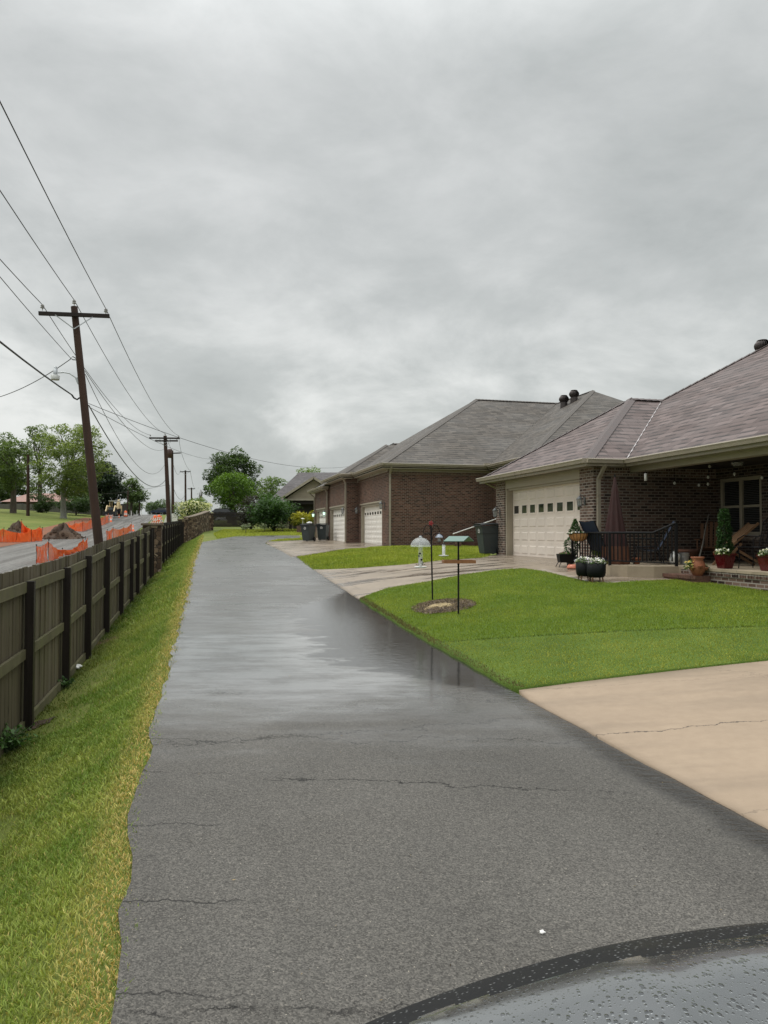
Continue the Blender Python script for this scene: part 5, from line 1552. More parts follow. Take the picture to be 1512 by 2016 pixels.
# behind the bend
TB = 'trees behind the bend of the lane'
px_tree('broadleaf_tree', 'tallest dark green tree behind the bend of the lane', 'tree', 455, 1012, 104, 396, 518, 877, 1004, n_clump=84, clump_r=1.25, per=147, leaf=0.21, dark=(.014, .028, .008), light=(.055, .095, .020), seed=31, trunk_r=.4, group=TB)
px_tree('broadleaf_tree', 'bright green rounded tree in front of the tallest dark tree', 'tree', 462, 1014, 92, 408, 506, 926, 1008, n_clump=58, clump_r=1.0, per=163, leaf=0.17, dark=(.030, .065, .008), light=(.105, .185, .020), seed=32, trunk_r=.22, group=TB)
px_tree('broadleaf_tree', 'pale leaved tree left of the siding house roof', 'tree', 540, 1012, 98, 500, 572, 931, 1000, n_clump=34, clump_r=1.0, per=132, leaf=0.18, dark=(.032, .060, .014), light=(.12, .18, .04), seed=33, trunk_r=.25, group=TB)
px_tree('broadleaf_tree', 'pale treetop showing above the siding house roof', 'tree', 611, 1012, 120, 570, 656, 914, 990, n_clump=34, clump_r=1.2, per=108, leaf=0.23, dark=(.05, .085, .022), light=(.17, .24, .06), seed=34, trunk_r=.25, group=TB)
px_tree('bare_tree', 'small leafless tree beside the tallest dark tree', 'tree', 395, 1010, 110, 386, 402, 955, 1000, n_clump=8, clump_r=.5, per=12, leaf=0.15, dark=(.04, .05, .03), light=(.07, .08, .05), seed=35, trunk_r=.14, limbs=14)
SB = 'shrubs in front of the siding house'
px_tree('shrub', 'dark maroon leaved shrub at the end of the black fence', 'shrub', 494, 1038, 72, 478, 512, 974, 1044, n_clump=34, clump_r=.75, per=232, leaf=0.12, dark=(.012, .012, .010), light=(.035, .032, .022), seed=36, trunk_r=.08, trunk_h=.3, group=SB)
px_tree('shrub', 'large layered green shrub in front of the siding house porch', 'shrub', 540, 1040, 67, 494, 582, 971, 1046, n_clump=80, clump_r=.85, per=232, leaf=0.13, dark=(.012, .030, .010), light=(.050, .105, .022), seed=37, trunk_r=.1, trunk_h=.4, group=SB)
px_tree('hedge', 'yellow and green clipped hedge behind the two wheeled bins', 'hedge', 602, 1036, 66, 566, 640, 1006, 1040, n_clump=44, clump_r=.5, per=294, leaf=0.10, dark=(.060, .085, .010), light=(.33, .30, .022), seed=38, trunk_r=.05, trunk_h=.2, ry=.8)
px_tree('flowering_shrub', 'cream flowering arching shrub above the curved stone wall', 'shrub', 380, 1025, 76, 351, 420, 980, 1026, n_clump=36, clump_r=.85, per=202, leaf=0.14, dark=(.030, .060, .014), light=(.13, .19, .045), seed=39, trunk_r=.08, trunk_h=.3)
# flower sprays on the arching shrub
_fs = bpy.data.objects['flowering_shrub']
rr = np.random.default_rng(5); n_ = 900
fx = np.array([atx(p, 75) for p in 354 + 64 * rr.random(n_)]); fy = 74.2 + 1.2 * rr.random(n_)
fz_ = CAM_Z + (1048 - (985 + 36 * rr.random(n_) ** 1.2 + 8 * np.abs((fx - atx(380, 75)) / 2))) / FPX * 75
vs, qd, col = leaf_cloud(np.stack([fx, fy, fz_], -1), .16, (.38, .40, .20), (.70, .68, .48), rr.random(n_), 6, .55)
np_mesh('blossom', vs, qd, M['petal'], _fs, col=col, off=tuple(_fs.location))
# woodland that closes the view in every direction, far off
def woods():
    r = np.random.default_rng(77); cs, rs = [], []
    for i in range(300):
        a = r.uniform(-1.2, 1.2); d = r.uniform(255, 330)
        x, y = d * math.sin(a), d * math.cos(a)
        if -.36 < x / y < -.22: continue
        z = float(zt_np(x, y)); h = r.uniform(4, 8)
        k = r.uniform(3.5, 6); cs.append((x, y, z + h * .5)); rs.append((k, k, h * .6))
    P_, br = crown_points(cs, rs, 6.5, 9, .8)
    vs, qd, col = leaf_cloud(P_, 1.0, (.030, .046, .020), (.075, .105, .04), br, 3)
    o = np_mesh('woods', vs, qd, M['leaf'], col=col); o['kind'] = 'stuff'; o['label'] = 'distant grey green woodland along the horizon'
woods()
# low bed planting in front of the shrubs
for i, (px, lab) in enumerate(((484, 'pale tufted plant at the left end of the shrub bed'), (520, 'silvery low plant under the big green shrub'), (556, 'silvery low plant at the right end of the shrub bed'))):
    px_tree('low_plant', lab, 'plant', px, 1041, 65, px - 12, px + 12, 1031, 1041, n_clump=7, clump_r=.28, per=403, leaf=0.09, dark=(.05, .075, .03), light=(.18, .21, .12), seed=60 + i, trunk_r=.02, trunk_h=.05, group='low plants edging the shrub bed')
# ------------------------------------------------------------------ road works on the street
def net_fence(label, posts, heights, seed, sag=.25, cell=(.085, .062), group='orange safety net fences', strand=.044):
    """posts: ground points; heights: net top at each post. Lattice of flat strands hung between dark pins."""
    rr = random.Random(seed); P_ = [V((p[0], p[1], zt(p[0], p[1]))) for p in posts]
    heights = [h * rr.uniform(.78, .95) for h in heights]
    t = thing('safety_fence', label, 'safety fence', tuple(P_[0]), group)
    for p, h in zip(P_, heights):
        tp = p + V((rr.uniform(-.12, .12), rr.uniform(-.1, .1), h + .05))
        MB().tube([p - V((0, 0, .2)), tp], .013, 6).lathe([(.035, 0), (.035, .05), (.001, .06)], tp, 8).build('post', M['black_metal'], t)
    mb = MB(); ws = strand / 2
    for i in range(len(P_) - 1):
        a, b = P_[i], P_[i + 1]; L_ = (b - a).length; n = max(4, int(L_ / cell[0]))
        sg = 1.35 * sag * rr.uniform(.6, 1.3) * min(1, L_ / 2.5); dirn = (b - a).normalized(); nm = V((dirn.y, -dirn.x, 0))
        def S(f, v):
            """f along the span, v up the net (0 bottom, 1 top)"""
            top = (heights[i] * (1 - f) + heights[i + 1] * f) - sg * 4 * f * (1 - f)
            lo = .02 + .05 * math.sin(f * 9 + i)
            p = a.lerp(b, f); zg = zt(p.x, p.y)
            w = .05 * math.sin(f * 23 + v * 3 + i) + .07 * math.sin(PI * v) * math.sin(f * 6)
            return V((p.x, p.y, zg + lo + (top - lo) * v)) + nm * w
        rows = max(5, int(max(heights) / cell[1])); seg = 7
        for k in range(n + 1):
            f = k / n
            for j in range(seg):
                p, q = S(f, j / seg), S(f, (j + 1) / seg); d = dirn * ws
                mb.add([p - d, p + d, q + d, q - d], [(0, 1, 2, 3)])
        m = max(4, n // 3)
        for r in range(rows + 1):
            v = r / rows
            for k in range(m):
                p, q = S(k / m, v), S((k + 1) / m, v); d = V((0, 0, ws * .75)); off = nm * .004
                mb.add([p - d + off, q - d + off, q + d + off, p + d + off], [(0, 1, 2, 3)])
    mb.build('net', M['net'], t, uv=False)
    return t
def gxy(px, d): return (atx(px, d), d)
net_fence('sagging orange net fence closest to the board fence, left of the leaning pole', [gxy(72, 35.7), gxy(95, 37.0), gxy(126, 42), gxy(163, 47.5), gxy(172, 52)], [1.05, 1.12, .40, .92, .8], 1, .16)
net_fence('orange net fence right of the leaning pole above the board fence', [gxy(209, 58), gxy(222, 61), gxy(243, 70), gxy(259, 82)], [1.12, 1.2, 1.0, 1.0], 2, .12)
net_fence('orange net box around a hole at the left edge of the street', [gxy(-12, 58), gxy(5, 59), gxy(32, 60), gxy(62, 61), gxy(82, 62.5), gxy(78, 67), gxy(52, 70), gxy(41, 69)], [1.1, 1.25, .95, 1.05, 1.2, 1.25, 1.0, 1.55], 3, .15)
net_fence('long wavy orange net fence behind the dirt pile along the far kerb', [gxy(134, 82), gxy(148, 80), gxy(163, 79), gxy(178, 86), gxy(192, 92), gxy(206, 98), gxy(214, 104)], [.9, 1.15, 1.3, 1.35, 1.4, 1.35, 1.4], 4, .18)

def mound(name, label, px, d, w, dp, h, seed, mat, clods=110):
    x, y = gxy(px, d); z = zt(x, y); rr = random.Random(seed)
    t = thing(name, label, 'dirt pile', (x, y, z))
    n, m = 26, 12; vs = []; fs = []
    for i in range(m + 1):
        f = i / m
        for k in range(n):
            a = 2 * PI * k / n
            r = f * (1 + .16 * math.sin(3 * a + seed) + .1 * math.sin(5 * a + 2 * seed))
            hh = h * max(0, 1 - f ** 1.25) * (1 + .3 * math.sin(4 * a + 6 * f + seed)) + rr.uniform(-.13, .13) * (f < .98) * min(1, f * 4)
            px_, py_ = x + r * w * math.cos(a), y + r * dp * math.sin(a)
            vs.append((px_, py_, zt(px_, py_) + hh - .03))
    for i in range(m):
        for k in range(n):
            a, b = i * n + k, i * n + (k + 1) % n; fs.append((a, b, b + n, a + n))
    MB().add(vs, fs, True).build('heap', mat, t)
    mb = MB()
    for _ in range(clods):
        a = rr.uniform(0, 2 * PI); f = rr.uniform(.3, 1.25); s = rr.uniform(.03, .15)
        cx, cy = x + f * w * math.cos(a), y + f * dp * math.sin(a)
        c = V((cx, cy, zt(cx, cy) + h * max(0, 1 - f ** 1.25) * .95))
        k = [V((rr.uniform(-s, s), rr.uniform(-s, s), rr.uniform(0, s))) for _ in range(4)]
        mb.hexa([c + V((-s, -s, -.05)), c + V((s, -s, -.05)), c + V((s, s, -.05)), c + V((-s, s, -.05))], [c + V((-s * .6, -s * .6, s)) + k[0] * .4, c + V((s * .6, -s * .5, s)) + k[1] * .4, c + V((s * .5, s * .6, s)) + k[2] * .4, c + V((-s * .6, s * .5, s)) + k[3] * .4])
    mb.build('clods', mat, t)
mound('dirt_pile', 'brown heap of dug soil on the street between two orange nets', 124, 66, 1.75, 1.3, 1.15, 3, M['soil'])
mound('dirt_pile', 'small dark soil heap behind the orange net box', 36, 74, 1.1, .9, .95, 5, M['soil'], 20)

def cone_proto(name, label, loc, s=1.0):
    t = thing(name, label, 'traffic cone', loc)
    MB().lathe([(.20 * s, 0), (.20 * s, .035 * s), (.13 * s, .036 * s), (.03 * s, .70 * s), (.001, .71 * s)], (0, 0, 0), 14).build('cone', M['orange_paint'], t, local=True)
    MB().lathe([(.106 * s, .22 * s), (.079 * s, .40 * s)], (0, 0, 0), 14).build('collar', M['white_paint'], t, local=True)
    return t
def gp(px, d): x, y = gxy(px, d); return (x, y, zt(x, y))
GC = 'cones and markers around the road works'
c0 = cone_proto('traffic_cone', 'orange cone with white collar at the end of the net behind the stone pillar', gp(262, 80), 1.0); c0['group'] = GC
copy_tree(c0, None, 'orange cone beside the white panel near the second utility pole', gp(317.5, 98), .3, 1.7)
copy_tree(c0, None, 'small orange cone right of the backhoe at the far kerb', gp(234, 122), .2, .9)
copy_tree(c0, None, 'orange cone at the far end of the wavy net', gp(218, 106), .2, 1.2)
def barrel(label, loc):
    t = thing('traffic_barrel', label, 'traffic barrel', loc, GC)
    prof = [(.28, .05), (.28, .28), (.27, .30), (.265, .50), (.255, .52), (.25, .74), (.24, .76), (.22, .98), (.12, 1.02), (.10, 1.08), (.001, 1.08)]
    MB().lathe(prof, (0, 0, 0), 16).build('drum', M['orange_paint'], t, local=True)
    MB().lathe([(.283, .32), (.272, .48)], (0, 0, 0), 16).lathe([(.262, .56), (.256, .70)], (0, 0, 0), 16).build('stripes', M['white_paint'], t, local=True)
    MB().lathe([(.36, 0), (.36, .06), (.30, .08)], (0, 0, 0), 16).build('base', M['black_metal'], t, local=True)
    return t
bA = barrel('orange and white barrel beside the tree line left of the crest', gp(247, 128))
bA.scale = (1.0, 1.0, 1.0)
copy_tree(bA, None, 'orange and white barrel in the cluster behind the stone pillar, left one', gp(305, 103), 0, 1.0)
copy_tree(bA, None, 'orange and white barrel in the cluster behind the stone pillar, right one', gp(313, 106), 0, 1.0)
def barricade(label, loc, s):
    t = thing('barricade', label, 'barricade', loc, GC)
    for x in (-.55, .55): MB().beam((x, -.25, 0), (x, 0, 1.0), .05, .05).beam((x, .25, 0), (x, .02, 1.0), .05, .05).build('leg', M['zinc'], t, local=True)
    for z in (.35, .78):
        MB().box(-.65, .65, -.10 - (1 - z) * .12, -.07 - (1 - z) * .12, z - .12, z + .12).build('board', M['white_paint'], t, local=True)
        mb = MB()
        for k in range(5):
            x = -.6 + k * .26
            mb.add([(x, -.104 - (1 - z) * .12, z - .12), (x + .11, -.104 - (1 - z) * .12, z - .12), (x + .21, -.104 - (1 - z) * .12, z + .12), (x + .10, -.104 - (1 - z) * .12, z + .12)], [(0, 1, 2, 3)])
        mb.build('stripes', M['orange_paint'], t, local=True)
    t.scale = (s, s, s)
    return t
barricade('striped orange barricade behind the stone pillar, facing the lane', gp(308, 96), 1.1)
barricade('striped orange barricade on the far kerb just past the backhoe', gp(215, 112), .9)
for i, (px, dd, lab) in enumerate(((258, 135, 'short white marker post nearest the orange barrel at the crest'), (269, 140, 'short white marker post in the middle of the street crest'), (278, 145, 'short white marker post right of the bare pole at the crest'))):
    x, y, z = gp(px, dd)
    tag(MB().tube([(x, y, z), (x, y, z + 1.0)], .07, 8).lathe([(.09, .0), (.09, .12)], (x, y, z + .9), 8).build('marker_post', M['white_paint']), lab, 'marker post', GC)
# white tarped panel beside the second pole
d = 80.0
pz = [at(319, 1036, d), at(349, 1036, d), at(348, 1011, d), at(329, 1011, d)]
wp = thing('road_panel', 'white slanted panel leaning beside the base of the second utility pole', 'panel', tuple(pz[0]))
mb = MB(); bk_ = V((0, .08, 0))
mb.hexa([pz[0], pz[1], pz[1] + bk_, pz[0] + bk_], [pz[3], pz[2], pz[2] + bk_, pz[3] + bk_]); mb.build('board', M['white_paint'], wp)
MB().beam(pz[2] + V((0, .1, .3)), V((pz[1].x, pz[1].y + .6, pz[1].z - .3)), .08, .08).build('prop', M['zinc'], wp)

# backhoe loader
def backhoe():
    dd = 122.0; s = .96
    x, y, z = gp(222, dd)
    t = thing('backhoe_loader', 'yellow backhoe loader with raised arms and canopy facing down the street', 'backhoe', (x, y, z + .25))
    ye = simple('machine yellow', (.80, .62, .36), .45, .2, 3); dk = simple('machine grey', (.030, .030, .033), .6, .3, 3)
    B = lambda mb, n, m, p=t: mb.build(n, m, p, local=True)
    B(MB().box(-.42, .42, -1.5, .9, .75, 1.55).box(-.36, .36, -1.56, -1.5, .8, 1.5), 'engine_cover', dk)
    B(MB().box(-.34, .34, -1.60, -1.565, 1.1, 1.48), 'grille', simple('pale grille', (.12, .15, .17), .3, .2, 5))
    B(MB().box(-.6, .6, .9, 2.2, .8, 1.3).box(-.55, .55, -1.3, .901, .55, .801), 'chassis', dk)
    for sx in (-1, 1):
        B(MB().beam((sx * .62, .3, 1.55), (sx * .66, -1.3, 1.75), .16, .28).beam((sx * .66, -1.3, 1.75), (sx * .66, -2.1, .75), .15, .26), 'loader_arm', ye)
        B(MB().beam((sx * .95, 1.2, .9), (sx * .95, 1.2, 1.9), .12, .5), 'stabilizer', ye)
        for (yy, r, w_) in ((-1.0, .48, .32), (1.35, .72, .45)):
            wv = MB(); k = 18; cx = sx * .85
            ring = [(r * .55, -w_ / 2), (r * .93, -w_ / 2), (r, -w_ / 4), (r, w_ / 4), (r * .93, w_ / 2), (r * .55, w_ / 2)]
            vs = [V((cx + o_, yy + q_ * math.cos(2 * PI * j / k), r + q_ * math.sin(2 * PI * j / k))) for q_, o_ in ring for j in range(k)]
            fs = [(i * k + j, i * k + (j + 1) % k, (i + 1) * k + (j + 1) % k, (i + 1) * k + j) for i in range(5) for j in range(k)]
            wv.add(vs, fs, True)
            wh = B(wv, 'wheel', M['black_metal'])
            B(MB().tube([(cx - w_ * .3, yy, r), (cx + w_ * .3, yy, r)], r * .56, 14), 'rim', ye, wh)
        for yy in (.15, 1.75):
            B(MB().beam((sx * .62, yy, 1.3), (sx * .58, yy + (.1 if yy < 1 else -.1), 2.62), .08, .08), 'canopy_post', ye)
    B(MB().box(-1.05, 1.05, -2.55, -2.5, .12, .80).box(-1.05, 1.05, -2.5, -1.95, .10, .16).box(-1.05, -1.0, -2.5, -1.95, .16, .75).box(1.0, 1.05, -2.5, -1.95, .16, .75), 'bucket', dk)
    B(MB().box(-.78, .85, -.05, 1.95, 2.62, 2.74), 'canopy', simple('pale canopy', (.62, .63, .62), .5, .1, 3))
    B(MB().beam((.15, 2.3, 1.0), (.25, 2.9, 3.0), .24, .34).beam((.25, 2.9, 3.0), (.35, 3.6, 1.4), .2, .28), 'boom', ye)
    B(MB().box(-.28, .28, .75, 1.25, 1.3, 1.42).box(-.28, .28, 1.2, 1.3, 1.42, 1.95), 'seat', dk)
    t.scale = (s, s, s); t.rotation_euler = (0, 0, R(6))
backhoe()
# parked car and signs beyond the crest
def far_car(label, px, d, rz, col, s=1.0):
    x, y, z = gp(px, d)
    t = thing('parked_car', label, 'car', (x, y, z))
    paint = simple(label[:14], col, .3, .15, 3, .05)
    body = MB()
    prof = [(-2.1, .45), (-2.1, .82), (-1.9, .92), (-1.2, .95), (1.0, .98), (1.95, .86), (2.15, .70), (2.15, .42)]
    for sx in (-1,):
        vs = [V((-.85, yy, zz_)) for yy, zz_ in prof] + [V((.85, yy, zz_)) for yy, zz_ in prof]; n = len(prof)
        body.add(vs, [tuple(range(n)), tuple(range(n, 2 * n))[::-1]] + [(i, i + n, (i + 1) % n + n, (i + 1) % n) for i in range(n)])
    body.build('body', paint, t, local=True, bevel=.05)
    cab = [(-1.7, .94), (-1.15, 1.42), (.35, 1.45), (1.05, .96)]
    vs = [V((-.72 + .12 * (i in (1, 2)), yy, zz_)) for i, (yy, zz_) in enumerate(cab)] + [V((.72 - .12 * (i in (1, 2)), yy, zz_)) for i, (yy, zz_) in enumerate(cab)]
    MB().add(vs, [(0, 1, 2, 3), (7, 6, 5, 4), (0, 4, 5, 1), (2, 6, 7, 3)]).build('windows', M['dark_glass'], t, local=True)
    MB().add([vs[1] + V((0, 0, .02)), vs[2] + V((0, 0, .02)), vs[6] + V((0, 0, .02)), vs[5] + V((0, 0, .02))], [(0, 1, 2, 3)]).build('car_roof', paint, t, local=True)
    for yy in (-1.35, 1.35):
        for sx in (-.82, .82):
            MB().tube([(sx - .1, yy, .32), (sx + .1, yy, .32)], .33, 16).build('wheel', M['black_metal'], t, local=True)
    for sx in (-.6, .6):
        MB().box(sx - .16, sx + .16, -2.13, -2.09, .66, .80).build('headlight', M['white_plastic'], t, local=True)
    t.rotation_euler = (0, 0, rz); t.scale = (s, s, s)
    return t
far_car('dark blue car just over the street crest left of the second pole', 318, 176, R(70), (.02, .035, .07), 1.15)
far_car('blue car standing behind the curved stone wall near the big tree', 434, 90, R(80), (.03, .045, .10))
bpy.data.objects['parked_car.001'].location.z += .55 if 'parked_car.001' in bpy.data.objects else 0
# white road sign behind the second pole
x, y, z = gp(346.5, 90)
sgn = thing('road_sign', 'white sign panel on a post between the second utility pole and the transformer pole', 'sign', (x, y, z))
MB().tube([(0, 0, -.2), (0, 0, 3.3)], .04, 8).build('post', M['zinc'], sgn, local=True)
MB().box(-.75, .75, -.08, -.05, 2.0, 3.2).build('panel', M['white_paint'], sgn, local=True, bevel=.02)

# ------------------------------------------------------------------ wheeled bins
def bin_proto(label, loc, rz, group):
    t = thing('wheeled_bin', label, 'trash bin', loc, group)
    bm_ = M['bin']
    # body tapers to the foot, front leans; open underside step at the axle
    lo = [(-.24, -.27, .04), (.24, -.27, .04), (.24, .18, .04), (-.24, .18, .04)]
    mi = [(-.255, -.30, .22), (.255, -.30, .22), (.255, .30, .22), (-.255, .30, .22)]
    hi = [(-.31, -.40, .98), (.31, -.40, .98), (.31, .38, .98), (-.31, .38, .98)]
    mb = MB().hexa(lo, [(-.255, -.30, .22), (.255, -.30, .22), (.255, .19, .22), (-.255, .19, .22)]).hexa(mi, hi)
    mb.hexa([(-.33, -.42, .93), (.33, -.42, .93), (.33, .40, .93), (-.33, .40, .93)], [(-.335, -.425, .985), (.335, -.425, .985), (.335, .405, .985), (-.335, .405, .985)])
    mb.hexa([(-.298, -.376, .70), (.298, -.376, .70), (.298, .36, .70), (-.298, .36, .70)], [(-.306, -.388, .735), (.306, -.388, .735), (.306, .37, .735), (-.306, .37, .735)])
    for x in (-.18, 0, .18): mb.beam((x, .335, .3), (x, .40, .9), .05, .03)
    body = mb.build('body', bm_, t, local=True, bevel=.012)
    lv = []; n = 9
    for f in np.linspace(0, 1, n):
        y = -.45 + .88 * f; z = 1.0 + .055 * math.sin(PI * (f * .85 + .1))
        lv += [V((-.345, y, z - .03)), V((-.30, y, z + .025)), V((.30, y, z + .025)), V((.345, y, z - .03))]
    fs = [(i * 4 + k, i * 4 + k + 1, i * 4 + k + 5, i * 4 + k + 4) for i in range(n - 1) for k in range(3)]
    MB().add(lv, fs, True).box(-.345, .345, -.46, -.44, .96, 1.01).build('lid', M['bin_lid'], t, local=True)
    MB().tube([(-.30, .47, .95), (.30, .47, .95)], .018, 8).beam((-.25, .38, .93), (-.25, .47, .95), .03, .03).beam((.25, .38, .93), (.25, .47, .95), .03, .03).build('handle', M['bin_lid'], t, local=True)
    for sx in (-1, 1):
        k = 20; rg = [(.07, -.03), (.125, -.03), (.135, 0), (.125, .03), (.07, .03)]
        vs = [V((sx * .275 + o_, .25 + q_ * math.cos(2 * PI * j / k), .14 + q_ * math.sin(2 * PI * j / k))) for q_, o_ in rg for j in range(k)]
        w = MB().add(vs, [(i * k + j, i * k + (j + 1) % k, (i + 1) * k + (j + 1) % k, (i + 1) * k + j) for i in range(4) for j in range(k)], True).build('wheel', M['black_metal'], t, local=True)
        MB().tube([(sx * .275 - .02, .25, .14), (sx * .275 + .02, .25, .14)], .072, 14).build('rim', M['bin_lid'], w, local=True)
    MB().tube([(-.27, .25, .14), (.27, .25, .14)], .014, 8).build('axle', M['zinc'], t, local=True)
    # round white emblem: disc with a dark ring and a small dark figure
    def disc(r0, r1, off, n=24):
        c = V((0, -.372, .80)); u_ = V((1, 0, 0)); v_ = V((0, -.105, .99)).normalized(); nn_ = V((0, -.99, -.105)).normalized()
        m = MB(); vs = []
        for r_ in (r0, r1):
            vs += [c + u_ * r_ * math.cos(2 * PI * k / n) + v_ * r_ * math.sin(2 * PI * k / n) + nn_ * off for k in range(n)]
        m.add(vs, [(k, (k + 1) % n, (k + 1) % n + n, k + n) for k in range(n)]); return m
    e = disc(.001, .085, .014).build('emblem', M['white_plastic'], t, local=True)
    m2 = disc(.058, .068, .017)
    c = V((0, -.390, .80)); 
    for pts in (((-.035, -.03), (.035, -.03), (.028, 0), (-.028, 0)), ((-.012, 0), (.012, 0), (.012, .04), (-.012, .04))):
        m2.add([c + V((a, -.105 * b, b)) for a, b in pts], [(0, 1, 2, 3)])
    m2.build('emblem_mark', M['bin'], e, local=True)
    t.rotation_euler = (0, 0, rz)
    return t
M['bin'] = simple('slate green bin plastic', (.040, .052, .054), .5, .18, 4, .12)
M['bin_lid'] = simple('black lid plastic', (.018, .021, .023), .45, .25, 5, .12)
GB = 'wheeled trash bins by the garages'
def gnd(px, py, off=.012): p = ground(px, py); return (p.x, p.y, p.z + off)
q = gnd(965, 1098)
pbin = H1.P(6.66, -.15, 0)
k_ = pbin
bin1 = bin_proto('slate grey wheeled bin beside the left pier of the beige garage door', (k_.x, k_.y - .2, zt(k_.x, k_.y - .2) + .015), R(-75), GB)
q1 = gnd(607, 1066); q2 = gnd(636, 1064.5)
copy_tree(bin1, None, 'left bin of the pair by the far garage doors, white bag on its lid', q1, R(-28))
copy_tree(bin1, None, 'right bin of the pair by the far white garage doors', q2, R(-12))
rr = random.Random(8); mb = MB()
def blob(c, r, n=9, sq=.7, jit=.15, seed=0):
    r_ = random.Random(seed); m = MB(); vs = []; ph = r_.random() * 6
    for i in range(n + 1):
        th = PI * i / n
        for k in range(12):
            a = 2 * PI * k / 12; j = 1 + jit * math.sin(3 * a + ph + 2 * th) + jit * .6 * r_.uniform(-1, 1)
            vs.append(V(c) + V((r * j * math.sin(th) * math.cos(a), r * j * math.sin(th) * math.sin(a), -r * sq * j * math.cos(th))))
    m.add(vs, [(i * 12 + k, i * 12 + (k + 1) % 12, (i + 1) * 12 + (k + 1) % 12, (i + 1) * 12 + k) for i in range(n) for k in range(12)], True)
    return m
tag(blob((q1[0] + .08, q1[1], q1[2] + 1.13), .17, sq=.45, seed=3).build('plastic_bag', M['white_plastic']), 'crumpled white bag lying on the lid of the left bin', 'bag')
# low brick planter bed edge behind the bins
pA = at(592, 1053, 62)
bedm = MB().box(atx(584, 63), atx(602, 63), 63, 63.4, zt(atx(590, 63), 63) - .3, CAM_Z + (1048 - 1035) / FPX * 63).build('planter_wall', M['brick_red'])
tag(bedm, 'short red brick planter wall behind the left wheeled bin', 'planter wall')
d = 62.4
pa = at(596, 1035, d)
mb = MB().tube([V((pa.x, d, pa.z)), V((pa.x, d, pa.z + .55))], .02, 6).lathe([(.001, .0), (.16, -.05), (.17, -.08), (.05, -.10)], (pa.x, d, pa.z + .65), 12)
tag(mb.build('path_light', M['white_plastic']), 'white mushroom shaped path light above the brick planter wall', 'path light')
# ------------------------------------------------------------------ bird feeders on the lawn
g1 = ground(852, 1184); g2 = ground(902.5, 1213)
def w1(px, py, dy=0.0): return at(px, py, g1.y + dy)
def w2(px, py, dy=0.0): return at(px, py, g2.y + dy)
def oval(name, label, c, rx, ry, h, seed, mat, kind='stuff', lift=.045):
    n, m = 30, 8; vs = []; fs = []; rr = random.Random(seed)
    for i in range(m + 1):
        f = i / m
        for k in range(n):
            a = 2 * PI * k / n; r = f * (1 + .10 * math.sin(3 * a + seed) + .07 * math.sin(7 * a + 2 * seed))
            x, y = c[0] + r * rx * math.cos(a), c[1] + r * ry * math.sin(a)
            vs.append((x, y, zt(x, y) + lift + h * (1 - f * f) + rr.uniform(-.012, .012)))
    for i in range(m):
        for k in range(n):
            a, b = i * n + k, i * n + (k + 1) % n; fs.append((a, b, b + n, a + n))
    o = MB().add(vs, fs, True).build(name, mat)
    o['kind'] = kind; o['label'] = label
    return o
mc = ground(874, 1199)
oval('mulch', 'oval mulch bed under the two bird feeder poles', (mc.x, mc.y + .10), .56, .72, .05, 2, M['mulch'])
mc2 = ground(868, 1200)
oval('seed_husks', 'pale spilled seed husks on the mulch bed', (mc2.x, mc2.y - .05), .33, .24, .062, 4, M['mulch_pale'], lift=.058)
# loose bark chips
rr = np.random.default_rng(3); n_ = 4200
a_ = rr.random(n_) * 2 * PI; r_ = np.sqrt(rr.random(n_)) * 1.08
cx, cy = mc.x + r_ * .58 * np.cos(a_), mc.y + .10 + r_ * .74 * np.sin(a_)
cz = zt_np(cx, cy) + .055 + .05 * np.clip(1 - r_ ** 2, 0, 1)
vs, qd, col = leaf_cloud(np.stack([cx, cy, cz], -1), .017, (.035, .024, .018), (.26, .20, .13), rr.random(n_), 8, .7)
o = np_mesh('bark_chips', vs, qd, M['blade'], col=col); o['kind'] = 'stuff'; o['label'] = 'loose bark chips scattered over the mulch bed'

t = thing('feeder_pole', 'black shepherd pole with four curved hooks and a small red finial in the mulch bed', 'feeder pole', tuple(g1))
MB().tube([g1 - V((0, 0, .2)), w1(848.5, 1033)], .0155, 8).build('pole', M['black_metal'], t)
tp = w1(848.5, 1033)
def hook(pts, dy):
    P_ = [w1(a, b, dy * i / (len(pts) - 1)) for i, (a, b) in enumerate(pts)]; Q_ = []
    for i in range(len(P_) - 1):
        p0, p1, p2, p3 = P_[max(i - 1, 0)], P_[i], P_[i + 1], P_[min(i + 2, len(P_) - 1)]
        for f in (0, .25, .5, .75):
            Q_.append((p1 * 2 + (p2 - p0) * f + (p0 * 2 - p1 * 5 + p2 * 4 - p3) * f * f + (p1 * 3 - p0 - p2 * 3 + p3) * f ** 3) / 2)
    return MB().tube(Q_ + [P_[-1]], .0075, 6).build('hook', M['black_metal'], t)
hook([(850, 1053), (848, 1040), (843, 1034), (838, 1036), (835, 1042), (833, 1047), (834, 1049)], .15)
hook([(850, 1053), (852, 1040), (857, 1034), (861, 1035), (864, 1042), (866, 1048)], .12)
hook([(850.5, 1064), (848, 1054), (842, 1049.5), (834, 1052), (829, 1059), (827.5, 1068)], -.18)
hook([(850.5, 1064), (853, 1054), (859, 1050), (867, 1051.5), (872, 1055), (873.5, 1062)], -.15)
fin = tp + V((0, 0, .03))
rp = simple('red enamel', (.35, .015, .025), .4, .2, 9)
mb = MB()
for k in range(5):
    a = 2 * PI * k / 5
    u_ = V((math.cos(a), .25 * math.sin(a), math.sin(a))) * .035
    mb.lathe([(.001, -.02), (.02, 0), (.001, .02)], fin + u_, 8)
mb.lathe([(.001, -.02), (.02, 0), (.001, .02)], fin, 8); mb.beam(tp, fin, .012, .012)
mb.build('finial', rp, t)
M['clear'] = glass_mat('clear plastic', (.88, .92, .92), .08, .26)
M['seed'] = simple('bird seed', (.24, .20, .14), .8, .4, 60)
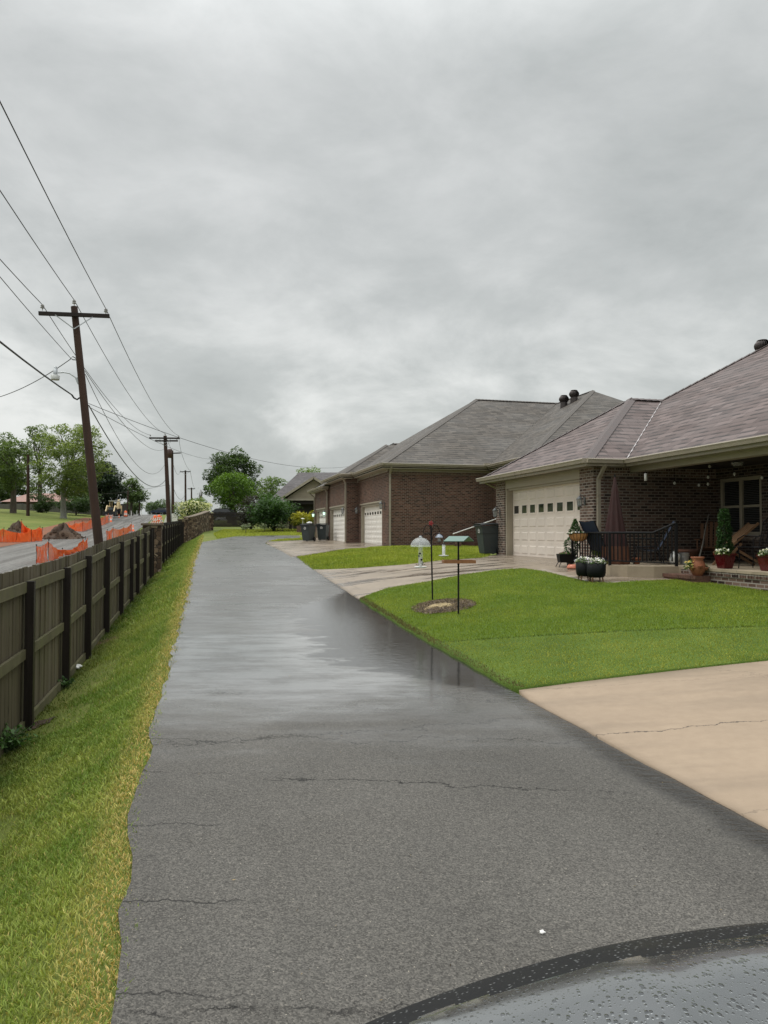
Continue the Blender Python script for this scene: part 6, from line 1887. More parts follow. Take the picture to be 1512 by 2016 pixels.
# dome feeder
bp = w1(828, 1090, -.2); px_ = (g1.y - .2) / FPX
fd = thing('bird_feeder', 'clear tube bird feeder under a wide transparent dome on the left lower hook', 'bird feeder', tuple(bp))
base = w1(828, 1117, -.2)
H = 44 * px_
MB().lathe([(.022 / .0106 * px_ * .95, .01), (.045, .03), (.045, H - .05), (.03, H)], base, 18).build('seed_tube', M['clear'], fd)
MB().lathe([(.040, .02), (.040, H * .42), (.001, H * .44)], base, 14).build('seed', simple('pale seed mix', (.45, .43, .38), .8, .3, 50), fd)
rD = 20 * px_
MB().lathe([(rD, H - .03), (rD * .97, H + .02), (rD * .80, H + .085), (rD * .5, H + .13), (rD * .15, H + .155), (.001, H + .16)], base, 28).lathe([(rD * 1.01, H - .036), (rD * 1.01, H - .026)], base, 28).build('dome', M['clear'], fd)
MB().lathe([(.10, -.012), (.125, 0), (.13, .018), (.12, .014), (.02, .01)], base, 24).build('tray', M['white_plastic'], fd)
for k, (zz_, an) in enumerate(((.35, -1.2), (.62, -1.9), (.2, .4), (.5, 2.4))):
    dv = V((math.cos(an), math.sin(an), 0))
    MB().lathe([(.016, -.018), (.02, 0), (.016, .018)], base + dv * .043 + V((0, 0, H * zz_)), 10).build('feeding_port', M['black_metal'], fd)
for k in range(4):
    dv = V((math.cos(k * PI / 2 + .4), math.sin(k * PI / 2 + .4), 0))
    MB().tube([base + dv * .045 + V((0, 0, .05)), base + dv * .10 + V((0, 0, .055)), base + dv * .10 + V((0, 0, .075))], .005, 5).build('perch', M['black_metal'], fd)
MB().tube([base + V((0, 0, H + .155)), w1(827.5, 1067, -.18)], .004, 5).lathe([(.03, H + .15), (.035, H + .17), (.02, H + .185)], base, 12).build('hanger', M['zinc'], fd)
# slim tube feeder
base = w1(873.5, 1094, -.15); H = 22 * px_
fd = thing('bird_feeder', 'small clear tube feeder with white dish on the right lower hook', 'bird feeder', tuple(base))
MB().lathe([(.034, .01), (.034, H), (.001, H + .004)], base, 16).build('seed_tube', M['clear'], fd)
MB().lathe([(.029, .015), (.029, H * .8), (.001, H * .8)], base, 12).build('nectar', simple('pale nectar', (.55, .55, .5), .3, .15, 20), fd)
MB().lathe([(.030, H), (.036, H + .004), (.03, H + .02), (.001, H + .02)], base, 14).build('cap', M['black_metal'], fd)
MB().lathe([(.02, -.03), (.035, -.015), (.10, -.002), (.105, .01), (.03, .012)], base, 22).build('dish', M['white_plastic'], fd)
MB().tube([base + V((0, 0, H + .02)), w1(873.5, 1062, -.15)], .003, 5).build('hanger', M['zinc'], fd)
# roofed lantern feeder
c = w1(865, 1059, .12)
fd = thing('lantern_feeder', 'small roofed seed feeder on the upper right hook', 'bird feeder', tuple(c))
r8 = 9 * px_
MB().lathe([(r8, -.02), (r8 * .55, .03), (.012, .055), (.001, .075)], c + V((0, 0, .03)), 8, smooth=False).build('roof', simple('blue grey tin', (.20, .23, .27), .35, .2, 14, .1, .5), fd)
MB().lathe([(.034, -.075), (.036, .005)], c, 10).build('glass', M['clear'], fd)
MB().lathe([(.026, -.073), (.026, -.02), (.001, -.015)], c, 10).build('seed', M['seed'], fd)
MB().lathe([(.045, -.09), (.06, -.082), (.06, -.075), (.02, -.075)], c, 12).build('base', M['black_metal'], fd)
MB().tube([c + V((0, 0, .10)), w1(866, 1048, .12)], .003, 5).build('hanger', M['zinc'], fd)
# platform feeder with green roof
t = thing('platform_feeder', 'bird feeder table with green pitched roof and brown tray on a black pole', 'bird feeder', tuple(g2))
pk = g2.y / FPX
MB().tube([g2 - V((0, 0, .2)), w2(902.5, 1064)], .0165, 8).lathe([(.02, 0), (.02, .10)], w2(902.5, 1112), 8).build('pole', M['black_metal'], t)
rc = w2(903.5, 1055.5); hl = 19.5 * pk; cr = V((-.115, -.20, -.085)); ax_ = V((1, .03, 0)).normalized()
gr = simple('weathered green tin', (.135, .225, .19), .35, .15, 7, .15)
def slope(c_, mat, nm):
    a, b = rc - ax_ * hl, rc + ax_ * hl
    th_ = V((0, 0, -.012))
    MB().hexa([a + c_ + th_, b + c_ + th_, b + th_, a + th_], [a + c_, b + c_, b, a]).build(nm, mat, t)
slope(cr, gr, 'roof_slope'); slope(V((.115, .20, -.085)), simple('paler green tin', (.20, .34, .30), .4, .15, 7, .15), 'roof_slope')  # far slope in a paler green than the near one
tc = w2(903, 1105.5); w_ = 31 * pk; 
tb = MB(); ay_ = V((-.03, 1, 0)).normalized()
for s in (-1, 1):
    tb.beam(tc - ax_ * w_ + ay_ * s * .17, tc + ax_ * w_ + ay_ * s * .17, .02, .055)
    tb.beam(tc + ax_ * s * w_ * .98 - ay_ * .159, tc + ax_ * s * w_ * .98 + ay_ * .159, .02, .054)
tb.build('tray', wood_mat('tan tray wood', (.20, .085, .035), (.36, .17, .075), .55, 20, 3), t)
MB().beam(tc - ax_ * w_ * .95 + V((0, 0, -.015)), tc + ax_ * w_ * .95 + V((0, 0, -.015)), .30, .01).build('tray_floor', M['seed'], t)

# ------------------------------------------------------------------ porch and its furniture
PF = 1.055
def flowers(name, parent, c, rx, ry, rz, nleaf, nflo, seed, leafc=((.02, .045, .012), (.09, .15, .035)), floc=((.55, .52, .56), (.86, .85, .84)), lsz=.03, fsz=.028):
    r = np.random.default_rng(seed)
    def pts(n):
        d = r.normal(size=(n, 3)); d /= np.linalg.norm(d, axis=1)[:, None]; d[:, 2] = np.abs(d[:, 2]) - .15
        return np.array(c)[None] + d * (.55 + .5 * r.random(n))[:, None] * np.array([rx, ry, rz])[None]
    off = np.array(WL.get(parent.name, V((0, 0, 0)))) if parent else np.zeros(3)
    p = pts(nleaf); vs, qd, col = leaf_cloud(p, lsz, leafc[0], leafc[1], .3 + .6 * r.random(nleaf), seed + 1)
    np_mesh('leaves', vs, qd, M['leaf'], parent, col=col, off=off)
    if nflo:
        p = pts(nflo); p[:, 2] += .012
        vs, qd, col = leaf_cloud(np.repeat(p, 3, 0), fsz, floc[0], floc[1], np.repeat(r.random(nflo), 3), seed + 2, 1.1)
        np_mesh(name, vs, qd, M['petal'], parent, col=col, off=off)

def tub(label, loc, seed, tall=.30, r=.20):
    t = thing('flower_planter', label, 'planter', loc, 'black tub planters on wooden legs')
    l = V(loc)
    MB().lathe([(.06, .10), (r * .78, .11), (r * .94, .15), (r, .22), (r * 1.02, .11 + tall), (r * .96, .11 + tall), (r * .94, .11 + tall - .04), (.001, .11 + tall - .045)], l, 28).build('pot', M['pot_black'], t)
    for k in range(4):
        a = PI / 4 + k * PI / 2; dv = V((math.cos(a), math.sin(a), 0))
        MB().tube([l + dv * r * .82, l + dv * r * .72 + V((0, 0, .14))], [.012, .018], 8).build('leg', M['leg_wood'], t)
    flowers('flowers', t, (l.x, l.y, l.z + .11 + tall + .01), r * 1.15, r * 1.15, .12, 320, 75, seed, floc=((.50, .44, .56), (.86, .85, .84)))
    return t
M['pot_black'] = simple('black resin pot', (.008, .009, .009), .5, .25, 10, .08, spec=.15)
M['leg_wood'] = wood_mat('turned leg wood', (.09, .045, .02), (.20, .10, .05), .6, 12, 3)
q = gnd(1151, 1145); tub('black tub planter with mauve and white flowers, rear left one of the pair', q, 21, .30, .185)
q = gnd(1174, 1147.5); tub('black tub planter with white flowers in front of the porch slab, nearer one', q, 25, .30, .20)
# low black trough with iron legs near the door
q = gnd(1114, 1117)
t = thing('trough_planter', 'square black trough planter on iron legs in front of the beige garage door', 'planter', q)
l = V(q)
MB().hexa([l + V((-.17, -.15, .11)), l + V((.17, -.15, .11)), l + V((.17, .15, .11)), l + V((-.17, .15, .11))], [l + V((-.20, -.18, .32)), l + V((.20, -.18, .32)), l + V((.20, .18, .32)), l + V((-.20, .18, .32))]).build('box', M['pot_black'], t, bevel=.008)
for sx in (-1, 1):
    for sy in (-1, 1): MB().tube([l + V((sx * .21, sy * .17, 0)), l + V((sx * .15, sy * .13, .12))], .009, 6).build('leg', M['black_metal'], t)
flowers('flowers', t, (l.x, l.y, l.z + .31), .17, .15, .07, 160, 14, 41, floc=((.25, .08, .10), (.5, .3, .3)))
MB().tube([l + V((.12, 0, .30)), l + V((.12, 0, .40)), l + V((.08, 0, .46)), l + V((.12, 0, .52)), l + V((.16, 0, .46)), l + V((.12, 0, .40))], .006, 6).build('wire_ornament', M['black_metal'], t)
# small white lantern, salmon dish, concrete block
q = gnd(1125.5, 1113); l = V(q)
lt = thing('ground_lantern', 'tiny white lantern on the driveway beside the black trough', 'lantern', q)
MB().box(l.x - .045, l.x + .045, l.y - .045, l.y + .045, l.z, l.z + .03).box(l.x - .05, l.x + .05, l.y - .05, l.y + .05, l.z + .13, l.z + .16).build('frame', M['white_plastic'], lt)
MB().box(l.x - .036, l.x + .036, l.y - .036, l.y + .036, l.z + .03, l.z + .13).build('glass', M['clear'], lt)
q = gnd(1128, 1120); l = V(q)
ds = MB().lathe([(.14, 0), (.15, .015), (.12, .085), (.09, .095), (.085, .06), (.001, .055)], l, 24)
for k in range(4):
    a = k * PI / 2 + .6
    ds.lathe([(.001, .08), (.025, .085), (.001, .10)], l + V((.105 * math.cos(a), .105 * math.sin(a), 0)), 8)
tag(ds.build('pet_bowl', simple('salmon plastic', (.68, .24, .15), .4, .12, 8, .05)), 'salmon pink plastic bowl on the wet driveway before the tub planters', 'bowl')
q = gnd(1141, 1119.5); l = V(q)
tag(MB().box(l.x - .10, l.x + .16, l.y, l.y + .16, l.z - .01, l.z + .12).build('concrete_block', M['conc_slab'], bevel=.01), 'pale concrete block behind the salmon bowl', 'block')
# boxwood in a grey pot at the railing end
def shrub_pot(label, loc, pr, ph, crown, seed, potmat, conical=False, leaf=.035, dens=900, dark=(.010, .028, .010), light=(.045, .095, .025), cat='potted shrub', name='potted_shrub'):
    t = thing(name, label, cat, loc); l = V(loc)
    MB().lathe([(pr * .75, 0), (pr * .95, ph * .7), (pr * 1.05, ph * .9), (pr * 1.05, ph), (pr * .95, ph), (.001, ph - .03)], l, 20).build('pot', potmat, t)
    r = np.random.default_rng(seed); n = dens
    h = r.random(n) ** (1.35 if conical else 1); a = r.random(n) * 2 * PI
    rx, hh = crown
    rad = rx * ((1 - h * .93) if conical else np.sqrt(np.clip(1 - (2 * h - 1) ** 2, 0, 1)) + .02) * (.72 + .35 * r.random(n))
    P_ = np.stack([l.x + rad * np.cos(a), l.y + rad * np.sin(a), l.z + ph + h * hh], -1)
    vs, qd, col = leaf_cloud(P_, leaf, dark, light, .35 + .4 * h * .6 + .2 * r.random(n), seed + 1)
    np_mesh('foliage', vs, qd, M['leaf'], t, col=col, off=tuple(l))
    MB().tube([l + V((0, 0, ph - .04)), l + V((0, 0, ph + hh * .8))], [.018, .006], 6).build('stem', M['bark'], t)
    return t
pp = H1.P(-.62, -1.05, 0); q = (4.70, 18.55, zt(4.70, 18.55) + .012)
shrub_pot('dark boxwood in a grey pot between garage door and railing', q, .15, .24, (.19, .48), 51, simple('grey pot', (.055, .06, .065), .5, .2, 9), dens=800)
# railing
RT = 1.79
railA = V((4.66, 18.30, PF)); railB = V((5.14, 16.86, PF)); railC = V((6.46, 16.36, PF))
rl_ = thing('porch_railing', 'black iron railing with a raised end around the porch corner', 'railing', tuple(railB))
def at_top(p, z): return V((p.x, p.y, z))
kink = railB.lerp(railC, .66)
MB().tube([at_top(railA, RT), at_top(railB, RT), at_top(kink, RT), at_top(railC, RT + .22)], .025, 8, smooth=False).build('top_rail', M['black_metal'], rl_)
MB().tube([at_top(railA, PF + .10), at_top(railB, PF + .10), at_top(railC, PF + .06)], .016, 8, smooth=False).build('bottom_rail', M['black_metal'], rl_)
for p, z in ((railA, RT), (railB, RT), (railC, RT + .22)):
    MB().beam(p - V((0, 0, .02)), at_top(p, z), .055, .055).build('post', M['black_metal'], rl_)
for a, b, n in ((railA, railB, 14), (railB, railC, 16)):
    for k in range(1, n):
        p = a.lerp(b, k / n); f = k / n
        z = RT
        if b is railC and f > .66: z = RT + .22 * (f - .66) / .34
        MB().beam(at_top(p, PF + .10), at_top(p, z), .024, .024).build('baluster', M['black_metal'], rl_)
# coir basket with small topiary hung on the rail
hb = railA.lerp(railB, .30); hb = V((hb.x - .13, hb.y - .05, RT - .20))
bk = thing('hanging_basket', 'coir lined basket with a cone topiary hooked over the railing', 'basket', tuple(hb))
fr = (railB - railA).normalized(); sd_ = V((fr.y, -fr.x, 0))
ps = []
vs = []; n = 16
for i, (f, z) in enumerate(((.55, 0), (.85, .05), (1.0, .12), (1.06, .19))):
    for k in range(n):
        a = 2 * PI * k / n
        vs.append(hb + fr * (.34 * f * math.cos(a)) + sd_ * (.13 * f * math.sin(a)) + V((0, 0, z)))
MB().add(vs, [(i * n + k, i * n + (k + 1) % n, (i + 1) * n + (k + 1) % n, (i + 1) * n + k) for i in range(3) for k in range(n)] + [tuple(range(n))[::-1]], True).build('coir_liner', simple('coir fibre', (.36, .17, .055), .9, .4, 30, .8), bk)
wr_ = MB()
for k in range(0, n):
    wr_.tube([vs[k] * 1, vs[n + k] * 1, vs[2 * n + k] * 1, vs[3 * n + k] * 1], .006, 5)
wr_.tube([vs[3 * n + k % n] for k in range(n + 1)], .009, 5).build('wire_frame', M['black_metal'], bk)
r = np.random.default_rng(9); n_ = 700
h = r.random(n_) ** 1.3; a = r.random(n_) * 2 * PI; rad = .17 * (1 - .9 * h) * (.7 + .4 * r.random(n_))
cc = hb + fr * -.12
P_ = np.stack([cc.x + rad * np.cos(a), cc.y + rad * np.sin(a), cc.z + .17 + h * .36], -1)
vs_, qd, col = leaf_cloud(P_, .035, (.012, .032, .010), (.055, .115, .03), .3 + .5 * h, 4)
np_mesh('topiary', vs_, qd, M['leaf'], bk, col=col, off=tuple(hb))
flowers('flowers', bk, (hb.x, hb.y, hb.z + .18), .26, .18, .05, 60, 16, 14)
# pale green plant behind the rail
pv_ = H1.P(-.95, -.25, PF)
shrub_pot('pale yellow green bushy plant behind the dense end of the railing', tuple(pv_), .14, .16, (.30, .30), 61, M['pot_black'], dens=700, leaf=.05, dark=(.05, .09, .02), light=(.20, .26, .07), cat='potted plant', name='potted_plant')
# closed patio umbrella
ub = V((5.47, 17.5, PF))
um = thing('patio_umbrella', 'tall closed maroon patio umbrella behind the black railing', 'umbrella', tuple(ub))
MB().tube([ub, ub + V((0, 0, 2.12))], .02, 8).build('pole', M['black_metal'], um)
vs = []; n = 32; prof = [(.004, 2.12), (.045, 1.92), (.10, 1.5), (.16, 1.1), (.215, .75), (.25, .45), (.27, .20), (.275, .12)]
for r_, z in prof:
    for k in range(n):
        a = 2 * PI * k / n; fold = 1 + .18 * math.cos(8 * a) * min(1, (1.96 - z) / .4)
        vs.append(ub + V((r_ * fold * math.cos(a), r_ * fold * math.sin(a), z)))
MB().add(vs, [(i * n + k, i * n + (k + 1) % n, (i + 1) * n + (k + 1) % n, (i + 1) * n + k) for i in range(len(prof) - 1) for k in range(n)], True).build('canopy', M['canopy'] if 'canopy' in M else simple('maroon canvas', (.040, .013, .011), .8, .25, 7, .3, bscale=120), um)
vs = []; prof = [(.272, .42), (.285, .25), (.30, .08), (.30, .0)]
for r_, z in prof:
    for k in range(n):
        a = 2 * PI * k / n; fold = 1 + .16 * math.cos(8 * a)
        vs.append(ub + V((r_ * fold * math.cos(a), r_ * fold * math.sin(a), z)))
MB().add(vs, [(i * n + k, i * n + (k + 1) % n, (i + 1) * n + (k + 1) % n, (i + 1) * n + k) for i in range(len(prof) - 1) for k in range(n)], True).build('valance', simple('faded russet canvas', (.11, .042, .020), .8, .3, 9, .3), um)
# sling chairs
def sling_chair(label, loc, rz, cloth):
    t = thing('patio_chair', label, 'chair', loc, 'dark sling chairs behind the railing')
    for s in (-.29, .29):
        MB().tube([(s, -.42, 0), (s, -.34, .40), (s, .08, .42), (s, .26, .02)], .014, 6).build('leg', M['black_metal'], t, local=True)
        MB().tube([(s, -.36, .60), (s, .10, .60), (s, .16, .40)], .014, 6).build('arm', M['black_metal'], t, local=True)
        MB().tube([(s * .9, -.30, .36), (s * .9, .14, .32), (s * .9, .52, 1.02)], .014, 6).build('side_rail', M['black_metal'], t, local=True)
    vs = []
    for (y, z) in ((-.30, .36), (-.08, .315), (.14, .32), (.28, .56), (.40, .80), (.52, 1.02)):
        vs += [V((-.26, y, z)), V((0, y + .02, z - .03)), V((.26, y, z))]
    fs = [(i * 3 + k, i * 3 + k + 1, i * 3 + k + 4, i * 3 + k + 3) for i in range(5) for k in range(2)]
    MB().add(vs, fs, True).build('sling', cloth, t, local=True)
    t.rotation_euler = (0, 0, rz)
    return t
blue = simple('navy sling fabric', (.018, .030, .062), .7, .3, 12, .2)
c1_ = H1.P(-1.2, -.42, PF); c2_ = H1.P(-1.75, .50, PF)
ch = sling_chair('navy sling chair behind the umbrella, left one', tuple(c1_), R(115), blue)
copy_tree(ch, None, 'navy sling chair behind the umbrella, right one with back tilted right', tuple(c2_), R(-105))
# small things on the slab
pt = at(1268, 1098, 16.9); pt.z = PF
def pot(label, loc, r_, h_, mat, cat='pot', name='flower_pot'):
    return tag(MB().lathe([(r_ * .7, 0), (r_ * .95, h_ * .8), (r_ * 1.08, h_ * .8), (r_ * 1.08, h_), (r_ * .9, h_), (r_ * .85, h_ * .85), (.001, h_ * .85)], loc, 18).build(name, mat), label, cat)
terra = simple('terracotta', (.26, .095, .045), .75, .25, 9, .3)
M['terra'] = terra
pot('small terracotta pot behind the railing between the sling chairs', (pt.x, pt.y + .5, PF), .09, .15, terra)
bp = at(1347, 1112, 17.3); bp.z = PF
b_ = thing('metal_bucket', 'galvanised bucket on the porch floor right of the railing', 'bucket', tuple(bp))
MB().lathe([(.085, 0), (.115, .26), (.122, .265), (.112, .27), (.085, .03), (.001, .03)], bp, 22).lathe([(.104, .17), (.109, .175), (.104, .18)], bp, 22).build('pail', M['zinc'], b_)
MB().tube([bp + V((-.115, 0, .25)), bp + V((-.10, -.06, .19)), bp + V((0, -.11, .15)), bp + V((.10, -.06, .19)), bp + V((.115, 0, .25))], .004, 6).build('handle', M['zinc'], b_)
bg_ = at(1328, 1111, 17.2); bg_.z = PF
tag(blob((bg_.x, bg_.y, PF + .14), .11, sq=1.25, seed=5, jit=.2).build('plastic_bag', M['white_plastic']), 'crumpled white bag on the porch behind the railing end', 'bag')
fb = at(1354, 1092, 18.2); fb.z = PF
fbo = thing('fire_bowl', 'rusty brown bowl on a stand against the porch brick wall', 'bowl', tuple(fb))
MB().lathe([(.001, .12), (.14, .15), (.25, .26), (.27, .33), (.24, .32), (.001, .20)], fb, 22).build('bowl', simple('rusted steel', (.11, .05, .032), .85, .4, 8, .4), fbo)
for k in range(3):
    a = 2 * PI * k / 3; dv = V((math.cos(a), math.sin(a), 0)); MB().tube([fb + dv * .2, fb + dv * .14 + V((0, 0, .16))], .012, 6).build('leg', M['black_metal'], fbo)
# leaning stick
s0 = at(1374, 1104, 17.6); s0.z = PF + .004; s1_ = at(1396, 1012, 18.9)
tag(MB().tube([s0, s0.lerp(s1_, .4) + V((.012, 0, 0)), s0.lerp(s1_, .7) - V((.01, 0, 0)), s1_], [.020, .018, .017, .014], 8).build('walking_stick', simple('grey driftwood', (.20, .185, .16), .85, .3, 12, .4)), 'long pale driftwood stick leaning in the porch corner', 'stick')
# terracotta strawberry jar on the brick step
jb = H1.P(-3.80, .20, .90)
j = thing('strawberry_jar', 'terracotta strawberry jar with yellow and white blooms on the brick step', 'planter', tuple(jb))
MB().lathe([(.085, 0), (.10, .015), (.155, .12), (.16, .20), (.125, .29), (.105, .33), (.135, .37), (.135, .39), (.11, .39), (.001, .36)], jb, 24).build('jar', M['terra'], j)
for k in range(5):
    a = -2.6 + k * .95; dv = V((math.cos(a), math.sin(a), 0)); p = jb + dv * .15 + V((0, 0, .16 + .04 * (k % 2)))
    MB().lathe([(.02, -.04), (.045, .0), (.05, .02), (.035, .02), (.001, .0)], p + dv * .02, 10).build('pocket', M['terra'], j)
flowers('blooms', j, (jb.x - .17, jb.y - .02, jb.z + .16), .12, .12, .20, 180, 20, 71, floc=((.72, .55, .15), (.85, .8, .62)), fsz=.03)
flowers('blooms', j, (jb.x + .16, jb.y - .05, jb.z + .14), .06, .06, .10, 70, 3, 73, leafc=((.015, .035, .012), (.06, .10, .03)), floc=((.6, .55, .3), (.8, .8, .7)))
# red square planter with column topiary
def red_planter(label, loc, s=1.0, tall=True, seed=81):
    t = thing('red_planter', label, 'planter', loc, 'red square planters on the porch'); l = V(loc)
    c = R(20); u_ = V((math.cos(c), math.sin(c), 0)); v_ = V((-math.sin(c), math.cos(c), 0))
    def sq(r_, z): return [l + u_ * (-r_) + v_ * (-r_) + V((0, 0, z)), l + u_ * r_ + v_ * (-r_) + V((0, 0, z)), l + u_ * r_ + v_ * r_ + V((0, 0, z)), l + u_ * (-r_) + v_ * r_ + V((0, 0, z))]
    MB().hexa(sq(.135 * s, .0), sq(.19 * s, .34 * s)).hexa(sq(.205 * s, .34 * s + .001), sq(.21 * s, .40 * s)).build('pot', simple('oxblood glaze', (.085, .006, .008), .3, .25, 6, .05), t, bevel=.01)  # porch shade put into the glaze as a darker red
    if tall:
        r = np.random.default_rng(seed); n = 2400
        h = r.random(n); a = r.random(n) * 2 * PI
        rad = .145 * (1 - .5 * h ** 2) * (.75 + .3 * r.random(n)) * (1 + .12 * np.sin(h * 18 + 2 * a))
        P_ = np.stack([l.x + rad * np.cos(a), l.y + rad * np.sin(a), l.z + .42 * s + h * .90], -1)
        vs, qd, col = leaf_cloud(P_, .035, (.010, .026, .009), (.045, .10, .026), .35 + .3 * h + .15 * np.sin(a * 5 + h * 30), seed + 1)
        np_mesh('topiary', vs, qd, M['leaf'], t, col=col, off=tuple(l))
        MB().tube([l + V((0, 0, .36)), l + V((0, 0, 1.2))], .02, 6).build('stem', M['bark'], t)
    flowers('flowers', t, (l.x - .09, l.y - .10, l.z + .40 * s), .20 * s, .16 * s, .14, 190, 34, seed + 4, floc=((.75, .74, .66), (.88, .87, .84)), fsz=.032)
    return t
rp1 = H1.P(-4.05, .66, PF)
red_planter('oxblood red planter with a tall green column topiary and white flowers', tuple(rp1), .78)
rp2 = H1.P(-5.10, .80, PF)
red_planter('oxblood red planter with white flowers at the right frame edge', tuple(rp2), .78, False, 91)
# adirondack chair, folding wooden lounger, wrought iron chair
slat = wood_mat('brown chair wood', (.075, .035, .016), (.18, .09, .045), .7, 14, 2)
def slat_chair(label, loc, rz):
    t = thing('slat_chair', label, 'chair', loc)
    for k in range(6):
        x = -.25 + k * .10
        MB().beam((x, .18, .30), (x * 1.12, .46, 1.02 - .02 * abs(k - 2.5)), .075, .018, up=(0, -1, .3)).build('back_slat', slat, t, local=True)
    for k in range(5):
        y = -.32 + k * .115
        MB().box(-.27, .27, y, y + .095, .36 - k * .02, .38 - k * .02).build('seat_slat', slat, t, local=True)
    for s in (-.30, .30):
        MB().box(s - .06, s + .06, -.40, .34, .56, .58).build('arm', slat, t, local=True)
        MB().box(s - .015, s + .015, -.36, -.27, 0, .56).build('leg', slat, t, local=True)
        MB().beam((s * .95, -.34, .33), (s * .95, .55, .02), .022, .10).build('leg', slat, t, local=True)
        MB().beam((s, .30, .56), (s * .9, .34, .62), .03, .05).build('arm_bracket', slat, t, local=True)
    t.rotation_euler = (0, 0, rz); return t
ac = H1.P(-1.2, 2.6, PF)
slat_chair('brown slatted deck chair in the porch corner behind the topiary planter', tuple(ac), R(-30))
fl_ = H1.P(-3.0, 1.9, PF)
t = thing('folding_lounger', 'folded light wood slat lounger leaning right of the topiary planter', 'lounger', tuple(fl_))
lw = wood_mat('pale lounger wood', (.16, .09, .045), (.30, .18, .10), .65, 14, 2)
for k in range(4):
    y = -.15 + k * .1
    MB().beam((-.45, y, .30), (.30, y + .04, .92), .075, .018, up=(-.6, 0, .8)).build('slat', lw, t, local=True)
for y in (-.19, .24):
    MB().beam((-.5, y, .0), (-.05, y, .50), .03, .05).build('leg', lw, t, local=True)
    MB().beam((-.48, y, .27), (.34, y, .95), .03, .05).build('side_rail', lw, t, local=True)
    MB().beam((.45, y, .0), (-.1, y, .33), .03, .05).build('leg', lw, t, local=True)
def iron_chair(label, loc, rz):
    t = thing('iron_chair', label, 'chair', loc)
    for sx in (-.24, .24):
        MB().tube([(sx, -.24, 0), (sx * .96, -.22, .22), (sx, -.24, .44)], .011, 6).build('leg', M['black_metal'], t, local=True)
        MB().tube([(sx, .26, 0), (sx, .22, .44), (sx * 1.0, .32, .95)], .011, 6).build('leg', M['black_metal'], t, local=True)
        MB().tube([(sx, .26, .66), (sx * 1.15, -.1, .68), (sx * 1.1, -.24, .60), (sx, -.22, .44)], .011, 6).build('arm', M['black_metal'], t, local=True)
    st = MB()
    for k in range(9): st.beam((-.24 + .06 * k, -.24, .44), (-.24 + .06 * k, .23, .44), .012, .008)
    st.tube([(-.25, -.25, .44), (.25, -.25, .44), (.25, .24, .44), (-.25, .24, .44), (-.25, -.25, .44)], .012, 6, smooth=False).build('seat', M['black_metal'], t, local=True)
    bk_ = MB().tube([(-.24, .32, .95), (-.12, .335, 1.03), (0, .34, 1.05), (.12, .335, 1.03), (.24, .32, .95)], .012, 6)
    for k in range(5):
        x = -.16 + .08 * k
        bk_.tube([(x, .25, .5), (x + .035 * (-1) ** k, .28, .68), (x - .03 * (-1) ** k, .31, .84), (x, .33, 1.0)], .008, 5)
    for x in (-.12, .12):
        bk_.tube([(x + .07 * math.cos(a), .325, .85 + .07 * math.sin(a)) for a in np.linspace(0, 5.5, 12)], .008, 5)
    bk_.build('back', M['black_metal'], t, local=True)
    t.rotation_euler = (0, 0, rz); return t
ic = H1.P(-4.2, 1.3, PF)
iron_chair('black scrolled wrought iron chair left of the right hand red planter', tuple(ic), R(-150))
# hanging white tube, string lights
hw_ = at(1271, 932, 18.3)
hwt = thing('wind_chime', 'small white cylinder hanging from the porch beam', 'hanging ornament', tuple(hw_))
MB().lathe([(.001, -.19), (.034, -.185), (.036, 0), (.001, .005)], hw_, 12).build('tube', M['white_plastic'], hwt)
MB().tube([hw_, V((hw_.x, hw_.y, 3.36))], .004, 5).tube([hw_ - V((0, 0, .19)), hw_ - V((0, 0, .27))], .006, 5).build('cord', M['black_metal'], hwt)
sl_ = thing('string_lights', 'strand of small clear globe bulbs strung under the porch ceiling', 'string lights', tuple(at(1397, 920, 18.5)))
bulbs = [(1328, 953, 18.9), (1376, 957, 18.9), (1394, 955, 18.7), (1394, 941, 18.6), (1397, 920, 18.4), (1446, 935, 17.8), (1500, 942, 17.0), (1560, 935, 16.4)]
pts = [at(a, b - 5, d_) for a, b, d_ in bulbs]
MB().tube([p + V((0, 0, .03)) for p in pts], .005, 5).build('cord', M['black_metal'], sl_)
MB().tube([pts[0] + V((0, 0, .03)), V((pts[0].x, pts[0].y, 3.5))], .004, 5).build('cord_end', M['black_metal'], sl_)
for p in pts:
    b = MB().lathe([(.001, -.085), (.028, -.065), (.034, -.04), (.02, -.008), (.014, 0)], p, 12).build('bulb', M['bulb'] if 'bulb' in M else simple('frosted bulb', (.62, .62, .58), .25, .1, 9), sl_)
    MB().lathe([(.016, -.002), (.016, .035)], p, 8).build('socket', M['black_metal'], b)

# ------------------------------------------------------------------ near left: weed, litter, soil patches
wp_ = ground(18, 1478)
def weed(label, loc, n, r_, h_, seed):
    t = thing('weed', label, 'weed', loc, 'weeds at the foot of the fence'); l = V(loc); rr = random.Random(seed); mb = MB(); lv = []
    r = np.random.default_rng(seed); P_ = []
    for k in range(n):
        a = rr.uniform(0, 2 * PI); tip = l + V((math.cos(a) * r_ * rr.uniform(.2, 1), math.sin(a) * r_ * rr.uniform(.2, 1), h_ * rr.uniform(.5, 1)))
        mb.tube([l + V((rr.uniform(-.08, .08), rr.uniform(-.08, .08), -.02)), l.lerp(tip, .6) + V((0, 0, .03)), tip], [.004, .003, .002], 5)
        for f in np.linspace(.35, 1, 6): P_.append(tuple(l.lerp(tip, f) + V((rr.uniform(-.04, .04), rr.uniform(-.04, .04), rr.uniform(-.01, .03)))))
    P_ = np.array(P_); vs, qd, col = leaf_cloud(P_, .034, (.020, .050, .012), (.085, .16, .045), r.random(len(P_)), seed, .9)
    np_mesh('leaves', vs, qd, M['leaf'], t, col=col, off=tuple(l)); mb.build('stem', M['weedstem'], t)
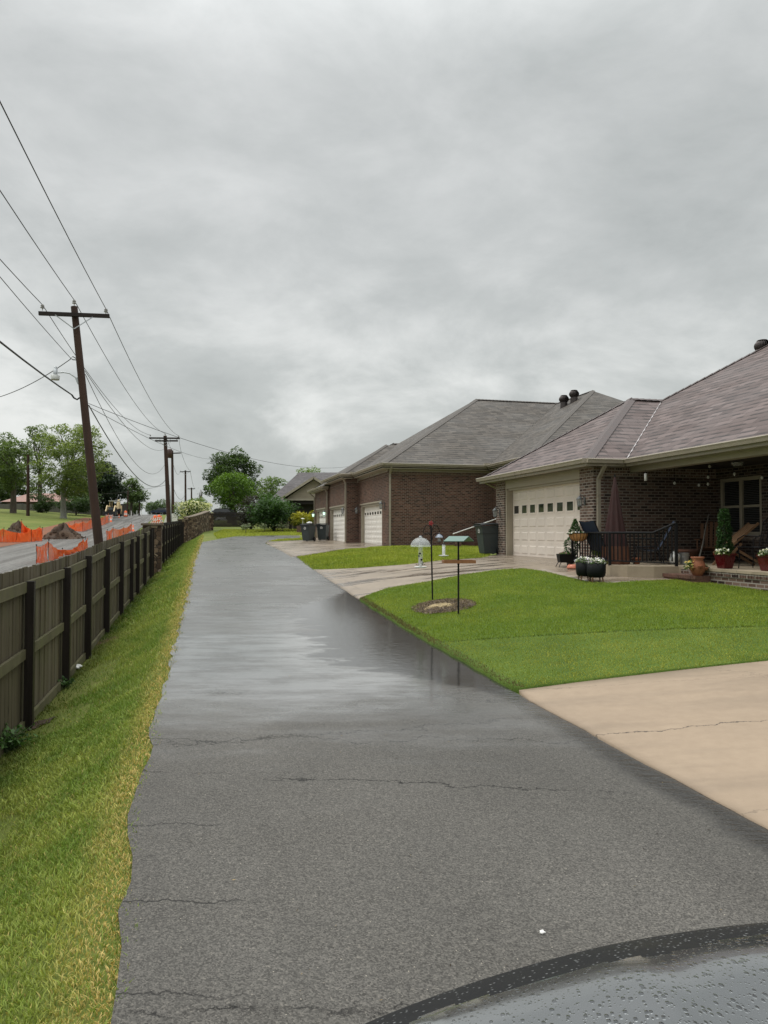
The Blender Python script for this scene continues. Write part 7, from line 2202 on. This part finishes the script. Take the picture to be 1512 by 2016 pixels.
M['weedstem'] = simple('weed stem', (.06, .09, .03), .7, .3, 20)
weed('clump of broad leaved green weed at the foot of the nearest fence bay', tuple(wp_), 46, .34, .24, 5)
w2_ = ground(128, 1352); weed('small green weed tuft beside the second fence post', tuple(w2_), 14, .16, .12, 6)
lp = ground(153, 1318)
lt = blob((lp.x, lp.y, lp.z + .045), .06, sq=.55, jit=.35, seed=12).build('litter', M['white_plastic'])
tag(lt, 'crumpled white scrap of litter lying in the verge grass', 'litter')
for i, (px, py, rx, ry, lab) in enumerate(((205, 1262, .42, .28, 'bare reddish leaf mulch patch by the third fence post'), (265, 1173, .40, .34, 'bare reddish soil patch below the fence near the stone pillar'), (60, 1428, .30, .18, 'thin bare patch at the foot of the nearest fence post'))):
    c = ground(px, py); o = oval('soil', lab, (c.x, c.y), rx, ry, .006, i + 3, M['soil'] if i == 2 else M['leaf_soil'] if 'leaf_soil' in M else simple('leaf litter', (.12, .062, .038), .9, .5, 18, 1, bscale=40, bdist=.02), lift=-.016)
rk = ground(1068, 1838)
tag(blob((rk.x, rk.y, rk.z + .006), .012, sq=.6, jit=.3, seed=2).build('pebble', M['white_paint']), 'small white pebble lying on the asphalt before the car', 'pebble')

# fallen bits on the lane: dark and tan flecks of leaf and grit
r = np.random.default_rng(19); n_ = 240
ly = 2.2 + 13 * r.random(n_) ** 1.5; lu = -.35 + 3.6 * r.random(n_)
lx = xat(lu, ly); lz = zt_np(lx, ly) + .007
vs, qd, col = leaf_cloud(np.stack([lx, ly, lz], -1), .009, (.020, .014, .010), (.30, .22, .11), r.random(n_) ** 2, 3, .8)
vs[:, 2] = np.repeat(lz, 4) + (vs[:, 2] - np.repeat(lz, 4)) * .35
o = np_mesh('leaf_flecks', vs, qd, M['petal'], col=col); o['kind'] = 'stuff'; o['label'] = 'small dark and tan leaf flecks scattered over the asphalt lane'
# ------------------------------------------------------------------ front of the car the photograph is taken beside
def near_car():
    n = NT('beaded silver grey paint'); v = n.coord()
    vz = n.new('ShaderNodeTexVoronoi'); vz.feature = 'F1'; vz.inputs['Scale'].default_value = 128
    n.lk(n.mapping(v, (1, .62, 1)), vz.inputs['Vector'])
    rnd = sep(n, vz.outputs['Color'])
    rad = n.math('ADD', .16, n.math('MULTIPLY', rnd[0], .36))
    bead = n.math('MULTIPLY', n.mapr(n.math('DIVIDE', vz.outputs['Distance'], rad), .55, 1.0, 1, 0), n.math('GREATER_THAN', rnd[1], .10))
    vz2 = n.new('ShaderNodeTexVoronoi'); vz2.inputs['Scale'].default_value = 210; n.lk(n.mapping(v, (1, .7, 1)), vz2.inputs['Vector'])
    bead2 = n.math('MULTIPLY', n.mapr(vz2.outputs['Distance'], .12, .30, 1, 0), n.math('GREATER_THAN', sep(n, vz2.outputs['Color'])[0], .45))
    bd = n.math('MAXIMUM', bead, n.math('MULTIPLY', bead2, .6))
    col = n.mix(n.math('MULTIPLY', bd, .7), (.27, .28, .285), (.085, .09, .095))
    n.set(col, n.mapr(n.noise(v, 4, 4), .3, .7, .10, .17), n.bump(bd, .35, .004), .85, .5, .6)
    paint = n.m
    cx, hw_, yb_, z0 = .90, .98, -1.5, 1.170
    t = thing('parked_car', 'grey car bonnet beaded with rain in the lower right corner', 'car', (cx, -.4, 0))
    NX, NY = 120, 150; vs = []; fs = []
    def outline(xx): return 1.300 - .20 * abs(xx) ** 2.3
    for i in range(NX + 1):
        xx = -1 + 2 * i / NX; yn = outline(xx)
        for j in range(NY + 1):
            f = j / NY
            y = yb_ + (yn - yb_) * (1 - (1 - f) ** 1.6)
            e = min(yn - y, (1 - abs(xx)) * hw_ * 1.2)
            k = max(0.0, 1 - max(e, 0) / .34)
            z = z0 + .075 * (1 - xx * xx) - .035 * max(0, y + .2) / 1.5 - .075 * k ** 2.35 - .05 * max(0, 1 - max(e, 0) / .03) ** 2
            z += .010 * math.exp(-((abs(xx) - .55) / .06) ** 2) * (1 - k)
            vs.append((cx + xx * hw_, y, z))
    m = NY + 1
    for i in range(NX):
        for j in range(NY):
            fs.append((i * m + j, (i + 1) * m + j, (i + 1) * m + j + 1, i * m + j + 1))
    def edge_of(i, j):
        x_, y_, _ = vs[i * m + j]; xx = (x_ - cx) / hw_
        return min(outline(xx) - y_, (1 - abs(xx)) * hw_ * 1.2) + .012 * math.sin(x_ * 11 + .6) + .007 * math.sin(x_ * 27)
    f1 = [f for f in fs if edge_of(f[0] // m, f[0] % m) > .14]; f2 = [f for f in fs if edge_of(f[0] // m, f[0] % m) <= .14]  # front edge split off as a black band; wavy line imitates the sky reflection
    MB().add(vs, f1, True).build('bonnet', paint, t)
    n2 = NT('wet black rim band'); v2 = n2.coord()
    dv2 = n2.voronoi(v2, 120, 'F1'); dm = n2.math('MULTIPLY', n2.mapr(dv2, .15, .38, 1, 0), n2.math('GREATER_THAN', sep(n2, n2.voronoi(v2, 120, 'F1', 'Color'))[0], .55))
    n2.set(n2.mix(dm, (.010, .010, .011), (.16, .165, .165)), n2.mapr(n2.noise(v2, 6, 4), .3, .7, .45, .65), n2.bump(dm, .7, .006), spec=.25)
    MB().add(vs, f2, True).build('bonnet_edge', n2.m, t)
    # nose and wings below the bonnet edge
    b = MB(); ring = []
    for i in range(NX + 1): ring.append(V(vs[i * m + NY]))
    left = [V(vs[0 * m + j]) for j in range(0, NY + 1, 15)]; right = [V(vs[NX * m + j]) for j in range(NY, -1, -15)]
    path = left[:-1] + ring + right[1:]
    lv = [(0, 0, -.004), (.02, -.10, -.14), (.035, -.35, 0), (.03, -.60, 0), (-.03, -.85, 0)]
    pts = []
    for dx, z_, _ in [(0, -.003, 0), (.022, -.10, 0), (.035, -.32, 0), (.03, -.58, 0), (-.04, -.80, 0)]:
        for p in path:
            o_ = V((p.x - cx, (p.y - 0) * .8, 0)).normalized() * dx
            pts.append(V((p.x + o_.x, p.y + o_.y, max(.26, p.z + z_))))
    k = len(path)
    b.add(pts, [(r * k + i, (r + 1) * k + i, (r + 1) * k + i + 1, r * k + i + 1) for r in range(4) for i in range(k - 1)], True)
    b.build('body', paint, t)
    for s in (-1, 1):
        x = cx + s * (hw_ - .13)
        MB().tube([(x - .11, .18, .34), (x + .11, .18, .34)], .34, 28).build('wheel', M['black_metal'], t)
        hx = cx + s * .70
        MB().box(hx - .17, hx + .17, 1.19, 1.262, .72, .84).build('headlight', M['clear'], t)
    MB().box(cx - .45, cx + .45, 1.30, 1.348, .50, .74).build('grille', M['black_metal'], t)
    MB().box(cx - .9, cx + .9, -1.6, -1.51, .3, 1.12).build('bulkhead', M['black_metal'], t)
near_car()
